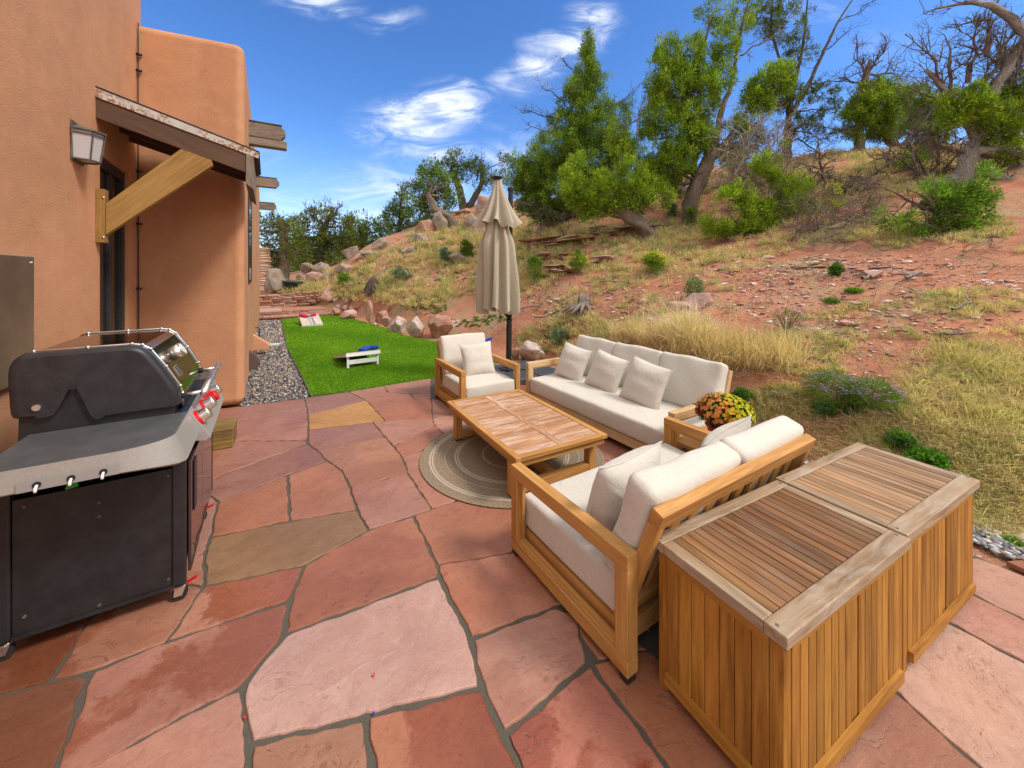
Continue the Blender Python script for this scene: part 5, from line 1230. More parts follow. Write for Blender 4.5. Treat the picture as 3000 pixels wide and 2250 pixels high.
for q in [(938, 984, 850, 899, 21, M_rpink, 'tall leaning pink boulder at the end of the stone wall'), (976, 998, 873, 893, 22, M_rpale, 'small white tipped stone beside the leaning pink boulder'), (1001, 1023, 896, 915, 23, M_rpink, 'squat pink stone in the pile beyond the lawn corner'),
          (1020, 1040, 896, 914, 24, M_rpale, 'pale stone in the pile right of the squat pink one'), (1008, 1028, 877, 899, 25, M_rred, 'upright red stone topping the pile beyond the lawn'), (985, 1003, 893, 907, 26, M_rpale, 'little grey stone at the foot of the leaning boulder'), (1035, 1058, 897, 909, 27, M_rred, 'dark flat capstone on the pile beyond the lawn')]:
    rock_px(*q, group=G2)
rock_px(1512, 1600, 1003, 1060, 31, M_rpale, 'pale pink boulder right of the umbrella mast', group='rocks behind the umbrella base'); rock_px(1494, 1527, 1022, 1056, 32, M_rred, 'small red stone between umbrella mast and pale boulder', group='rocks behind the umbrella base')
for q in [(1004, 1050, 719, 762, 41, M_rgrey, 'rounded brown boulder on the ridge below the dark trees'), (1050, 1112, 725, 752, 42, M_rgrey, 'long low grey boulder on the ridge line'), (1031, 1070, 743, 770, 43, M_rpink, 'pinkish boulder tucked below the long grey one'), (1094, 1140, 696, 733, 44, M_rgrey, 'jagged grey boulder topped with dry grass near the pinyons'),
          (880, 918, 770, 803, 45, M_rgrey, 'mossy square boulder on the left ridge'), (915, 970, 767, 803, 46, M_rgrey, 'wide mossy boulder right of the square one'), (900, 965, 800, 832, 47, M_rpink, 'tilted pink slab rock half buried in straw'), (945, 971, 797, 822, 48, M_rgrey, 'dark domed rock in straw above the wall'),
          (982, 1048, 774, 803, 49, M_rgrey, 'flat grey boulder in the golden grass mid slope'), (866, 903, 803, 825, 50, M_rpink, 'low dusty rock behind the planter tub'), (768, 844, 792, 866, 51, M_rgrey, 'big lichen crusted boulder standing beside the far wing of the house'),
          (1203, 1254, 683, 712, 52, M_rgrey, 'dark wedge rock high on the left slope'), (1171, 1220, 716, 744, 53, M_rgrey, 'cracked grey rock in the straw mid slope'), (1317, 1385, 734, 778, 54, M_rgrey, 'broad brown boulder left of the umbrella canopy'), (1357, 1398, 676, 703, 55, M_rgrey, 'brown block above the broad boulder'),
          (1216, 1280, 644, 684, 56, M_rred, 'rusty outcrop under the left pinyon'), (1262, 1318, 618, 677, 57, M_rgrey, 'tall dark outcrop rock below the pinyon roots'), (1354, 1404, 622, 680, 58, M_rgrey, 'leaning slab in the ridge outcrop by the umbrella top'), (1328, 1390, 607, 630, 59, M_rred, 'flat orange caprock on the ridge outcrop'),
          (1388, 1442, 566, 640, 60, M_rpink, 'highest rounded outcrop rock just left of the umbrella tip'), (1396, 1430, 625, 690, 61, M_rpink, 'dark sided boulder behind the umbrella canopy'), (1016, 1048, 826, 847, 62, M_rred, 'small rusty rock on bare red soil above the lawn'), (970, 990, 810, 833, 63, M_rred, 'rust coloured lump right of the domed rock')]:
    rock_px(*q)
for q in [(1430, 1505, 383, 425, 71, M_rgrey, 'dark slab outcrop behind the tall juniper trunk'), (1250, 1330, 440, 470, 72, M_rgrey, 'shaded ledge rock beneath the conical juniper'), (1478, 1552, 636, 668, 73, M_rpink, 'broad flat pink slab set in red soil mid slope'), (1440, 1500, 655, 672, 74, M_rpink, 'thin pink slab left of the broad flat one'),
          (1668, 1716, 898, 920, 75, M_rpink, 'flat mauve stone lying behind the flower pot'), (1955, 2010, 588, 600, 81, M_rpink, 'short pale ledge stone at the right of the soil bank'), (1180, 1240, 450, 470, 82, M_rgrey, 'grey rock in shade between the juniper trunks')]:
    rock_px(*q, P=True, dep=1.0, ext=.5)
def ledge(x0, x1, yb, seed, m, label, n=9):
    a = hit(x0*K, yb*K); b = hit(x1*K, yb*K); L = (b-a).length; d_ = (b-a).normalized(); c = (a+b)/2; mb = MB(); r = random.Random(seed); back = Vector((c.x, c.y, 0)).normalized()
    for i in range(n):
        v = rock_mesh(seed*17+i, IV3, IF3, 16, .5, .05); s_ = np.array([L*r.uniform(.28, .55), L*r.uniform(.16, .28), L*r.uniform(.035, .06)])/2
        v = v*s_; an = math.atan2(d_.y, d_.x)+r.uniform(-.35, .35); R_ = np.array(Matrix.Rotation(an, 3, 'Z') @ Matrix.Rotation(r.uniform(-.10, .10)-.05, 3, 'Y')); v2 = v @ R_.T
        k = r.uniform(-.36, .36); o = d_*L*k+back*r.uniform(0, .12)*L+Vector((0, 0, L*(.03+.028*(i % 4)))); v2 = v2+np.array(o); mb.add(v2, IF3, v*3+seed+i, tuple(q*r.uniform(.75, 1.15) for q in (1, 1, 1)))
    o = mb.build('rock_ledge', m, smooth=False); g0 = H1(c.x, c.y); o.location = (c.x, c.y, g0-.03); return tag(o, label, 'rock ledge', 'rock ledges in the bank')
for q in [(1150, 1245, 562, 76, M_rred, 'layered red ledge right of the umbrella canopy'), (1225, 1330, 571, 77, M_rpink, 'low pink ledge above the yellow bushes'), (1700, 1800, 582, 78, M_rred, 'layered dark red ledge in the bare soil bank'), (1790, 1885, 586, 79, M_rred, 'second layered ledge in the soil bank, farther right'), (1870, 1965, 582, 80, M_rpink, 'third low ledge in the soil bank, palest and rightmost'),
          (1265, 1420, 505, 84, M_rgrey, 'dark mossy ledge running under the leaning juniper'), (1120, 1260, 538, 85, M_rred, 'long thin red ledge below the conical juniper'), (1430, 1510, 660, 86, M_rpink, 'broken pink ledge beside the broad flat slab'), (640+520, 640+620, 590, 87, M_rred, 'short rusty ledge among straw left of the yellow bushes')]: ledge(*q)
# scattered stone chips
def scatter(n, regions):
    """(Px,Py,rx,ry,weight) ellipses in the photograph, thrown onto the ground"""
    out = []; w_ = np.array([r[4] for r in regions], float); w_ /= w_.sum()
    for r, k in zip(regions, (w_*n).astype(int)):
        c = hit(r[0]*K, r[1]*K); 
        a = RNG.uniform(0, 6.28, k); q = np.sqrt(RNG.uniform(0, 1, k)); px = (r[0]+r[2]*q*np.cos(a))*K; py = (r[1]+r[3]*q*np.sin(a))*K
        for x, y in zip(px, py): out.append((x, y))
    return out
# fast vectorised sight-line hits
def hits(px, py, y0=1.6, y1=45, steps=420):
    px = np.asarray(px, float); py = np.asarray(py, float); Y = np.geomspace(y0, y1, steps); out = np.zeros((len(px), 3))
    for s in range(0, len(px), 1500):
        a = px[s:s+1500, None]; b = py[s:s+1500, None]; X = (a-CX)*Y/FP; Z = EYE-(b-HZ)*Y/FP; h = grid_h(X, Y+0*a); i = np.argmax(Z < h, 1); i[i == 0] = len(Y)-1; r = np.arange(len(i))
        out[s:s+1500] = np.stack([X[r, i], Y[i], h[r, i]], 1)
    return out
# ground heights cached on a grid
gx = np.linspace(-16, 24, 500); gy = np.linspace(.5, 44, 560); GXX, GYY = np.meshgrid(gx, gy); GHH = hgt(GXX, GYY)
def grid_h(x, y):
    x, y = np.broadcast_arrays(x, y)
    fx = np.clip((x-gx[0])/(gx[1]-gx[0]), 0, 498.999); fy = np.clip((y-gy[0])/(gy[1]-gy[0]), 0, 558.999); i = fx.astype(int); j = fy.astype(int); u = fx-i; v = fy-j
    return GHH[j, i]*(1-u)*(1-v)+GHH[j, i+1]*u*(1-v)+GHH[j+1, i]*(1-u)*v+GHH[j+1, i+1]*u*v
def region_pts(n, regions):
    L = scatter(n, regions); a = np.array(L); h = hits(a[:, 0], a[:, 1]); k = (sdist(h[:, 0], h[:, 1]) > .08) & (h[:, 1] < 40); return h[k]
P_ = region_pts(5200, [(2450, 750, 260, 160, 2.5), (1900, 640, 330, 90, 6), (1500, 640, 200, 70, 2), (1250, 650, 150, 60, 1.5), (950, 560, 160, 60, 1.5), (1850, 780, 300, 120, 2), (2050, 900, 180, 120, 1), (1700, 580, 300, 30, 2)])
S_ = np.exp(RNG.normal(size=len(P_))*.7)*.013*np.clip(P_[:, 1]/6, .7, 2.2)
mb = pebbles(P_+np.array([0, 0, .004]), S_, .38, np.array([(.50, .27, .20), (.62, .42, .34), (.42, .18, .12), (.70, .58, .50), (.34, .19, .14)])[RNG.integers(0, 5, len(P_))], .22)
tag(mb.build('stone_chips', M_peb, smooth=False), 'small pink stone chips littering the red hillside soil', 'stones', kind='stuff')

# ================================================================ dry grass
def tufts(P, nb, L, Wd, spread, mat, name, label, cat, tint=None, droop=.25):
    n = len(P); L = np.broadcast_to(L, n)*RNG.uniform(.7, 1.3, n); m_ = n*nb; rep = np.repeat(np.arange(n), nb)
    D = RNG.normal(size=(m_, 3))*spread; D[:, 2] = 1; D /= np.linalg.norm(D, axis=1)[:, None]; base = P[rep]+RNG.normal(size=(m_, 3))*np.array([1, 1, 0])*(L[rep]*.16)[:, None]
    l = L[rep]*RNG.uniform(.5, 1.15, m_); wd = np.broadcast_to(Wd, n)[rep]*RNG.uniform(.7, 1.3, m_)
    V_, F_ = quads(base, D, l, wd, -l*droop*RNG.uniform(0, 1, m_)*(1-D[:, 2])*3)
    tc = RNG.uniform(.75, 1.2, (n, 1))*np.ones(3) if tint is None else tint
    mb = MB(); mb.add(V_, F_, None, np.repeat(tc[rep], 4, 0)); return tag(mb.build(name, mat), label, cat, kind='stuff')
reg = [(1080, 560, 150, 90, 9), (900, 600, 130, 70, 5), (1000, 520, 120, 50, 4), (760, 620, 120, 40, 3), (700, 630, 120, 25, 2.5), (1150, 520, 120, 50, 4), (1350, 540, 160, 50, 4), (1550, 520, 200, 45, 3), (1450, 590, 240, 50, 3),
       (1330, 660, 130, 60, 1.5), (2100, 900, 160, 130, 6), (1950, 960, 120, 70, 3), (2130, 760, 120, 60, 3), (1750, 760, 120, 60, 3), (1900, 700, 170, 40, 1.2), (2100, 660, 120, 30, 1), (1250, 740, 130, 50, 3), (1700, 880, 90, 40, 2.2), (1650, 500, 350, 30, 5), (2000, 500, 200, 40, 3), (1600, 420, 250, 60, 5), (1900, 370, 260, 60, 7), (2140, 1050, 90, 100, 5), (2420, 900, 230, 220, 6), (2500, 560, 300, 90, 5), (2900, 800, 300, 200, 3), (2000, 1020, 100, 40, 2)]
P_ = region_pts(13500, reg); k = wob(P_[:, 0], P_[:, 1], 1.7)+.6*wob(P_[:, 0], P_[:, 1], 5.5)+RNG.normal(size=len(P_))*.4 > -.15; P_ = P_[k]
Lg = np.clip(.035+.016*P_[:, 1], .07, .34)
tint = np.where(RNG.uniform(size=(len(P_), 1)) < .16, np.array([[.55, .8, .45]]), RNG.uniform(.72, 1.15, (len(P_), 1))*np.array([[1, .97, .88]]))
tufts(P_, 26, Lg, .0011+.00050*P_[:, 1], .62, M_straw, 'dry_grass', 'golden dry bunch grass tufts scattered over the hillside', 'dry grass', tint)
# fallen straw lying flat in the near right corner
P_ = region_pts(1900, [(2080, 930, 160, 150, 5), (1900, 960, 170, 60, 3), (1700, 900, 100, 50, 1.5), (2150, 1100, 70, 90, 3), (1600, 790, 260, 40, 1.2)])
tufts(P_+np.array([0, 0, .01]), 9, .13, .0022, 2.2, M_straw, 'fallen_straw', 'flattened straw stems lying on the soil at the right edge', 'straw', None, .05)
# tall pale clump behind the sofa
def patchy(P, f, th, sh=0): k = wob(P[:, 0]*1.0+sh, P[:, 1]-sh, f)+RNG.normal(size=len(P))*.25 > th; return P[k]
P_ = patchy(region_pts(230, [(1380, 738, 60, 20, 1.5), (1480, 757, 75, 28, 4), (1570, 780, 70, 24, 4), (1665, 790, 55, 20, 3)]), 3.1, -.35)
tufts(P_, 46, .36*np.exp(RNG.normal(size=len(P_))*.28), .0030, .50, M_straw, 'tall_grass_clump', 'tall pale straw clump growing directly behind the long sofa', 'tall grass', RNG.uniform(.75, 1.25, (len(P_), 1))*np.array([[1.08, 1.03, 1.0]]), .6)
P_ = patchy(region_pts(520, [(1480, 730, 50, 18, 3), (1430, 742, 40, 14, 2), (1550, 745, 50, 16, 1)]), 3.1, -.1)
tufts(P_, 26, .40*np.exp(RNG.normal(size=len(P_))*.25), .0022, .75, M_straw, 'bleached_brush', 'bleached wispy stems crowning the straw clump behind the sofa', 'dry stems', RNG.uniform(.95, 1.3, (len(P_), 1))*np.array([[1.1, 1.12, 1.35]]), .3)
P_ = patchy(region_pts(460, [(2110, 790, 100, 40, 4), (1990, 860, 60, 50, 2.5), (2160, 880, 50, 60, 3), (1940, 800, 40, 30, 1), (2080, 900, 90, 40, 2)]), 3.4, .28, 3)
tufts(P_, 30, .19*np.exp(RNG.normal(size=len(P_))*.3), .0023, .8, M_straw, 'golden_grass_clump', 'golden green bunch grasses arching at the right edge of the bank', 'bunch grass', RNG.uniform(.6, 1.15, (len(P_), 1))*np.array([[1, 1.03, .80]]), .7)
P_ = region_pts(1500, [(1900, 620, 330, 90, 4), (1500, 620, 220, 70, 2), (1250, 660, 160, 60, 1.5), (950, 560, 160, 60, 1), (1850, 520, 330, 30, 3), (1900, 800, 260, 120, 2), (1600, 520, 250, 30, 2)])
tufts(P_+np.array([0, 0, .012]), 2, .10+.012*P_[:, 1], .0022+.0004*P_[:, 1], 2.6, M_dead, 'stick_litter', 'short grey and brown twigs littering the hillside soil', 'twigs', RNG.uniform(.35, 1.1, (len(P_), 1))*np.ones(3), .05)
# low green weeds along the lawn boulders and on the bank
P_ = region_pts(420, [(900, 655, 50, 20, 2), (930, 665, 40, 18, 2), (985, 600, 50, 18, 1), (860, 590, 40, 14, 1), (1180, 660, 60, 20, .5), (1205, 735, 25, 16, 2), (1000, 700, 60, 8, 1.5), (1840, 885, 60, 20, .6), (1060, 690, 40, 8, 1)])
tufts(P_, 26, .075, .0075, .9, M_weed, 'ground_weeds', 'low green weeds creeping among the stones above the lawn', 'weeds')

# ================================================================ shrubs and flowers as plants of their own
def foliage(blobs, clump, nleaf, ll, lw, rng, up=.5, tintbase=(1, 1, 1), gap=.28):
    """blobs: (centre, radii(3), n clumps). Returns leaf quads, tints and clump centres"""
    PP = []; DD = []; LL_ = []; WW = []; TT = []; CC = []
    for c, rad3, ncl in blobs:
        d_ = rng.normal(size=(ncl, 3)); d_ /= np.linalg.norm(d_, axis=1)[:, None]; q = rng.uniform(.22, 1, ncl)**.5
        lobes = rng.normal(size=(7, 3)); lobes /= np.linalg.norm(lobes, axis=1)[:, None]; q *= .70+.42*np.clip(np.max(d_ @ lobes.T, 1), 0, 1)**2
        cc = np.array(c)+d_*q[:, None]*np.array(rad3)
        keep = (np.sin(cc[:, 0]*3.1+c[2])*np.sin(cc[:, 1]*2.7+1)*np.sin(cc[:, 2]*3.7+c[0])) > -gap
        cc = cc[keep]; n = len(cc); CC.append(cc)
        size = clump*rng.uniform(.6, 1.35, n); m_ = n*nleaf; rep = np.repeat(np.arange(n), nleaf)
        o = rng.normal(size=(m_, 3)); o /= np.linalg.norm(o, axis=1)[:, None]; rr_ = rng.uniform(.15, 1, m_)**.7
        asc = np.array([.85, .85, 1.2]); P = cc[rep]+o*(rr_*size[rep])[:, None]*asc
        outw = (cc-np.array(c)); outw /= np.linalg.norm(outw, axis=1)[:, None]+1e-6
        D = o*.8+outw[rep]*.5+np.array([0, 0, up])+rng.normal(size=(m_, 3))*.35; D /= np.linalg.norm(D, axis=1)[:, None]
        PP.append(P); DD.append(D); LL_.append(ll*rng.uniform(.4, 1.5, m_)); WW.append(lw*rng.uniform(.5, 1.4, m_))
        t_ = (rng.uniform(.50, 1.42, (n, 1))*np.array([[1, 1, 1]])+rng.normal(size=(n, 3))*.05)*np.array(tintbase); TT.append(np.clip(t_, .1, 2)[rep])
    return [np.concatenate(a) for a in (PP, DD, LL_, WW, TT)], np.concatenate(CC)
def leafball(name, mat, c, rx, rz_, n, ll, lw, up=.3, parent=None, tint=(1, 1, 1), hollow=.5, seed=0, flat=.0):
    r = np.random.default_rng(seed+77); d_ = r.normal(size=(n, 3)); d_ /= np.linalg.norm(d_, axis=1)[:, None]; rad2 = r.uniform(hollow, 1, n)**.6
    nb = 14; bc = r.normal(size=(nb, 3)); bc /= np.linalg.norm(bc, axis=1)[:, None]; lob = np.max(d_ @ bc.T, 1); rad2 *= .45+.60*np.clip(lob, 0, 1)**3
    if flat: d_[:, 2] = np.abs(d_[:, 2])-.15
    P = np.array(c)+d_*rad2[:, None]*np.array([rx, rx, rz_]); D = d_+np.array([0, 0, up])+r.normal(size=(n, 3))*.45; D /= np.linalg.norm(D, axis=1)[:, None]
    V_, F_ = quads(P, D, r.uniform(.6, 1.2, n)*ll, r.uniform(.7, 1.2, n)*lw); sh = (.75+.4*r.uniform(size=n))[:, None]*np.array(tint)
    mb = MB(); mb.add(V_, F_, None, np.repeat(sh, 4, 0)); return mb.build(name, mat, parent)
def shrub(px, py, w_, h_, label, name='shrub', mat=None, ll=.05, lw=.008, n=2600, tint=(1, 1, 1), flowers=None, nf=300, group='small plants on the bank', seed=0, stems=10, cat='shrub'):
    b = hit(px*K, py*K); s = b.y/FP*K; rt = empty(name, b, 0, label, cat, group); rx, rh = w_*s/2, h_*s/2
    if name in ('juniper_sapling', 'rabbitbrush', 'weed', 'sagebrush') and py < 760:
        r9 = np.random.default_rng(seed+40); B = [((0, 0, rh*.8), (rx*.55, rx*.55, rh*.75), 16)]
        for _ in range(9):
            a9 = r9.uniform(0, 6.28); q9 = r9.uniform(.35, .75); z9 = r9.uniform(.25, 1.75); tp = 1-.35*abs(z9-.7); B.append(((rx*q9*tp*math.cos(a9), rx*q9*tp*math.sin(a9), rh*z9), (rx*.30, rx*.30, rh*r9.uniform(.2, .5)), 7))
        cl9 = max(rx, rh)*.17; nl = max(14, int(n/85)); (P9, D9, L9, W9, T9), _c = foliage(B, cl9, nl, ll*.9, lw, r9, .9, tint, .9); V9, F9 = quads(P9, D9, L9, W9); m9 = MB(); m9.add(V9, F9, None, np.repeat(T9, 4, 0)); m9.build('foliage', mat or M_jun, rt)
    else: leafball('foliage', mat or M_jun, (0, 0, rh*1.0), rx, rh, n, ll, lw, .5, rt, tint, .3, seed)
    mb = MB(); rr = random.Random(seed)
    for _ in range(stems): a = rr.uniform(0, 6.28); mb.tube([(0, 0, -.03), (rx*.35*math.cos(a), rx*.35*math.sin(a), rh*.7), (rx*.7*math.cos(a), rx*.7*math.sin(a), rh*1.4)], [.008, .005, .002], 4)
    mb.build('stems', M_dead, rt)
    if flowers:
        r = np.random.default_rng(seed+5); d_ = r.normal(size=(nf, 3)); d_[:, 2] = np.abs(d_[:, 2]); d_ /= np.linalg.norm(d_, axis=1)[:, None]; P = np.array([0, 0, rh])+d_*np.array([rx, rx, rh])*r.uniform(.9, 1.12, nf)[:, None]
        vs = []; fs = s*flowers[1]/K
        for p in P:
            for q in range(5): a = 2*math.pi*q/5+p[0]*40; vs += [p, p+np.array([math.cos(a-.4), math.sin(a-.4), .25])*fs*.7, p+np.array([math.cos(a), math.sin(a), .3])*fs, p+np.array([math.cos(a+.4), math.sin(a+.4), .25])*fs*.7]
        mb = MB(); mb.add(np.array(vs), np.arange(len(vs)).reshape(-1, 4), None, flowers[0]); mb.build('blooms', M_petal, rt)
    return rt
shrub(1155, 612, 52, 66, 'bright green juniper sapling right of the umbrella canopy', 'juniper_sapling', ll=.07, lw=.010, seed=1, n=3400)
shrub(1248, 594, 52, 48, 'yellow flowering rabbitbrush nearer the umbrella', 'rabbitbrush', M_weed, .09, .006, 2600, (1.3, 1.25, .8), ((.72, .60, .03), 3.2), 260, 'yellow flowering bushes', 2)
shrub(1415, 590, 52, 46, 'yellow flowering rabbitbrush below the tall juniper trunk', 'rabbitbrush', M_weed, .09, .006, 2800, (1.5, 1.5, .7), ((.78, .68, .03), 3.2), 300, 'yellow flowering bushes', 3)
shrub(1005, 562, 40, 40, 'dark green juniper sapling on the straw slope left of the umbrella', 'juniper_sapling', ll=.12, lw=.02, seed=4)
shrub(962, 572, 34, 34, 'grey green sage bush left of the dark sapling', 'sagebrush', M_sage, .10, .018, 1500, seed=5)
shrub(1210, 748, 54, 40, 'feathery grey green weed in front of the stump', 'weed', M_sage, .06, .006, 2200, seed=6)
shrub(870, 606, 60, 24, 'low grey green sage mat on the slope', 'sagebrush', M_sage, .09, .02, 1500, seed=7)
shrub(745, 618, 34, 26, 'yellow green weed behind the planter tub', 'weed', M_weed, .10, .02, 1200, (1.4, 1.3, .7), seed=8)
shrub(1492, 492, 24, 42, 'young juniper at the foot of the tall trunk', 'juniper_sapling', ll=.09, lw=.014, n=1400, seed=9)
shrub(1452, 470, 26, 30, 'blue green bush left of the tall trunk', 'sagebrush', M_sage, .10, .016, 1000, (.8, 1.1, .8), seed=10)
shrub(1806, 598, 18, 26, 'single green seedling above the ledge rocks', 'seedling', M_weed, .07, .010, 600, seed=11)
shrub(1845, 634, 30, 10, 'flat green rosette beside the driftwood stick', 'rosette', M_weed, .04, .009, 500, (1.3, 1.4, .7), seed=12)
shrub(1796, 655, 26, 9, 'lower flat green rosette on bare soil', 'rosette', M_weed, .04, .009, 400, (1.3, 1.4, .7), seed=13)
shrub(1500, 642, 30, 34, 'spiky grey yucca like tuft above the broad slab', 'bunchgrass', M_sage, .12, .006, 900, (1.3, 1.2, .9), seed=14)
AS = 'purple asters on the bank'; PU = ((.42, .30, .62), 4.2)
shrub(1800, 872, 100, 66, 'larger purple aster clump in dry grass, left half', 'aster_clump', M_weed, .10, .0020, 2600, (1.5, 1.2, .7), PU, 240, AS, 15, 24, 'asters')
shrub(1886, 886, 96, 62, 'purple aster clump adjoining on the right, greener stems', 'aster_clump', M_weed, .10, .0020, 2300, (1.4, 1.2, .7), PU, 200, AS, 16, 24, 'asters')
shrub(1782, 902, 42, 30, 'small pinkish aster just behind the loveseat cushions', 'aster_clump', M_weed, .04, .005, 1300, (1, 1.1, .8), PU, 26, AS, 17, 10, 'asters')
shrub(1948, 975, 48, 36, 'purple topped aster behind the storage boxes', 'aster_clump', M_weed, .05, .007, 1700, (1, 1.2, .6), PU, 46, AS, 18, 10, 'asters')
shrub(2003, 1004, 70, 30, 'low green leafy aster mat behind the right storage box', 'aster_clump', M_weed, .05, .010, 1900, (1, 1.3, .6), PU, 12, AS, 19, 10, 'asters')
shrub(1604, 868, 36, 26, 'dark green weed right behind the flower pot', 'weed', M_weed, .04, .010, 900, (.7, 1, .7), seed=20)
shrub(2190, 1185, 26, 14, 'tiny green weed in the pebbles at the patio edge', 'weed', M_weed, .035, .008, 300, (1.2, 1.4, .7), seed=21)
shrub(1480, 730, 30, 40, 'leggy lavender flowered weed in the tall straw', 'aster_clump', M_weed, .07, .004, 500, (.9, .9, .6), PU, 40, AS, 22, 14, 'asters')
shrub(1700, 720, 60, 60, 'sparse lavender aster stems on red soil', 'aster_clump', M_weed, .07, .003, 420, (.9, .9, .6), PU, 45, AS, 23, 18, 'asters')
# ================================================================ trees
def knobby(mb, pts, rad, sides=10, seed=0, tint=(1, 1, 1), twist=1.0):
    """bark tube with flutes that twist along the stem"""
    rr = random.Random(seed); ph = rr.uniform(0, 6); P = []; Rd = []
    # resample
    for i in range(len(pts)-1):
        n = max(2, int((Vector(pts[i+1])-Vector(pts[i])).length/.14))
        for j in range(n):
            s = j/n; P.append(Vector(pts[i]).lerp(Vector(pts[i+1]), s)); Rd.append(rad[i]*(1-s)+rad[i+1]*s)
    P.append(Vector(pts[-1])); Rd.append(rad[-1])
    # smooth + wander
    for _ in range(3): P = [P[0]]+[(P[i-1]+P[i]*2+P[i+1])/4 for i in range(1, len(P)-1)]+[P[-1]]
    P = [p+Vector((rr.gauss(0, 1), rr.gauss(0, 1), rr.gauss(0, 1)))*min(.02, r*.18) for p, r in zip(P, Rd)]
    v = []; g = []; ref = None; L = 0; off = rr.uniform(0, 40)
    for i, p in enumerate(P):
        t = (P[min(i+1, len(P)-1)]-P[max(i-1, 0)]).normalized()
        if ref is None: ref = t.orthogonal().normalized()
        a = (ref-t*ref.dot(t)).normalized(); ref = a; b = t.cross(a)
        if i: L += (p-P[i-1]).length
        for k in range(sides):
            th = 2*math.pi*k/sides; tw = th+L*twist
            q = Rd[i]*(1+.20*math.sin(3*tw+ph)+.12*math.sin(5*tw-ph*2)+rr.uniform(-.05, .05)); v.append(tuple(p+(a*math.cos(th)+b*math.sin(th))*q)); g.append((L*.8+off, q*math.cos(tw)*2, q*math.sin(tw)*2+off))
    n = len(P); f = [(i*sides+k, i*sides+(k+1) % sides, (i+1)*sides+(k+1) % sides, (i+1)*sides+k) for i in range(n-1) for k in range(sides)]+[tuple((n-1)*sides+k for k in range(sides))]
    mb.add(v, f, g, tint)
def wander(a, b, rr, n=5, amp=.12):
    a = Vector(a); b = Vector(b); L = (b-a).length; out = [a]
    for i in range(1, n): out.append(a.lerp(b, i/n)+Vector((rr.gauss(0, 1), rr.gauss(0, 1), rr.gauss(0, .7)))*L*amp*math.sin(math.pi*i/n)*.6)
    return out+[b]
def twigs(mb, p, d_, L, r, lvl, rr, tint=(1, 1, 1), spread=.75, up=.05, nch=(2, 4), jag=.3):
    """dead branching: crooked tapering stems"""
    n = 4 if lvl > 0 else 3; pts = [p]; dd = d_.copy()
    for i in range(n): dd = (dd+Vector((rr.gauss(0, jag), rr.gauss(0, jag), rr.gauss(0, jag)+up))*.7).normalized(); pts.append(pts[-1]+dd*L/n)
    mb.tube(pts, [r*(1-.55*i/n) for i in range(n+1)], 5 if r > .02 else 4 if r > .008 else 3, tint, cap=False)
    if lvl <= 0: return
    for _ in range(rr.randint(*nch)):
        k = rr.randint(1, n); q = pts[k]; nd = (dd*.6+Vector((rr.gauss(0, spread), rr.gauss(0, spread), rr.gauss(0, spread)))).normalized()
        twigs(mb, q, nd, L*rr.uniform(.45, .75), r*.5, lvl-1, rr, tint, spread, up, nch, jag)
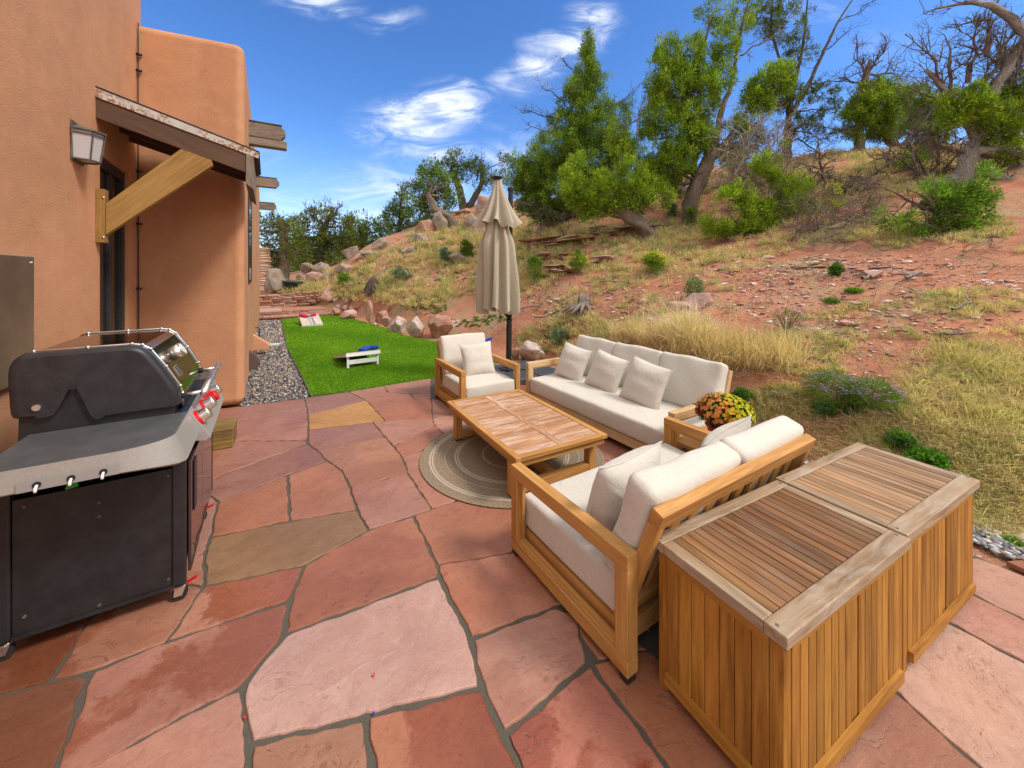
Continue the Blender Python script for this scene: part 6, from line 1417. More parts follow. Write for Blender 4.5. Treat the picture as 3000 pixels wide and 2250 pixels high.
def tree(name, label, trunks, blobs, Y, dens=1.0, clump=.17, nleaf=64, ll=.088, lw=.0125, mat=None, bmat=None, group='junipers and pinyons on the hillside', seed=1, dead=(), tint=(1, 1, 1), up=.5, rmul=1.0, twist=1.2, gap=.45, fine=True, cat='tree', dtint=(1, 1, 1)):
    """trunks: lists of (Px,Py,dY,radius m); blobs: (Px,Py,rx,ry[,dY][,density]) in preview pixels at depth Y"""
    rr = random.Random(seed); rng = np.random.default_rng(seed+300)
    hb_ = hit(trunks[0][0][0]*K, trunks[0][0][1]*K); Yh = hb_.y-trunks[0][0][2]
    if abs(Yh-Y) < Y*.25: Y = Yh
    b0 = PD(trunks[0][0][0]*K, trunks[0][0][1]*K, Y+trunks[0][0][2]); g0 = H1(b0.x, b0.y)
    base = Vector((b0.x, b0.y, g0)); rt = empty(name, base, 0, label, cat, group); mbt = MB(); allp = []
    for tr in trunks:
        pts = [PD(q[0]*K, q[1]*K, Y+q[2])-base for q in tr]; rad_ = [q[3]*rmul for q in tr]
        if tr is trunks[0]: pts = [pts[0]-Vector((0, 0, .35))]+pts; rad_ = [rad_[0]*1.35]+rad_
        knobby(mbt, [tuple(p) for p in pts], rad_, 12 if max(rad_) > .12 else 8, rr.randint(0, 999), twist=twist); allp += list(zip(pts, rad_))
    B = []
    for q in blobs:
        x, y, rx, ry = q[:4]; dy = q[4] if len(q) > 4 else 0; dn = q[5] if len(q) > 5 else 1
        s = (Y+dy)/FP*K; c = PD(x*K, y*K, Y+dy)-base; r3 = (rx*s, (rx+ry)*.45*s, ry*s); vol = (r3[0]*r3[1]*r3[2])**(2/3)
        B.append((tuple(c), r3, max(3, int(vol*175*dens*dn*(.17/clump)**2))))
        p0, rd0 = min(allp, key=lambda a: (a[0]-c).length*(1.0 if a[0].z < c.z+.2 else 1.8))
        w_ = wander(p0, c, rr, 5, .16); r0 = min(rd0*.6, .035+.05*max(r3)); knobby(mbt, [tuple(p) for p in w_], [r0*(1-.13*i) for i in range(len(w_))], 6, rr.randint(0, 999))
        for _ in range(int(5+4*max(r3))):
            d_ = Vector((rr.gauss(0, 1), rr.gauss(0, 1), rr.gauss(.2, .8))).normalized(); e = Vector((d_.x*r3[0], d_.y*r3[1], d_.z*r3[2]))
            twigs(mbt, w_[rr.randint(2, 5)], e.normalized(), e.length*.85, r0*.35, 1, rr, (.85, .85, .85))
    for q in dead:      # (Px,Py, Px2,Py2, radius, levels)
        a = PD(q[0]*K, q[1]*K, Y)-base; b = PD(q[2]*K, q[3]*K, Y+rr.uniform(-.3, .3))-base
        w_ = wander(a, b, rr, 6, .12); r0 = q[4]; knobby(mbt, [tuple(p) for p in w_], [r0*(1-.12*i) for i in range(len(w_))], 6, rr.randint(0, 999), dtint)
        L = (b-a).length
        for k in range(1, 7):
            for _ in range(q[6] if len(q) > 6 else 2):
                d_ = ((b-a).normalized()*.7+Vector((rr.gauss(0, .7), rr.gauss(0, .7), rr.gauss(.1, .6)))).normalized(); twigs(mbt, w_[k], d_, L*rr.uniform(.18, .38), r0*(.45-.03*k), q[5], rr, dtint, .7, .08)
    mbt.build('trunk', bmat or M_bark, rt, smooth=True)
    if B:
        (P, D, L_, W_, T_), CCn = foliage(B, clump, nleaf, ll, lw, rng, up, tint, gap); V_, F_ = quads(P, D, L_, W_)
        mb = MB(); mb.add(V_, F_, None, np.repeat(T_, 4, 0)); mb.build('crown', mat or M_jun, rt)
    return rt
GL = (1.45, 1.38, .9); GD = (.72, .78, .8)
# conical juniper
tree('juniper_tree', 'tall conical juniper with a pointed top standing right of the umbrella',
     [[(1168, 503, 0, .26), (1190, 480, 0, .20), (1215, 460, .1, .15), (1240, 400, .2, .11), (1255, 300, .2, .08), (1264, 200, .2, .05), (1270, 95, .2, .015)]],
     [(1270, 105, 12, 36, 0, 1.4), (1266, 150, 27, 34, 0, 1.2), (1290, 180, 25, 30), (1248, 195, 36, 34), (1262, 235, 58, 40), (1225, 275, 42, 34), (1285, 285, 62, 42), (1205, 330, 62, 50), (1262, 345, 80, 52), (1165, 365, 40, 50), (1330, 330, 40, 40), (1150, 410, 42, 52), (1215, 415, 78, 52), (1290, 410, 70, 50), (1140, 445, 28, 22), (1185, 460, 50, 24), (1120, 380, 26, 50), (1340, 250, 30, 40, .6, .5), (1370, 320, 30, 40, .6, .6)],
     14.6, seed=11, dead=[(1215, 260, 1130, 245, .035, 2), (1220, 225, 1165, 175, .025, 1), (1205, 290, 1140, 270, .03, 2), (1300, 260, 1385, 180, .03, 1), (1300, 300, 1400, 240, .03, 1), (1235, 150, 1205, 120, .02, 1)], dtint=(.55, .5, .48), tint=(1, 1.02, .9), clump=.165, dens=1.6)
tree('juniper_tree', 'bright green leaning juniper in front of the conical one, trunk sloping right',
     [[(1412, 512, 0, .25), (1385, 487, 0, .21), (1350, 462, 0, .18), (1310, 452, .1, .12), (1270, 440, .1, .07)], [(1385, 487, 0, .13), (1372, 450, 0, .10), (1352, 400, 0, .06)]],
     [(1228, 405, 22, 55, 0, 1.2), (1252, 370, 26, 50), (1262, 425, 38, 36), (1300, 405, 42, 44), (1352, 385, 36, 46), (1400, 395, 32, 46), (1425, 425, 24, 30), (1378, 430, 40, 30), (1318, 448, 42, 22), (1275, 460, 24, 16), (1345, 330, 26, 46, .4), (1330, 290, 22, 36, .4, .6)],
     13.2, seed=12, tint=GL, clump=.15, dens=1.2, dead=[(1300, 450, 1255, 480, .03, 1), (1240, 470, 1215, 495, .02, 1), (1390, 490, 1445, 487, .05, 0, 1), (1375, 300, 1395, 205, .02, 1)])
# big pinyon in the middle
tree('pinyon_tree', 'tallest juniper with a thick grey curved trunk and broad green crown',
     [[(1490, 486, 0, .25), (1492, 440, 0, .22), (1508, 390, 0, .19), (1533, 350, 0, .19), (1542, 310, 0, .12), (1555, 250, 0, .075), (1582, 180, 0, .055), (1595, 90, 0, .04), (1622, -20, 0, .025)], [(1533, 350, 0, .12), (1520, 300, 0, .085), (1508, 220, 0, .065), (1512, 120, 0, .045), (1540, 30, 0, .03)], [(1540, 340, 0, .10), (1580, 290, 0, .06), (1625, 220, 0, .04)], [(1497, 420, .4, .11), (1499, 370, .5, .10), (1505, 310, .5, .09), (1480, 240, .5, .07)]],
     [(1420, 165, 20, 62, 0, 1.1), (1445, 120, 28, 45), (1462, 190, 42, 60), (1495, 130, 32, 50), (1420, 250, 34, 52), (1470, 270, 50, 54), (1520, 205, 38, 55), (1420, 330, 32, 48), (1455, 350, 46, 40), (1508, 300, 44, 48), (1555, 180, 26, 45, 0, .8), (1560, 100, 30, 44, 0, .8), (1552, 20, 40, 40, 0, .45), (1600, 35, 36, 46, 0, .4), (1590, 275, 30, 30, 0, .6), (1660, 175, 50, 40, 0), (1635, 220, 36, 34), (1690, 165, 30, 30, 0, .8), (1400, 300, 16, 30), (1580, 330, 36, 26, .3, .5), (1400, 370, 24, 30), (1440, 395, 34, 22, 0, .8)],
     12.6, seed=13, clump=.155, dens=1.65, tint=(1.2, 1.18, .85), dead=[(1550, 330, 1640, 260, .04, 2, 3), (1560, 300, 1620, 330, .03, 2, 3), (1600, 120, 1680, 70, .03, 1)])
tree('pinyon_tree', 'thin dark pinyon with long bare limbs reaching the top of the photo',
     [[(1700, 350, 0, .13), (1700, 300, 0, .12), (1706, 230, 0, .09), (1722, 160, 0, .06), (1738, 80, 0, .04), (1745, -10, 0, .02)], [(1704, 255, 0, .08), (1745, 185, 0, .07), (1780, 110, 0, .05), (1808, 50, 0, .035), (1850, -15, 0, .018)], [(1706, 240, 0, .06), (1690, 150, 0, .05), (1665, 60, 0, .035), (1670, -20, 0, .02)]],
     [(1700, 60, 44, 50, 0, .28), (1650, 40, 40, 50, 0, .45), (1725, 110, 34, 30, 0, .28), (1765, 205, 44, 24, 0, .38), (1735, 270, 40, 34, 0, .4), (1690, 215, 36, 34, 0, .6), (1790, 235, 30, 18, 0, .3)],
     13.6, seed=14, clump=.12, mat=M_pin, bmat=M_darkbark, dens=1, tint=(.95, .9, .75), dead=[(1745, 185, 1830, 175, .03, 1), (1715, 200, 1640, 190, .03, 1), (1700, 280, 1790, 300, .03, 2), (1780, 110, 1845, 60, .02, 1), (1808, 50, 1900, -5, .02, 1), (1720, 300, 1800, 345, .03, 2)], dtint=(.6, .55, .5))
tree('juniper_tree', 'half dead juniper with bare crooked top above a round green crown',
     [[(1858, 332, 0, .15), (1858, 290, 0, .13), (1852, 230, 0, .11), (1868, 170, 0, .09), (1880, 130, 0, .05)], [(1948, 352, 0, .17), (1938, 320, 0, .14), (1905, 285, 0, .10)]],
     [(1880, 225, 44, 42), (1915, 240, 42, 44), (1855, 255, 34, 36), (1935, 215, 30, 28), (1900, 195, 36, 22), (1905, 285, 40, 24), (1830, 290, 32, 18, 0, .5), (1975, 215, 26, 32, .8, .7), (1985, 250, 30, 34, .8, .6)],
     13.2, seed=15, clump=.15, tint=(1.1, 1.05, .75), dens=1.5, dead=[(1866, 185, 1850, 95, .05, 2, 3), (1872, 165, 1915, 90, .045, 2, 3), (1875, 160, 1960, 165, .04, 2, 3), (1868, 180, 1810, 165, .03, 2, 2), (1850, 270, 1780, 300, .04, 2, 3), (1945, 330, 2060, 320, .04, 2, 2), (1850, 300, 1760, 270, .03, 1, 2)], dtint=(.62, .55, .5))
tree('dead_juniper', 'large mostly dead juniper with twisted trunk and tangled grey limbs at the right edge',
     [[(2075, 398, 0, .30), (2085, 365, 0, .24), (2100, 330, 0, .19), (2118, 290, 0, .15), (2130, 240, 0, .16), (2165, 160, 0, .13), (2230, 60, 0, .10)], [(2112, 300, 0, .12), (2080, 250, 0, .10), (2050, 205, 0, .08), (2000, 150, 0, .05)], [(2100, 330, 0, .16), (2160, 320, -.3, .17), (2240, 340, -.6, .16)], [(2085, 385, 0, .18), (2040, 392, 0, .14), (1985, 395, 0, .05)], [(2110, 345, 0, .14), (2150, 380, -.3, .12), (2230, 415, -.5, .12)], [(2240, 110, -.5, .11), (2190, 40, -.4, .10), (2140, 8, -.3, .085), (2100, 2, 0, .05), (2020, 20, 0, .02)]],
     [(2070, 225, 40, 28, -.3), (2120, 230, 40, 32, -.3), (2060, 255, 30, 20, -.3, .8), (2160, 280, 46, 26, -.3, .8), (2195, 250, 34, 30, -.3, .8), (2185, 325, 30, 22, -.4, .7), (2110, 200, 26, 18, -.3, .8)],
     9.0, seed=16, bmat=M_dead, clump=.14, dens=1.2, tint=(1.15, 1.1, .55), rmul=.8,
     dead=[(2050, 205, 1975, 90, .04, 2, 3), (2060, 210, 2045, 90, .04, 2, 3), (2090, 180, 2110, 60, .05, 2, 4), (2120, 200, 2190, 60, .05, 3, 3), (2140, 180, 2215, 120, .04, 3, 3), (2080, 220, 1960, 190, .03, 2, 2), (2130, 120, 2150, 10, .04, 2, 3), (2140, 300, 2220, 210, .04, 2, 3), (2120, 340, 2215, 300, .04, 2, 2), (2110, 330, 2020, 320, .03, 2, 2), (2150, 370, 2215, 470, .05, 2, 3), (2120, 380, 2150, 450, .05, 2, 3), (2110, 2, 1995, 30, .03, 1, 2), (2140, 40, 2060, 60, .03, 2, 3)], dtint=(.62, .56, .5), twist=2.5)
tree('juniper_tree', 'broad low juniper filling the skyline between round crown and dead tree',
     [[(2000, 352, 0, .14), (1995, 320, 0, .11), (2005, 280, 0, .07)]],
     [(1975, 215, 26, 26), (2000, 245, 34, 34), (1975, 280, 28, 28, 0, .8), (2030, 215, 30, 24), (2035, 280, 32, 30, 0, .8), (2010, 310, 30, 20, 0, .6)],
     11.2, seed=25, clump=.15, tint=(.95, .95, .8), dens=1.0, bmat=M_dead, dead=[(2000, 300, 1945, 290, .03, 2, 3), (2005, 280, 1985, 190, .03, 2, 3), (2000, 300, 2060, 330, .03, 2, 3), (2010, 270, 2080, 180, .03, 2, 3)], dtint=(.75, .7, .65))
tree('juniper_tree', 'grey twiggy juniper crowding the photo edge behind the dead tree',
     [[(2190, 360, 0, .16), (2185, 300, 0, .12), (2180, 220, 0, .08)]],
     [(2150, 215, 34, 30), (2195, 200, 34, 40), (2150, 265, 34, 28, 0, .8), (2200, 280, 34, 36), (2180, 330, 40, 24, 0, .7), (2230, 230, 30, 50)],
     9.4, seed=26, clump=.15, tint=(1.1, 1.05, .65), dens=.9, bmat=M_dead, dead=[(2185, 250, 2120, 110, .04, 3, 3), (2185, 230, 2215, 90, .04, 3, 3), (2180, 220, 2170, 100, .04, 3, 3), (2190, 280, 2110, 260, .03, 2, 3), (2185, 250, 2230, 170, .04, 3, 3), (2180, 300, 2090, 300, .03, 2, 3)], dtint=(.85, .8, .75))
tree('juniper_tree', 'dull green juniper behind the tall trunk on the crest',
     [[(1600, 392, 0, .12), (1590, 340, 0, .09)]], [(1590, 330, 34, 30, 0, .7), (1620, 300, 34, 30, 0, .6), (1560, 350, 30, 26, 0, .7), (1650, 290, 30, 30, 0, .5), (1440, 395, 30, 20, 0, .6)], 15, seed=27, clump=.16, tint=(.85, .8, .7), dens=.8, mat=M_pin, dead=[(1595, 350, 1650, 330, .03, 2, 2), (1590, 340, 1540, 310, .03, 2, 2)])
# low junipers and tangles
tree('juniper_bush', 'sprawling bright green juniper bush on the slope below the tall trunk',
     [[(1620, 505, 0, .07), (1640, 470, 0, .06), (1665, 430, 0, .04), (1670, 360, 0, .03)], [(1640, 480, 0, .05), (1600, 450, 0, .03)]],
     [(1548, 455, 40, 34), (1580, 432, 42, 36), (1612, 415, 38, 32), (1592, 475, 58, 36), (1548, 488, 40, 24), (1645, 440, 48, 32), (1690, 432, 44, 28, 0, .9), (1645, 490, 58, 28, 0, .7), (1668, 350, 38, 34), (1702, 335, 32, 28, 0, .9), (1650, 380, 30, 26, 0, .9), (1700, 385, 32, 30, 0, .8), (1738, 460, 40, 30, 0, .6), (1730, 410, 36, 26, 0, .5), (1800, 455, 40, 26, 0, .35)],
     9.6, seed=17, gap=.05, tint=(1.5, 1.42, .85), clump=.11, ll=.062, lw=.0095, dens=1.7, nleaf=56, dead=[(1660, 470, 1720, 500, .02, 2, 4), (1650, 490, 1620, 520, .02, 2, 4), (1690, 460, 1760, 500, .02, 2, 4), (1700, 490, 1690, 525, .02, 2, 4)], group='juniper bushes across the slope', cat='bush')
tree('juniper_bush', 'dark green juniper bush on the slope left of the dead tree',
     [[(2040, 505, 0, .06), (2050, 470, 0, .05), (2080, 430, 0, .03)]],
     [(1968, 440, 44, 38), (2010, 415, 40, 34), (2050, 440, 48, 40), (2085, 405, 36, 42), (2105, 440, 42, 38), (2000, 475, 50, 34), (2050, 488, 48, 26), (1940, 470, 36, 30), (2110, 380, 22, 22), (1960, 410, 22, 16, 0, .7), (1905, 405, 22, 22, .3, .6)],
     7.2, seed=18, gap=.1, tint=(.9, 1.1, .95), clump=.11, ll=.062, lw=.0095, dens=1.1, group='juniper bushes across the slope', cat='bush', dead=[(2060, 490, 2120, 470, .02, 2, 3)])
tree('juniper_bush', 'small rounded juniper bush on the crest below the round crowned tree',
     [[(1968, 362, 0, .04), (1968, 345, 0, .03)]], [(1952, 350, 24, 14), (1978, 342, 26, 18), (1990, 356, 20, 12)], 12.2, seed=19, tint=GL, clump=.12, ll=.06, lw=.01, group='juniper bushes across the slope', cat='bush')
def tangle(label, pts, Y, seed, name='dead_brush', tint=(1, 1, 1), lv=3, rad_=.022, group='grey dead brush on the slope', leaves=None):
    rr = random.Random(seed); yb = max(pts, key=lambda q: q[1]); Yh = hit(yb[0]*K, yb[1]*K).y+.2; Y = Yh if abs(Yh-Y) < .12*Y else Y; b0 = PD(pts[0][0]*K, pts[0][1]*K, Y); base = Vector((b0.x, b0.y, H1(b0.x, b0.y))); rt = empty(name, base, 0, label, 'dead brush', group); mb = MB()
    for (x, y, x2, y2) in pts:
        a = PD(x*K, y*K, Y+rr.uniform(-.3, .3))-base; b = PD(x2*K, y2*K, Y+rr.uniform(-.8, .8))-base; L = (b-a).length; w_ = wander(a, b, rr, 5, .2); mb.tube(w_, [rad_*(1-.12*i) for i in range(6)], 5, tint)
        for k in range(0, 6):
            for _ in range(4): twigs(mb, w_[k], ((b-a).normalized()*.4+Vector((rr.gauss(0, 1), rr.gauss(0, 1), rr.gauss(0, .8)))).normalized(), L*rr.uniform(.2, .42), rad_*.42, lv-1, rr, tint, .8, .0, (2, 3), .35)
    mb.build('branches', M_dead, rt, smooth=True)
    if leaves:
        B = [((PD(x*K, y*K, Y)-base), (rx*Y/FP*K,)*2+(ry*Y/FP*K,), 14) for x, y, rx, ry in leaves]; (P, D, L_, W_, T_), c = foliage([(tuple(a), b, n) for a, b, n in B], .07, 24, .04, .007, np.random.default_rng(seed), .3, (3.2, 1.5, .9)); V_, F_ = quads(P, D, L_, W_); m2 = MB(); m2.add(V_, F_, None, np.repeat(T_, 4, 0)); m2.build('dead_leaves', M_jun, rt)
    return rt
tangle('pale grey heap of dead twigs beside the tall trunk', [(1600, 400, 1620, 270), (1600, 400, 1690, 290), (1610, 400, 1560, 300), (1640, 400, 1720, 340), (1600, 400, 1560, 400), (1640, 395, 1600, 340), (1620, 360, 1700, 260), (1640, 400, 1740, 400), (1600, 400, 1640, 250), (1610, 390, 1570, 270), (1630, 395, 1700, 300), (1650, 400, 1660, 300)], 11.2, 31, tint=(1.5, 1.4, 1.3), rad_=.028)
tangle('grey twig thicket behind the bright bush, left half', [(1650, 420, 1600, 330), (1660, 420, 1700, 330), (1690, 425, 1750, 340), (1670, 420, 1640, 280), (1700, 420, 1690, 300), (1640, 420, 1560, 380), (1720, 425, 1780, 380)], 12.0, 38, tint=(.95, .9, .85), rad_=.02)
tangle('grey limbs arching over the skyline left of the dead juniper', [(1990, 380, 1960, 260), (2000, 380, 2040, 240), (2010, 380, 2080, 300), (1980, 380, 1930, 330), (2020, 385, 2100, 350), (2000, 380, 1990, 180)], 10.6, 39, tint=(.8, .74, .68), rad_=.03)
tangle('pale bare twigs hanging over the front of the bright bush', [(1700, 470, 1640, 525), (1710, 470, 1700, 535), (1700, 460, 1780, 520), (1680, 480, 1720, 440), (1660, 480, 1600, 520), (1730, 470, 1790, 440), (1650, 470, 1700, 500)], 9.2, 41, tint=(1.25, 1.15, 1.05), rad_=.014, lv=3)
tangle('silver grey dry twigs spilling downslope between the bushes', [(1850, 480, 1800, 530), (1860, 480, 1900, 535), (1870, 470, 1950, 520), (1840, 480, 1760, 520), (1900, 490, 1960, 500), (1830, 460, 1870, 420)], 8.2, 42, tint=(1.15, 1.05, .98), rad_=.014, lv=3)
tangle('brown dead brush with a few orange sprigs between the two bushes', [(1800, 500, 1730, 440), (1800, 500, 1880, 430), (1850, 505, 1940, 450), (1820, 500, 1800, 400), (1760, 510, 1700, 490), (1860, 500, 1940, 500), (1780, 480, 1720, 520), (1880, 480, 1900, 400), (1840, 470, 1790, 440), (1720, 500, 1800, 470), (1900, 500, 1840, 460), (1760, 500, 1760, 430), (1920, 490, 1880, 440), (1830, 440, 1900, 390), (1740, 440, 1800, 390)], 9.0, 32, tint=(.85, .76, .68), rad_=.018, leaves=[(1800, 405, 22, 14), (1775, 495, 16, 10), (1810, 440, 12, 8), (1880, 440, 12, 8)])
tangle('twisted fallen juniper log with bare stubs in mid slope', [(1790, 415, 1850, 385), (1850, 420, 1790, 380), (1820, 410, 1750, 370), (1820, 420, 1890, 395), (1800, 400, 1770, 330), (1850, 390, 1920, 330)], 10.6, 33, tint=(.7, .62, .55), rad_=.05, lv=2)
tangle('dark drooping dead branches under the conical juniper', [(1180, 450, 1120, 470), (1180, 450, 1140, 500), (1200, 460, 1180, 500), (1220, 460, 1215, 505), (1150, 440, 1115, 440)], 14.2, 34, tint=(.5, .45, .42))
tangle('loose pale dead branch lying at the far right of the bank', [(2140, 490, 2215, 450), (2150, 480, 2212, 500), (2120, 480, 2170, 500)], 8.2, 35, tint=(1, .95, .9), lv=2)
tangle('grey tumbled dry brush on the right skyline bank', [(2150, 545, 2230, 520), (2120, 540, 2180, 560), (2170, 545, 2240, 560), (2080, 545, 2140, 530)], 6.9, 36, tint=(1.1, 1.0, .85), lv=2, rad_=.010)
tangle('dead twigs massed behind the bushes on the crest', [(1990, 330, 2040, 290), (2000, 340, 1960, 300), (2020, 340, 2080, 340), (1990, 300, 2020, 250), (2010, 310, 2060, 270)], 11.5, 37, tint=(.7, .64, .58), lv=2)
# left ridge pinyons
FR = 'pinyons along the left ridge'
tree('pinyon_tree', 'round topped pinyon on the ridge with two dark forked trunks showing', [[(1003, 452, 0, .26), (996, 420, 0, .22), (985, 390, 0, .18), (975, 360, 0, .12)], [(1010, 450, 0, .2), (1030, 420, 0, .17), (1040, 395, 0, .12), (1045, 365, 0, .08)]],
     [(1000, 355, 38, 24, 0, .8), (985, 345, 20, 20, 0, .6), (1030, 370, 34, 26, 0, .7), (960, 375, 26, 24, 0, .7), (1050, 400, 22, 22, 0, .7), (985, 390, 24, 14, 0, .5), (1090, 350, 20, 24, 1, .5), (1080, 385, 20, 20, 1, .6)], 26, seed=41, mat=M_pin, bmat=M_darkbark, clump=.30, nleaf=30, ll=.17, lw=.03, dens=1.3, group=FR, dead=[(985, 380, 975, 335, .06, 1), (1030, 390, 1040, 335, .06, 1)], dtint=(.8, .75, .7))
tree('pinyon_tree', 'dense green pinyon leaning left of the forked trunk pinyon', [[(985, 490, -1, .3), (965, 468, -1, .24), (940, 455, -1, .2), (925, 420, -1, .12)]],
     [(925, 365, 24, 26, 0, .9), (935, 395, 42, 34), (905, 420, 34, 30), (945, 435, 40, 28), (975, 425, 24, 22), (910, 455, 26, 20), (970, 400, 26, 26, 0, .8)], 25, seed=42, mat=M_jun, clump=.28, nleaf=30, ll=.16, lw=.028, dens=1.2, tint=(.75, .8, .7), group=FR)
tree('pinyon_tree', 'slim dark pinyon with a pointed tip on the left ridge', [[(862, 520, 0, .2), (865, 470, 0, .15), (868, 420, 0, .08)]], [(868, 412, 10, 22), (870, 445, 26, 26), (850, 465, 26, 24), (885, 470, 26, 26), (865, 495, 36, 22), (895, 500, 24, 20)], 29, seed=43, mat=M_pin, bmat=M_darkbark, clump=.32, nleaf=28, ll=.2, lw=.035, dens=1.0, group=FR, tint=(.9, .95, .7))
tree('pinyon_tree', 'wide pinyon with twiggy open top above the planter tub', [[(690, 580, 0, .3), (692, 530, 0, .25), (700, 490, 0, .18), (720, 455, 0, .1)]], [(640, 500, 34, 30), (690, 475, 40, 26, 0, .7), (730, 490, 40, 34), (670, 530, 44, 32), (715, 540, 40, 34), (650, 560, 34, 26), (700, 455, 34, 16, 0, .35), (745, 520, 26, 26)],
     31, seed=44, mat=M_pin, bmat=M_darkbark, clump=.36, nleaf=28, ll=.24, lw=.04, dens=1.0, group=FR, tint=(1.15, 1.05, .75), dead=[(700, 480, 740, 445, .07, 2), (690, 480, 660, 445, .07, 2), (720, 480, 715, 440, .06, 1)], dtint=(.7, .65, .6))
tree('pinyon_tree', 'pinyon with a straight grey trunk close to the far wing of the house', [[(612, 612, 0, .3), (612, 560, 0, .26), (614, 500, 0, .2), (605, 470, 0, .1)]], [(590, 490, 30, 30, 0, .7), (625, 500, 34, 30, 0, .8), (575, 530, 30, 30), (640, 545, 34, 28, 0, .8), (600, 555, 30, 28, 0, .7), (570, 570, 26, 26), (560, 500, 20, 30, 0, .6)],
     28, seed=45, mat=M_pin, bmat=M_bark, clump=.34, nleaf=28, ll=.22, lw=.036, dens=.95, group=FR, tint=(1.2, 1.1, .8), dead=[(610, 500, 640, 470, .06, 2), (605, 490, 575, 465, .06, 2)])
tree('pinyon_tree', 'olive green pinyon filling the gap right of the twiggy topped one', [[(778, 560, 0, .25), (780, 510, 0, .2)]], [(775, 490, 30, 26), (805, 505, 34, 28), (760, 520, 34, 30), (800, 535, 40, 26), (830, 490, 26, 24), (840, 520, 34, 24)], 33, seed=46, mat=M_pin, clump=.38, nleaf=26, ll=.26, lw=.042, dens=.95, group=FR, tint=(1.1, 1.1, .7))
tree('pinyon_tree', 'far hazy pinyon low on the left behind the others', [[(650, 600, 4, .2), (650, 560, 4, .15)]], [(655, 570, 40, 26, 4), (690, 580, 44, 24, 4), (740, 575, 44, 26, 4), (600, 590, 34, 22, 4), (565, 600, 24, 26, 4), (780, 560, 30, 20, 4)], 33, seed=47, mat=M_pin, clump=.4, nleaf=26, ll=.28, lw=.045, dens=.85, group=FR, tint=(1.3, 1.2, .8))
tree('pinyon_tree', 'dark pinyon between the ridge boulders and leaning pinyon', [[(830, 560, 0, .2), (835, 520, 0, .16)]], [(900, 500, 30, 22), (860, 525, 38, 20), (925, 485, 26, 18), (940, 465, 30, 20)], 27.5, seed=48, mat=M_pin, bmat=M_darkbark, clump=.3, nleaf=26, ll=.2, lw=.035, dens=.85, group=FR, tint=(.75, .75, .7))
# stump and driftwood
def wood_thing(name, label, cat, px, py, build, m=None, group=None):
    b = hit(px*K, py*K); mb = MB(); build(mb, b.y/FP*K); o = mb.build(name, m or M_dead, smooth=True); o.location = b; return tag(o, label, cat, group)
def stump(mb, s):
    rr = random.Random(3)
    knobby(mb, [(0, 0, -.05), (0, 0, .12), (.03, 0, .30)], [.17, .14, .13], 14, 5, twist=2)
    for a, L in ((3.4, .45), (4.3, .4), (5.0, .35), (2.9, .5), (.3, .3), (1.2, .3), (3.9, .5)): knobby(mb, [(0, 0, .18), (.16*math.cos(a), .16*math.sin(a), .10), (L*math.cos(a), L*math.sin(a), -.08)], [.06, .05, .02], 7, int(a*10), twist=2)
    for k in range(7): a = k; knobby(mb, [(.06*math.cos(a), .06*math.sin(a), .2), (.09*math.cos(a)+.02, .09*math.sin(a), .33+.03*(k % 3))], [.04, .008], 5, k)
wood_thing('tree_stump', 'bleached grey stump with splayed roots on the red bank', 'stump', 1262, 668, stump)
wood_thing('tree_stump', 'small dark rotten stump on the slope above the lawn boulders', 'stump', 803, 632, lambda mb, s: (knobby(mb, [(0, 0, -.1), (0, 0, .3), (.2, 0, .55)], [.32, .24, .15], 12, 6), [knobby(mb, [(0, 0, .35), (math.cos(a)*.35, math.sin(a)*.3, .1)], [.07, .02], 5, a) for a in range(6)]), M_darkbark)
def stick(L, r, a, fork=True):
    def f(mb, s):
        rr = random.Random(int(L*100)); p = wander((-L/2*math.cos(a), -L/2*math.sin(a), .02), (L/2*math.cos(a), L/2*math.sin(a), .10), rr, 6, .10); knobby(mb, [tuple(q) for q in p], [r*(1-.1*i) for i in range(7)], 7, 4)
        if fork: twigs(mb, p[3], Vector((math.cos(a+.6), math.sin(a+.6), .3)), L*.3, r*.6, 1, rr)
    return f
for px, py, L, r, a, lb in ((1262, 790, .9, .03, .9, 'crooked pale driftwood stick near the umbrella mast'), (1890, 605, .9, .022, .5, 'long bleached stick on the red soil bank'), (1975, 603, .28, .03, .1, 'short pale chip of wood right of the long stick'), (1350, 612, 1.2, .02, -.1, 'thin fallen branch lying across the straw'),
                            (1160, 668, 1.3, .03, .35, 'straight fallen branch pointing at the umbrella cloth'), (1192, 690, .9, .018, -.4, 'thin stick crossing the slope beside the umbrella mast'), (2060, 735, .35, .018, -.7, 'bent pale stick in dry grass at the right'), (1700, 868, .35, .012, -.4, 'thin curved stick left of the aster clump'), (2110, 672, .8, .016, .2, 'weathered branch lying in grass high at the right'), (1270, 900-118, .5, .02, .2, 'small grey branch end beside the driftwood')):
    wood_thing('fallen_branch', lb, 'branch', px, py, stick(L, r, a), None, 'sticks fallen on the bank')

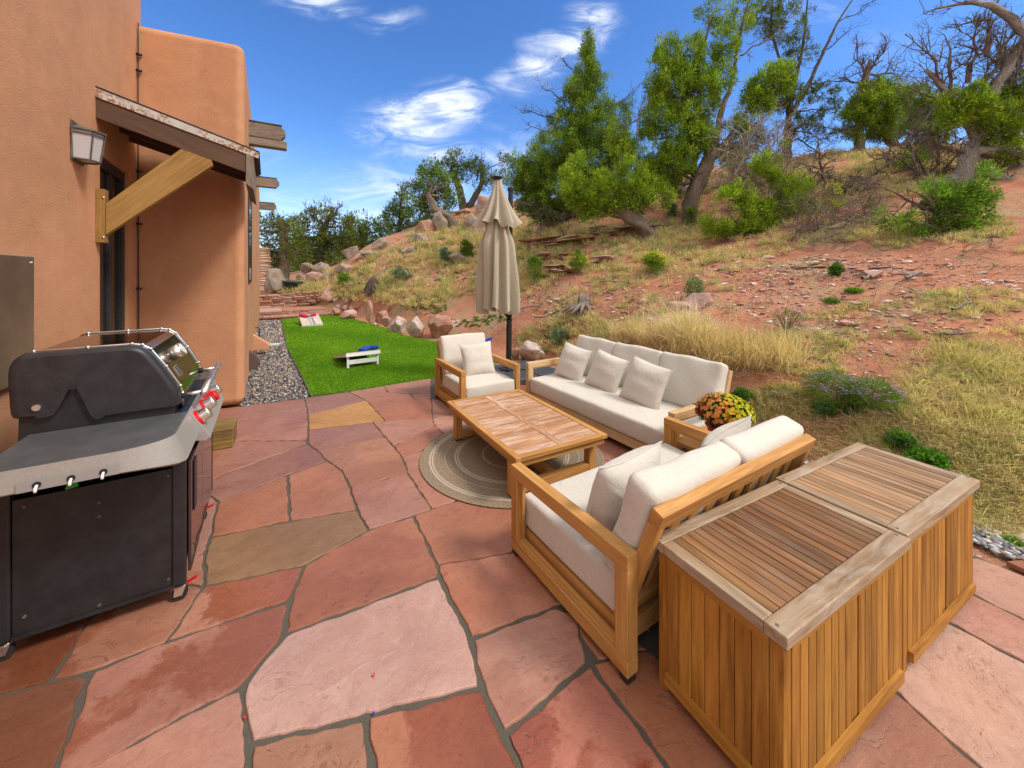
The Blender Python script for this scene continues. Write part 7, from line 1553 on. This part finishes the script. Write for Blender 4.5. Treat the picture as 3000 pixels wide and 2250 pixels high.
# ================================================================ lawn games, tub, lamps, small things
def cornhole(loc, rz, label, s=1.0):
    rt = empty('cornhole_board', loc, rz, label, 'cornhole board', 'cornhole boards')
    # local: x width .61, y length 1.2, raised at y=0 end (legs), low at y=1.2
    W2 = .315; L = 1.20; zh, zl = .31, .075
    def Z(y): return zh+(zl-zh)*y/L
    mb = MB(); ang_ = math.atan2(zl-zh, L); M = Matrix.Translation((0, 0, zh)) @ Matrix.Rotation(ang_, 4, 'X'); LL2 = math.hypot(L, zh-zl)
    mb.box((-W2, 0, -.013), (W2, LL2, 0), 1, M); mb.build('deck', M_cornw, rt, bevel=.002)
    mb = MB(); mb.box((-.10, .01, .0015), (-.03, LL2-.01, .0025), 1, M); mb.box((.02, .01, .0015), (.05, LL2-.01, .0025), 1, M); mb.build('stripe', simple('grey_stripe', (.22, .22, .24), .6), rt)
    mb = MB(); mb.tube([M @ Vector((0, .23, .001)), M @ Vector((0, .23, .004))], .076, 24); mb.build('hole', M_dark, rt)
    mb = MB(); mb.box((-W2, 0, -.075), (W2, .02, -.0135), 0, M); mb.box((-W2, LL2-.02, -.06), (W2, LL2, -.0135), 0, M); mb.box((-W2, .0205, -.075), (-W2+.02, LL2-.0205, -.0135), 1, M); mb.box((W2-.02, .0205, -.075), (W2, LL2-.0205, -.0135), 1, M); mb.build('frame', M_white, rt, bevel=.002)
    for x in (-W2+.022, W2-.062): mb = MB(); mb.box((x, .022, 0), (x+.04, .06, zh-.03), 2); mb.build('leg', M_white, rt, bevel=.002)
    mb = MB(); mb.box((-W2+.063, .024, .085), (W2-.063, .044, .165), 0); mb.build('leg_brace', M_white, rt, bevel=.002)
    return rt, M
M_cornw = wood('bleached_board', (.42, .30, .22), (.58, .46, .36), (.70, .60, .50), .6, .5, (.6, .57, .53))
c0 = PX(1016, 1084); c1 = PX(1112, 1070); mid = (c0+c1)/2; rz = math.atan2(c1.y-c0.y, c1.x-c0.x)
nearb, Mn = cornhole(mid, R(35), 'near cornhole board with white legs toward the patio and blue bags on top')
cB = PX(923, 950); 
farb, Mf = cornhole(Vector((-7.36, 14.0, 0)), R(214), 'far cornhole board with red bags on it in front of the stone steps')
def bag(board, M, x, y, col, label, a):
    v = IV3.copy(); v[:, 2] *= .42; v = np.sign(v)*np.abs(v)**.8*.085; v[:, 2] += .010*np.sin(v[:, 0]*45+a)*np.cos(v[:, 1]*38+a*2); mb = MB(); mb.add(v, IF3); o = mb.build('bean_bag', col, smooth=True)
    o.matrix_world = Matrix.Translation(board.location) @ Matrix.Rotation(board.rotation_euler.z, 4, 'Z') @ M @ Matrix.Translation((x, y, .035+.012*(int(a*10) % 3))) @ Matrix.Rotation(.25*math.sin(a*3), 4, 'X') @ Matrix.Rotation(a, 4, 'Z'); tag(o, label, 'bean bag', 'cornhole bean bags')
M_bb = simple('blue_cloth', (.015, .07, .42), .8); M_rb = simple('red_cloth', (.55, .012, .07), .8)
for i, (x, y, lb) in enumerate(((.02, .12, 'blue bean bag, leftmost of the heap on the near board'), (.13, .16, 'blue bean bag in the middle of the near board heap'), (.23, .10, 'blue bean bag, rightmost on the near board'), (.08, .24, 'blue bean bag half behind the others on the near board'))): bag(nearb, Mn, x, y, M_bb, lb, i*.8)
for i, (x, y, lb) in enumerate(((.22, .15, 'red bean bag, leftmost on the far board'), (.12, .36, 'red bean bag below the leftmost one on the far board'), (.20, .28, 'red bean bag overlapping its neighbour on the far board'), (-.16, .20, 'red bean bag alone at right on the far board'))): bag(farb, Mf, x, y, M_rb, lb, i)
p = hit(856, 848); mb = MB(); mb.lathe([(.0, 0), (.30, 0), (.42, .36), (.46, .38), (.46, .42), (.40, .42), (.38, .34), (0, .34)], (0, 0, -.02), 24); o = mb.build('planter_tub', simple('green_tub', (.03, .055, .045), .5, 0, None, .2), smooth=True); o.location = Vector((p.x, p.y, p.z)); o.rotation_euler = (0, R(6), 0); tag(o, 'dark green plastic tub sitting in straw beside the lichen boulder', 'tub')
for i, (x, y, lb) in enumerate(((1085, 905, 'black path light on top of the upright post stone'), (1140, 914, 'black mushroom path light above the white boulders'), (1222, 935, 'black path light behind the egg shaped boulder'), (1028, 882, 'black path light over the stone pile'))):
    b = hit(x, y); s = b.y/FP; rt = empty('path_light', b, 0, lb, 'garden light', 'low garden path lights')
    mb = MB(); mb.tube([(0, 0, -.05), (0, 0, .20)], .012, 8); mb.build('stem', M_dark, rt); mb = MB(); mb.lathe([(.09, 0), (.085, .015), (.03, .05), (0, .055)], (0, 0, .19), 16); mb.build('cap', M_bronze, rt)
b = PX(792, 1012); mb = MB(); mb.box((-.20, -.13, .0), (.20, .13, .035)); o = mb.build('paving_slab', simple('pale_concrete', (.52, .55, .52), .8, 0, (60, .3, .003), .1), bevel=.006); o.location = b; o.rotation_euler = (0, 0, R(12)); tag(o, 'pale rectangular concrete slab lying on the gravel', 'paver')
b = PX(760, 1012); mb = MB(); mb.tube([(0, 0, 0), (0, 0, .42), (-.015, 0, .44), (-.30, -.02, .45)], .012, 8); rt = empty('garden_hook', b, 0, 'thin black bent metal hook standing in the gravel by the wall', 'garden hook'); mb.build('rod', M_dark, rt, smooth=True); mb = MB(); mb.tube([(0, 0, .0), (0, 0, .12)], .022, 8); mb.build('ground_sleeve', M_white, rt)
# layered stone pillar far behind the wing
b = PD(776, 852, 21.5); mb = MB(); rz_ = random.Random(4); z = 0
while z < 2.15:
    h_ = rz_.uniform(.07, .13); v = IV3.copy(); v = np.sign(v)*np.abs(v)**.5*np.array([.46+rz_.uniform(-.06, .05), .42, h_/2]); v[:, 2] += z+h_/2; mb.add(v, IF3, v+z*7, tuple(q*rz_.uniform(.85, 1.1) for q in (.60, .40, .30))+(0,)); z += h_
o = mb.build('stone_pillar', M_flag, smooth=True); o.location = (b.x-.25, b.y, H1(b.x, b.y)-.1); tag(o, 'round stacked sandstone pillar far behind the wing of the house', 'pillar')
# dark blue folded cloth behind the armchair
p = PD(1427, 1000, 5.95); mb = MB(); mb.add([(-.08, 0, -.12), (.03, .02, -.10), (.075, .03, .06), (-.02, 0, .03), (-.08, .05, -.12), (.03, .07, -.10), (.08, .08, .06), (-.02, .05, .03)], [(0, 1, 2, 3), (7, 6, 5, 4), (0, 4, 5, 1), (1, 5, 6, 2), (2, 6, 7, 3), (3, 7, 4, 0)]); mb.add([(-.03, .03, -.9), (0, .03, -.9), (0, .05, -.1), (-.03, .05, -.1)], [(0, 1, 2, 3)]); o = mb.build('blue_cloth', M_bb); o.location = p; tag(o, 'corner of dark blue cloth poking out behind the armchair', 'cloth')
# litter on the flagstones
for x, y, col, lb in ((1093, 1983, M_red, 'tiny red berry lying on the pale flagstone'), (1095, 2092, M_bb, 'tiny blue chip lying in the mortar joint'), (716, 2105, M_red, 'tiny red speck in the joint left of the pale flagstone')):
    p = PX(x, y); v = IV2.copy()*np.array([.006, .005, .005]); mb = MB(); mb.add(v*(1+RNG.normal(size=(len(v), 1))*.1), IF2); o = mb.build('litter_speck', col, smooth=True); o.location = p+Vector((0, 0, .004)); tag(o, lb, 'litter')
# fallen straws and twigs on the stones
q = []
for _ in range(170):
    x = random.uniform(300, 2900); y = random.uniform(1300, 2240); p = PX(x, y); q.append((p.x, p.y, .002))
q = np.array(q); k = np.array([any(inpoly(P, a, b) for P in PW[:46]) for a, b, _ in q]); q = q[k]
n = len(q); D = RNG.normal(size=(n, 3)); D[:, 2] = .02; D /= np.linalg.norm(D, axis=1)[:, None]; V_, F_ = quads(q, D, RNG.uniform(.006, .035, n), np.full(n, .0011)); mb = MB(); mb.add(V_, F_, None, np.repeat(RNG.uniform(.1, .5, (n, 1))*np.ones(3), 4, 0)); tag(mb.build('leaf_litter', M_straw), 'tiny dark seeds and bits of stem strewn on the flagstones', 'litter', kind='stuff')
